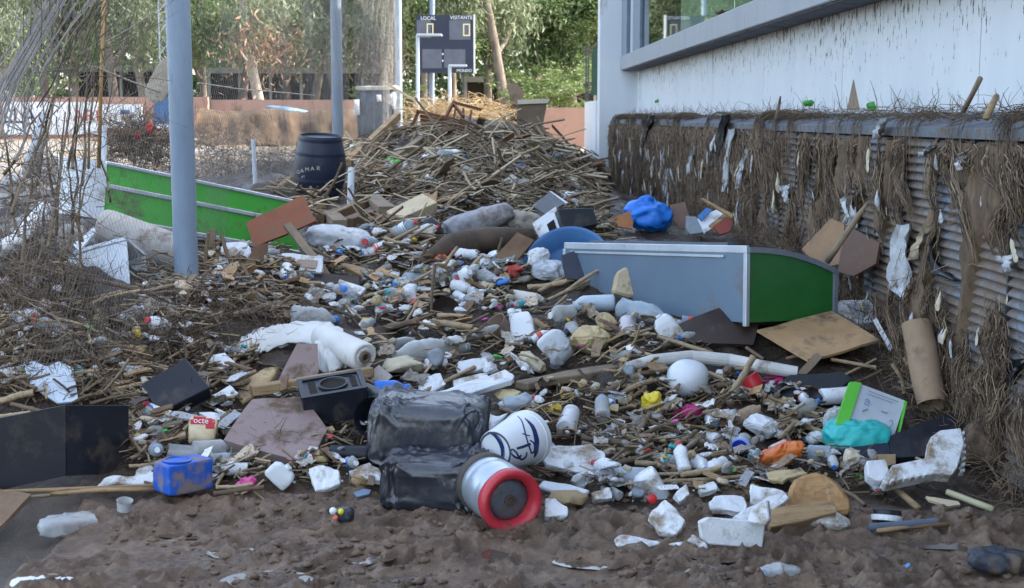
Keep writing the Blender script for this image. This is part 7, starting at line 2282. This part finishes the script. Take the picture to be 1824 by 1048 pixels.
tangle('ledge_tufts', 'tufts of roots and twigs standing up along the ledge', 520, cen, (.10, .10, .02), .26, .0032, straw_wall, 25, .3, k=5, updir=(-.2, 0, .8))
# heap of straw along the wall foot
cen = []
for ly in np.linspace(-.6, 12, 40):
    q_ = MB_ @ Vector((-.12, ly, 0))
    cen.append((q_.x, q_.y, float(H(q_.x, q_.y)) + .10))
tangle('straw_bank', 'bank of straw, roots and mud along the foot of the louvre wall', 2600, cen, (.06, .25, .06), .3, .0028, straw_wall, 12, .3)
for i, (u, v, w_, h_) in enumerate(((1775, 800, 130, 90), (1700, 800, 70, 40))):
    lump('root_clod', ('big clod of mud and roots at the foot of the wall by the right edge', 'smaller mud clod left of the big one at the wall foot')[i], 'clod', mat('clod_mud', '4a3c30', '6f5c4a', scale=8, rough=.95, bump=1, bscale=30), u, v, w_, h_, v + h_ * .5, seed=81 + i, rough=.2)

# ------------------------------------------------------------------ scattered canes, chips, crumbs, scraps
from mathutils import Vector as _V
for o in list(ALLT):
    if o.get('kind') != 'thing' or o.get('category') in ('tree', 'shrub', 'net', 'building', 'louvre wall', 'pole', 'reed', 'rag'): continue
    pp = []
    for c in [o] + list(o.children):
        if c.type == 'MESH' and len(c.data.vertices):
            a = np.empty(len(c.data.vertices) * 3, np.float32); c.data.vertices.foreach_get('co', a); a = a.reshape(-1, 3)
            lo, hi = a.min(0), a.max(0)
            org = np.array(o['_o']) if '_o' in o.keys() else np.array(o.location)
            if c is o: org = np.array(o.location)
            for p in a[:: max(1, len(a) // 60)]: pp.append(proj(p + org))
    if not pp: continue
    pp = np.array(pp); lo = pp.min(0); hi = pp.max(0)
    wd, hh = hi - lo
    if lo[1] < 230 or wd > 600: continue
    if min(wd, hh) > 14: keep(lo[0] + wd * .12, lo[1] + hh * .12, hi[0] - wd * .12, hi[1] - hh * .05)

cane_mats = [mat('cane_tan', '897659', 'ab987a', scale=7, rough=.6, bump=.2, stretch=(.6, .6, 3), dirt=.3, rnd=.22), mat('cane_brown', '554636', '78654f', scale=7, rough=.7, bump=.3, stretch=(.6, .6, 3), dirt=.35, rnd=.25), mat('cane_grey', '6f6455', '94887a', scale=7, rough=.8, bump=.3, stretch=(.6, .6, 3), dirt=.3, rnd=.2)]


def cane_proto(i):
    rnd = random.Random(500 + i)
    pts = []; rs = []
    bend = rnd.uniform(-2.2, 2.2)
    n = 13
    for k in range(n):
        t_ = k / (n - 1)
        pts.append((bend * math.sin(math.pi * t_) + rnd.gauss(0, .07), rnd.gauss(0, .07), t_ - .5))
        rs.append(1.09 if k % 4 == 0 else .96)
    # tube in a stretched space: z is long, so build the rings by hand
    vs = []; fs = []
    m = 7
    for (x, y, z), r in zip(pts, rs):
        for j in range(m):
            a = 2 * math.pi * j / m
            vs.append((x + r * math.cos(a), y + r * math.sin(a), z))
    for k in range(n - 1):
        for j in range(m):
            q = (j + 1) % m
            fs.append((k * m + j, k * m + q, (k + 1) * m + q, (k + 1) * m + j))
    fs.append(list(range(m))[::-1]); fs.append([(n - 1) * m + j for j in range(m)])
    out = []
    for mm in cane_mats:
        me = bpy.data.meshes.new('cane'); me.from_pydata(vs, [], fs); me.materials.append(mm)
        me.polygons.foreach_set('use_smooth', [True] * len(fs))
        out.append(me)
    return out


CP = [cane_proto(i) for i in range(6)]
NC = 0


def cane(p1, p2, r, mi=0, label=None):
    global NC
    o = bpy.data.objects.new('cane', CP[NC % 6][mi]); COL.objects.link(o)
    p1 = Vector(p1); p2 = Vector(p2)
    M = axis(p1, p2) @ Matrix.Rotation(NC * 1.7, 4, 'Z')
    o.matrix_world = Matrix.Translation((p1 + p2) / 2) @ M.to_3x3().to_4x4() @ Matrix.Diagonal((r, r, (p2 - p1).length, 1))
    NC += 1
    tag(o, label or ('tan broken cane lying among the debris of the heap', 'brown broken cane lying among the debris of the heap', 'grey weathered cane lying among the debris of the heap')[mi], 'cane', 'canes strewn over the heap')
    return o


# canes read from the photo: two ends (with lifts), width in pixels, tone
EX = [(650, 314, 765, 331, 5, 0), (735, 322, 852, 376, 7, 0), (800, 305, 850, 348, 4, 0), (690, 345, 800, 300, 5, 2), (850, 300, 960, 330, 5, 2), (770, 270, 870, 300, 5, 0), (20, 560, 130, 540, 7, 2), (0, 575, 110, 600, 8, 1), (60, 620, 190, 600, 8, 1), (180, 585, 300, 565, 7, 2), (120, 665, 240, 625, 8, 0), (280, 610, 400, 575, 7, 1), (300, 640, 370, 600, 6, 0), (0, 690, 90, 668, 9, 1), (0, 534, 100, 545, 8, 0), (95, 545, 232, 514, 8, 0), (52, 584, 150, 546, 8, 0), (148, 547, 250, 518, 9, 0), (0, 603, 80, 590, 9, 2), (78, 589, 192, 572, 7, 0), (0, 627, 150, 596, 14, 1), (82, 490, 272, 524, 10, 1), (0, 506, 130, 524, 7, 0), (232, 513, 348, 484, 8, 0), (255, 520, 345, 498, 10, 0), (185, 625, 300, 660, 7, 0),
      (215, 634, 300, 655, 7, 0), (172, 708, 230, 640, 7, 0), (175, 700, 262, 682, 11, 0), (130, 718, 175, 703, 9, 1), (160, 720, 255, 702, 8, 1), (0, 716, 60, 700, 16, 0), (0, 742, 55, 735, 9, 0), (20, 720, 80, 735, 10, 1), (120, 640, 185, 680, 5, 0), (225, 757, 300, 735, 7, 0), (240, 770, 350, 738, 10, 1), (230, 800, 330, 770, 9, 1), (225, 780, 300, 760, 8, 2), (240, 812, 330, 780, 9, 1), (315, 735, 345, 715, 6, 1), (350, 670, 385, 615, 8, 1), (375, 690, 450, 640, 10, 1), (395, 680, 455, 662, 9, 0),
      (360, 770, 440, 740, 9, 0), (418, 640, 480, 596, 9, 1), (430, 470, 475, 545, 9, 1), (365, 490, 372, 415, 8, 0), (395, 420, 425, 492, 9, 1), (400, 500, 560, 520, 9, 1), (405, 530, 470, 500, 7, 0), (540, 440, 605, 470, 7, 1), (555, 405, 650, 480, 7, 1), (620, 500, 700, 470, 7, 0), (655, 470, 760, 430, 7, 0), (640, 455, 745, 405, 7, 0), (700, 440, 770, 400, 6, 0), (600, 480, 670, 460, 6, 1), (740, 480, 765, 430, 6, 1), (775, 505, 815, 440, 8, 0), (768, 560, 775, 470, 7, 1), (700, 520, 775, 480, 7, 0), (735, 560, 780, 600, 12, 2), (690, 585, 770, 560, 7, 1),
      (880, 470, 895, 425, 8, 1), (860, 455, 835, 490, 8, 0), (940, 512, 1025, 495, 12, 0), (960, 520, 1040, 480, 10, 0), (975, 535, 1050, 500, 8, 0), (1000, 525, 1108, 462, 8, 0), (1030, 515, 1112, 475, 9, 0), (1045, 495, 1075, 462, 7, 1), (880, 560, 1000, 545, 7, 1), (800, 590, 870, 560, 7, 1), (785, 620, 860, 600, 8, 1), (930, 560, 965, 585, 7, 1),
      (965, 455, 1010, 440, 8, 1), (1205, 530, 1212, 468, 4, 1), (1236, 560, 1250, 518, 9, 0), (1180, 540, 1183, 515, 6, 1), (1150, 630, 1215, 652, 8, 0), (1172, 600, 1300, 642, 10, 0), (1262, 664, 1365, 706, 10, 0), (1365, 706, 1458, 740, 10, 0), (1272, 728, 1342, 636, 15, 0), (1255, 740, 1300, 700, 8, 1), (1390, 742, 1470, 772, 12, 0), (1380, 730, 1460, 745, 8, 1), (1100, 672, 1190, 660, 10, 1), (1090, 690, 1185, 672, 9, 0), (1098, 706, 1162, 678, 12, 0), (1110, 715, 1150, 690, 11, 1), (1060, 740, 1140, 720, 8, 1), (1135, 745, 1175, 730, 8, 0), (1000, 700, 1060, 690, 7, 1),
      (1140, 778, 1215, 755, 10, 1), (1165, 830, 1240, 770, 13, 0), (1180, 836, 1260, 772, 12, 2), (1035, 780, 1150, 795, 10, 1), (985, 815, 1060, 800, 7, 1), (1205, 820, 1300, 806, 12, 0), (1208, 832, 1295, 822, 10, 0), (1160, 845, 1330, 832, 8, 0), (1150, 860, 1330, 848, 10, 0), (1090, 770, 1180, 745, 10, 1), (1300, 760, 1345, 745, 8, 1), (1240, 700, 1290, 680, 6, 1), (940, 830, 1010, 842, 7, 1), (905, 850, 985, 862, 6, 1), (1440, 700, 1560, 640, 6, 0), (1480, 640, 1560, 655, 8, 0), (1500, 690, 1570, 660, 7, 1), (1600, 680, 1650, 694, 8, 2), (1590, 650, 1610, 700, 9, 0), (1620, 770, 1600, 720, 9, 1), (1400, 640, 1440, 632, 8, 1), (1330, 620, 1360, 640, 8, 1),
      (1480, 868, 1540, 900, 9, 1), (1600, 800, 1660, 830, 7, 0), (430, 880, 470, 855, 5, 0), (420, 845, 470, 890, 4, 0), (385, 868, 450, 862, 9, 0), (380, 880, 470, 868, 11, 1), (230, 830, 300, 816, 8, 0), (0, 890, 120, 880, 8, 0), (452, 850, 485, 838, 6, 0), (560, 545, 620, 560, 7, 1), (430, 560, 500, 540, 14, 2), (250, 545, 330, 580, 9, 1), (620, 660, 700, 700, 7, 1), (730, 710, 845, 655, 11, 0),
      (560, 395, 660, 350, 7, 0), (610, 290, 560, 380, 7, 1), (630, 310, 660, 270, 6, 0), (640, 330, 720, 290, 7, 0), (660, 330, 760, 255, 7, 1), (700, 310, 840, 350, 6, 0), (720, 320, 850, 370, 7, 0), (780, 300, 870, 350, 6, 2), (820, 290, 1000, 330, 6, 1), (870, 300, 960, 262, 6, 0), (900, 310, 1000, 295, 7, 1), (760, 330, 800, 300, 6, 0), (940, 275, 1010, 310, 6, 0), (955, 225, 1000, 285, 6, 0), (870, 330, 980, 345, 6, 1), (830, 345, 900, 300, 6, 0), (790, 350, 880, 380, 6, 1), (990, 330, 1080, 390, 10, 0), (960, 350, 1040, 345, 6, 1), (660, 365, 740, 330, 6, 1)]
for u0, v0, u1, v1, wpx_, mi in EX:
    a = G(u0, v0, .06); b_ = G(u1, v1, .08)
    if abs(u1 - u0) < abs(v1 - v0) * .9:      # steep in the picture: it stands up out of the heap
        lo, hi = ((u0, v0), (u1, v1)) if v0 > v1 else ((u1, v1), (u0, v0))
        a = G(lo[0], lo[1], .02); b_ = W(hi[0], hi[1], a.y + random.uniform(-.1, .25))
    elif (b_ - a).length > px(math.hypot(u1 - u0, v1 - v0), a.y) * 2.2:
        b_ = W(u1, v1, a.y + math.copysign(.3, b_.y - a.y))
    cane(a, b_, px(wpx_, a.y) / 2 * .84, mi)

rng = random.Random(99)
ZON = [((560, 480, 1560, 860), 58), ((600, 240, 1060, 460), 34), ((0, 480, 520, 720), 22), ((230, 720, 480, 860), 12)]
tot = 0
for (a0_, b0_, c0_, d0_), n in ZON:
    k = 0; tries = 0
    while k < n and tries < n * 20:
        tries += 1
        u = rng.uniform(a0_, c0_); v = rng.uniform(b0_, d0_)
        p = G(u, v, .05)
        if p.y > 27 or p.x > xwall(p.y) - .25: continue
        ang = rng.gauss(.35, .55) if rng.random() < .7 else rng.uniform(-1.5, 1.5)
        L_ = px(rng.uniform(40, 120), p.y)
        d = Vector((math.cos(ang), math.sin(ang) * 1.2, 0)).normalized() * L_ / 2
        e1 = p - d; e2 = p + d
        e1.z = float(H(e1.x, e1.y)) + rng.uniform(.02, .10); e2.z = float(H(e2.x, e2.y)) + rng.uniform(.02, .14)
        bad = False
        for q_ in (e1, p, e2, (e1 + p) / 2, (e2 + p) / 2):
            if blocked(*proj(q_)): bad = True; break
        if bad: continue
        cane(e1, e2, px(rng.choice((1.6, 2.2, 3, 3.6, 5, 6)), p.y), rng.choice((0, 0, 1, 1, 2)))
        k += 1

# the mass of shorter broken stalks and chips
rg = np.random.default_rng(5)


def scatter(n, zones):
    w_ = np.array([z[4] for z in zones], float); w_ /= w_.sum()
    zi = rg.choice(len(zones), n, p=w_)
    z = np.array([q_[:4] for q_ in zones], float)[zi]
    us = z[:, 0] + (z[:, 2] - z[:, 0]) * rg.random(n); vs_ = z[:, 1] + (z[:, 3] - z[:, 1]) * rg.random(n)
    m = np.ones(n, bool)
    for a, b_, c, d in PROT:
        m &= ~((us > a) & (us < c) & (vs_ > b_) & (vs_ < d))
    p = GA(us[m], vs_[m])
    ok = (p[:, 1] < 34) & (p[:, 0] < xwall(p[:, 1]) - .08) & (p[:, 1] > 7.0)
    ok &= heapmask(p[:, 0], p[:, 1]) > .3
    return p[ok]


def litter(name, label, n, zones, lpx, rpx, m, lift, k=4, cv=.1, rise=.25):
    p = scatter(n, zones)
    n = len(p)
    sc = p[:, 1] / F
    L_ = (lpx[0] + (lpx[1] - lpx[0]) * rg.random(n) ** 1.6) * sc
    ang = np.where(rg.random(n) < .6, rg.normal(.3, .6, n), rg.uniform(-1.6, 1.6, n))
    d = np.stack([np.cos(ang), np.sin(ang), np.zeros(n)], -1)
    s = np.linspace(-.5, .5, k)
    P = p[:, None] + d[:, None] * (s[None, :, None] * L_[:, None, None])
    P[..., 2] = H(P[..., 0], P[..., 1]) + (lift * rg.random(n))[:, None] * 1.0 + (rg.normal(0, rise, n) * L_)[:, None] * s[None]
    P += (rg.normal(0, cv, (n, 1, 3)) * L_[:, None, None]) * (4 * s ** 2 - .5)[None, :, None] * np.array([1, 1, .5])
    rad = ((rpx[0] + (rpx[1] - rpx[0]) * rg.random(n) ** 2) * sc / 2)[:, None] * np.ones(k)[None]
    V, Q = strands(P, rad)
    return tag(rawobj(name, V, Q, m), label, None, kind='stuff')


ZALL = [(0, 480, 560, 720, 3.2), (560, 440, 1620, 880, 5.5), (600, 230, 1060, 460, 2.6), (220, 700, 560, 880, 1.2), (1060, 330, 1330, 470, .8), (1500, 560, 1760, 900, .8), (330, 430, 600, 540, .6), (430, 330, 680, 450, 1.0), (1000, 270, 1340, 430, 1.2)]
stalk_m = strawmat('stalk_pieces', '463a2e', '78674f', 'a6947a')
litter('broken_stalks', 'mass of broken stalks and cane pieces covering the heap', 6800, ZALL, (14, 66), (2.4, 6.5), stalk_m, .10, 4, .04)
litter('top_stalks', 'upper layer of broken canes lying over the litter of the heap', 1500, ZALL, (18, 80), (2.4, 6.5), strawmat('top_stalk_tones', '54442f', '8a7658', 'b39f7e'), .17, 4, .03, .1)
litter('twig_litter', 'fine twig litter covering the whole heap', 22000, ZALL, (6, 30), (.9, 2.6), twig_m, .06, 4, .15)
litter('twig_litter', 'pale straw bits between the canes of the heap', 6000, ZALL, (8, 34), (.9, 2.4), straw_brown, .08, 4, .12)
litter('crest_stalks', 'long pale stalks jutting at all angles from the crest slope', 640, [(590, 245, 1060, 430, 1), (450, 340, 640, 430, .2), (1020, 290, 1120, 420, .12)], (40, 160), (2.6, 6.6), strawmat('pale_stalks', '695b48', 'a39176', 'c4b597'), .25, 4, .03, .42)
litter('twig_litter', 'dense reeds and straw on the crest slope', 5200, [(590, 232, 1060, 420, 1), (450, 340, 640, 430, .15), (1020, 290, 1130, 430, .15)], (12, 50), (1.0, 2.8), stalk_m, .22, 4, .08, .3)

# crumbs, chips, scraps: several kinds, each piece an object
def protos(kind, n):
    out = []
    for i in range(n):
        rnd = random.Random(kind + str(i))
        if kind == 'foam': sh = rocksh(1, rnd.uniform(.5, .9), rnd.uniform(.3, .6), 900 + i, 12, rough=.12)
        elif kind == 'stone': sh = rocksh(1, rnd.uniform(.6, .9), rnd.uniform(.45, .7), 950 + i, 20, rough=.12)
        elif kind == 'chip': sh = warp(subd(bev(box(2, rnd.uniform(.4, .8), rnd.uniform(.12, .3)), .03), 2), .08, 1.2, i)
        elif kind == 'plate': sh = warp(warp(subd(prism([(-1, -.4 + rnd.uniform(-.1, .1)), (rnd.uniform(-.2, .2), -.5), (1, -.35), (.9 + rnd.uniform(-.1, .1), .3), (.1, rnd.uniform(.25, .5)), (-.85, .35)], .07), 3), .10, 1.1, i), .03, 5, i)
        elif kind == 'sheet':
            vs9 = []; g9 = 9
            for j9 in range(g9):
                for i9 in range(g9):
                    x9, y9 = i9 / 4 - 1, (j9 / 4 - 1) * .7
                    ed = 1 - .22 * mnoise.noise(Vector((x9 * 2.2, y9 * 2.2, i * 5.1)))
                    q9 = Vector((x9 * ed, y9 * ed, 0)) + mnoise.noise_vector(Vector((x9 * 1.6, y9 * 1.6, i * 3.3))) * .38
                    q9.z += .22 * (1 - abs(mnoise.noise(Vector((x9 * 3, y9 * 2, i * 7.7)))) * 2)
                    vs9.append(tuple(q9))
            k9 = g9 * g9
            vs9 += [(a9, b9, c9 - .05) for a9, b9, c9 in vs9]
            fs9 = []
            for j9 in range(g9 - 1):
                for i9 in range(g9 - 1):
                    n9 = j9 * g9 + i9
                    fs9 += [(n9, n9 + 1, n9 + g9 + 1, n9 + g9), (k9 + n9, k9 + n9 + g9, k9 + n9 + g9 + 1, k9 + n9 + 1)]
            sh = (vs9, fs9)
        elif kind == 'scrap': sh = wrinkle(sq(1, rnd.uniform(.5, .8), rnd.uniform(.25, .5), .7, .8, 20, 12), .22, 1.6, i)
        out.append(sh)
    return out


def spread(kind, names, n, zones, s0, s1, mats_, label, cat, group, sink=.3):
    """copies of a few shapes laid over the heap"""
    shs = protos(kind, 4)
    mes = []
    for sh in shs:
        for m in mats_:
            me = bpy.data.meshes.new(names); me.from_pydata([tuple(p) for p in sh[0]], [], sh[1]); me.materials.append(m)
            if kind == 'scrap': me.polygons.foreach_set('use_smooth', [True] * len(me.polygons))
            mes.append(me)
    p = scatter(int(n * 2.6), zones)[:n]
    for i, q_ in enumerate(p):
        o = bpy.data.objects.new(names, mes[rng.randrange(len(mes))]); COL.objects.link(o)
        s = px(rng.uniform(s0, s1), q_[1]) / 2
        o.location = (q_[0], q_[1], float(H(q_[0], q_[1])) + s * sink + rng.uniform(0, .11))
        o.rotation_euler = (rng.gauss(0, .35), rng.gauss(0, .35), rng.uniform(0, 6.28))
        o.scale = (s, s, s)
        tag(o, label, cat, group)


ZM = [(560, 480, 1600, 870, 5), (380, 430, 620, 560, .6), (240, 720, 560, 870, 1), (1080, 860, 1450, 905, .6), (600, 420, 920, 560, 1.2), (0, 500, 480, 715, 1.0), (1010, 330, 1300, 425, .35), (440, 380, 640, 450, .35), (620, 280, 1040, 420, .5)]
spread('foam', 'foam_crumb', 250, ZM, 9, 34, [foam], 'small white foam crumb among the debris of the heap', 'foam crumb', 'foam crumbs over the heap')
spread('stone', 'small_stone', 280, ZM, 8, 30, [stone, stone_y, mat('brown_rock', '6a5a4c')], 'small stone lying among the debris of the heap', 'stone', 'small stones over the heap')
spread('scrap', 'crest_scrap', 60, [(600, 240, 1060, 430, 1)], 8, 18, [pm(h, .4, .25) for h in ('c6ccd2', '8f9aa2', 'a9b0b4', '6f94b4')], 'small plastic scrap lying on the crest slope', 'scrap', 'plastic scraps on the crest slope')
spread('chip', 'wood_chip', 280, ZALL, 14, 50, [tan_wood, brown_wood, grey_wood], 'splintered piece of wood lying among the debris of the heap', 'wood piece', 'wood pieces over the heap')
spread('sheet', 'torn_sheet', 210, ZM, 16, 50, [pm(h, .5, .4) for h in ('c6c8c8', 'a8a49c', '77736c', 'b3a48e', '8f8272', 'd2d2ce')] + [pet], 'torn muddy sheet of plastic or paper lying among the debris of the heap', 'torn sheet', 'torn sheets over the heap')
spread('scrap', 'plastic_scrap', 130, ZM, 12, 34, [pm(h, .4, .35) for h in ('c6c9cc', '8f9496', '6f7880', 'a9aaa8', '6a665f', 'b3a48e')] + [pet], 'crumpled plastic scrap lying among the debris of the heap', 'scrap', 'plastic scraps over the heap')
spread('scrap', 'wrapper', 46, ZM, 10, 24, [pm(h, .4, .15) for h in ('2f6fb8', 'b03038', 'c0a030', '2a8f9a', '3f9a45', 'b04a8a')], 'small coloured wrapper lying among the debris of the heap', 'wrapper', 'coloured wrappers over the heap')
spread('plate', 'board_piece', 190, ZM, 22, 64, [tan_wood, brown_wood, card, ply, darkw, pm('b9bdc0', .5, .35), pm('8c9096', .5, .35), pm('d0d2d2', .5, .3)], 'broken flat piece of board lying among the debris of the heap', 'board piece', 'board pieces over the heap')
spread('plate', 'crest_plank', 26, [(600, 250, 1050, 430, 1)], 40, 80, [grey_wood, tan_wood, grey_wood], 'weathered plank lying on the crest slope among the reeds', 'plank', 'planks on the crest slope')
# small bottles
Lb_ = [(0, 0)]
bsh_ = lathe([(max(q_, .004), s * 5) for q_, s in BP['ribbed']], 16, False)
csh_ = lathe([(.001, 4.75), (.42, 4.75), (.42, 5.15), (.001, 5.15)], 12, False)
bme = [bpy.data.meshes.new('body') for _ in range(3)]; cme = [bpy.data.meshes.new('cap') for _ in range(3)]
for i in range(3):
    s2 = warp(bsh_, .25, .5, i)
    bme[i].from_pydata([tuple(p) for p in s2[0]], [], s2[1]); bme[i].materials.append((pet, petb, hdpe)[i]); bme[i].polygons.foreach_set('use_smooth', [True] * len(bme[i].polygons))
    cme[i].from_pydata([tuple(p) for p in csh_[0]], [], csh_[1]); cme[i].materials.append((pm('2f6db8', .4, .1), pm('c8ccd0', .4, .1), pm('b03038', .4, .1))[i])
lsh_ = warp(lathe([(1.03, 1.6), (1.05, 1.65), (1.05, 2.8), (1.03, 2.85)], 16, False), .12, .5, 0)
lme = []
for h9 in ('2f6db8', 'c9cdd0', '2a9aa8', 'b84a3a'):
    me = bpy.data.meshes.new('label'); me.from_pydata([tuple(p) for p in lsh_[0]], [], lsh_[1]); me.materials.append(pm(h9, .4, .2)); me.polygons.foreach_set('use_smooth', [True] * len(me.polygons)); lme.append(me)
for i, q_ in enumerate(scatter(260, ZM)[:88]):
    k = rng.choice((0, 0, 1, 2))
    e = bpy.data.objects.new('small_bottle', None); COL.objects.link(e)
    r_ = px(rng.uniform(13, 30), q_[1]) / 2
    e.location = (q_[0], q_[1], float(H(q_[0], q_[1])) + r_ * .9 + rng.uniform(0, .04)); e.scale = (r_, r_, r_ * rng.uniform(.7, 1))
    e.rotation_euler = (R(90 + rng.gauss(0, 14)), rng.gauss(0, .3), rng.uniform(0, 6.28))
    tag(e, ('small clear bottle lying among the debris of the heap', 'small bluish bottle lying among the debris of the heap', 'small white bottle lying among the debris of the heap')[k], 'bottle', 'small bottles over the heap')
    for nm, me in (('body', bme[k]), ('cap', cme[rng.randrange(3)])) + ((('label', lme[rng.randrange(4)]),) if rng.random() < .5 else ()):
        o = bpy.data.objects.new(nm, me); COL.objects.link(o); o.parent = e
# loose clods on the trampled mud
us = rg.uniform(60, 1824, 9000); vs_ = 875 + 173 * rg.random(9000)
p = GA(us, vs_); den = fbm(p[:, 0] * 1.6, p[:, 1] * 1.8, 3, 70) + .08 - .12 * sstep(1.8, 2.9, p[:, 0])
okc = (p[:, 1] < 8.1) & (p[:, 0] > -2.2) & (rg.random(9000) < np.clip(den * 1.3, .01, .2))
p = p[okc]; b1 = np.array(ico(2)[0]); f1 = np.array(ico(2)[1]); n = len(p)
szc = .006 + .024 * rg.random(n) ** 3
d1 = 1 + 1.3 * np.stack([fbm(b1[:, 0] * 2.2 + i * 3.1, b1[:, 1] * 2.2 + b1[:, 2] * 1.9, 3, i % 40, .7) for i in range(n)])
V = b1[None] * d1[..., None] * szc[:, None, None] * np.array([1.25, 1.0, .65]) + p[:, None]
ztr = bil(gz_near, NX0, NY0, ND, p[:, 0], p[:, 1])
V[..., 2] += (ztr - p[:, 2])[:, None]
Q = (f1[None] + (np.arange(n) * len(b1))[:, None, None]).reshape(-1, 3)
tag(rawobj('mud_clods', V.reshape(-1, 3), Q, mat('clod_brown', '4f4034', '7a6653', scale=20, rough=.7, bump=.8, bscale=60), True), 'loose clods of mud on the trampled ground', None, kind='stuff')
# crumbs too small to count
p = scatter(1500, ZM + [(500, 860, 1500, 900, .6)])
base = np.array(ico(1)[0]); bf = np.array(ico(1)[1])
n = len(p)
sc = (p[:, 1] / F * rg.uniform(1.2, 4.2, n))
rot = rg.normal(0, .25, (n, len(base), 3))
V = (base[None] + rot) * sc[:, None, None] * rg.uniform(.6, 1.2, (n, 1, 3)) + p[:, None] + np.array([0, 0, .02])
V[..., 2] += rg.random((n, 1)) * .04
Q = (bf[None] + (np.arange(n) * len(base))[:, None, None]).reshape(-1, 3)
cm = strawmat('crumb_mix', '6d5b47', '9b8b74', 'c9cdd0')
tag(rawobj('crumbs', V.reshape(-1, 3), Q, cm), 'tiny crumbs of foam, gravel and plastic between the larger debris', None, kind='stuff')

# thin films of water standing in the trampled mud
pud = MB()
for i, (u, v, w_) in enumerate(((940, 925, .26), (830, 985, .30), (1060, 1000, .28), (480, 1030, .30), (1300, 992, .26), (340, 950, .22), (1010, 950, .2), (640, 990, .24), (1560, 985, .3), (1690, 960, .34), (1220, 1025, .3), (420, 985, .2), (750, 1020, .22))):
    q_ = G(u, v)
    gx9, gy9 = np.meshgrid(np.linspace(q_.x - w_ * .6, q_.x + w_ * .6, 24), np.linspace(q_.y - w_ * .4, q_.y + w_ * .4, 24))
    z9 = float(np.percentile(bil(gz_near, NX0, NY0, ND, gx9, gy9), 30))
    n9 = 26
    ring = [(q_.x + w_ * (.8 + .3 * mnoise.noise(Vector((math.cos(a), math.sin(a), i)))) * math.cos(a), q_.y + w_ * .55 * (.8 + .3 * mnoise.noise(Vector((math.cos(a), math.sin(a), i + 9)))) * math.sin(a), z9) for a in np.linspace(0, 2 * math.pi, n9, endpoint=False)]
    pud.add((ring, [list(range(n9))]))
wm = mat('puddle_water', '4f453b', '5d5247', scale=3, rough=.08, bump=.1, bscale=30, bdist=.004, spec=.6)
tag(pud.build('water', wm), 'thin films of muddy water standing in the trampled mud', None, kind='structure')
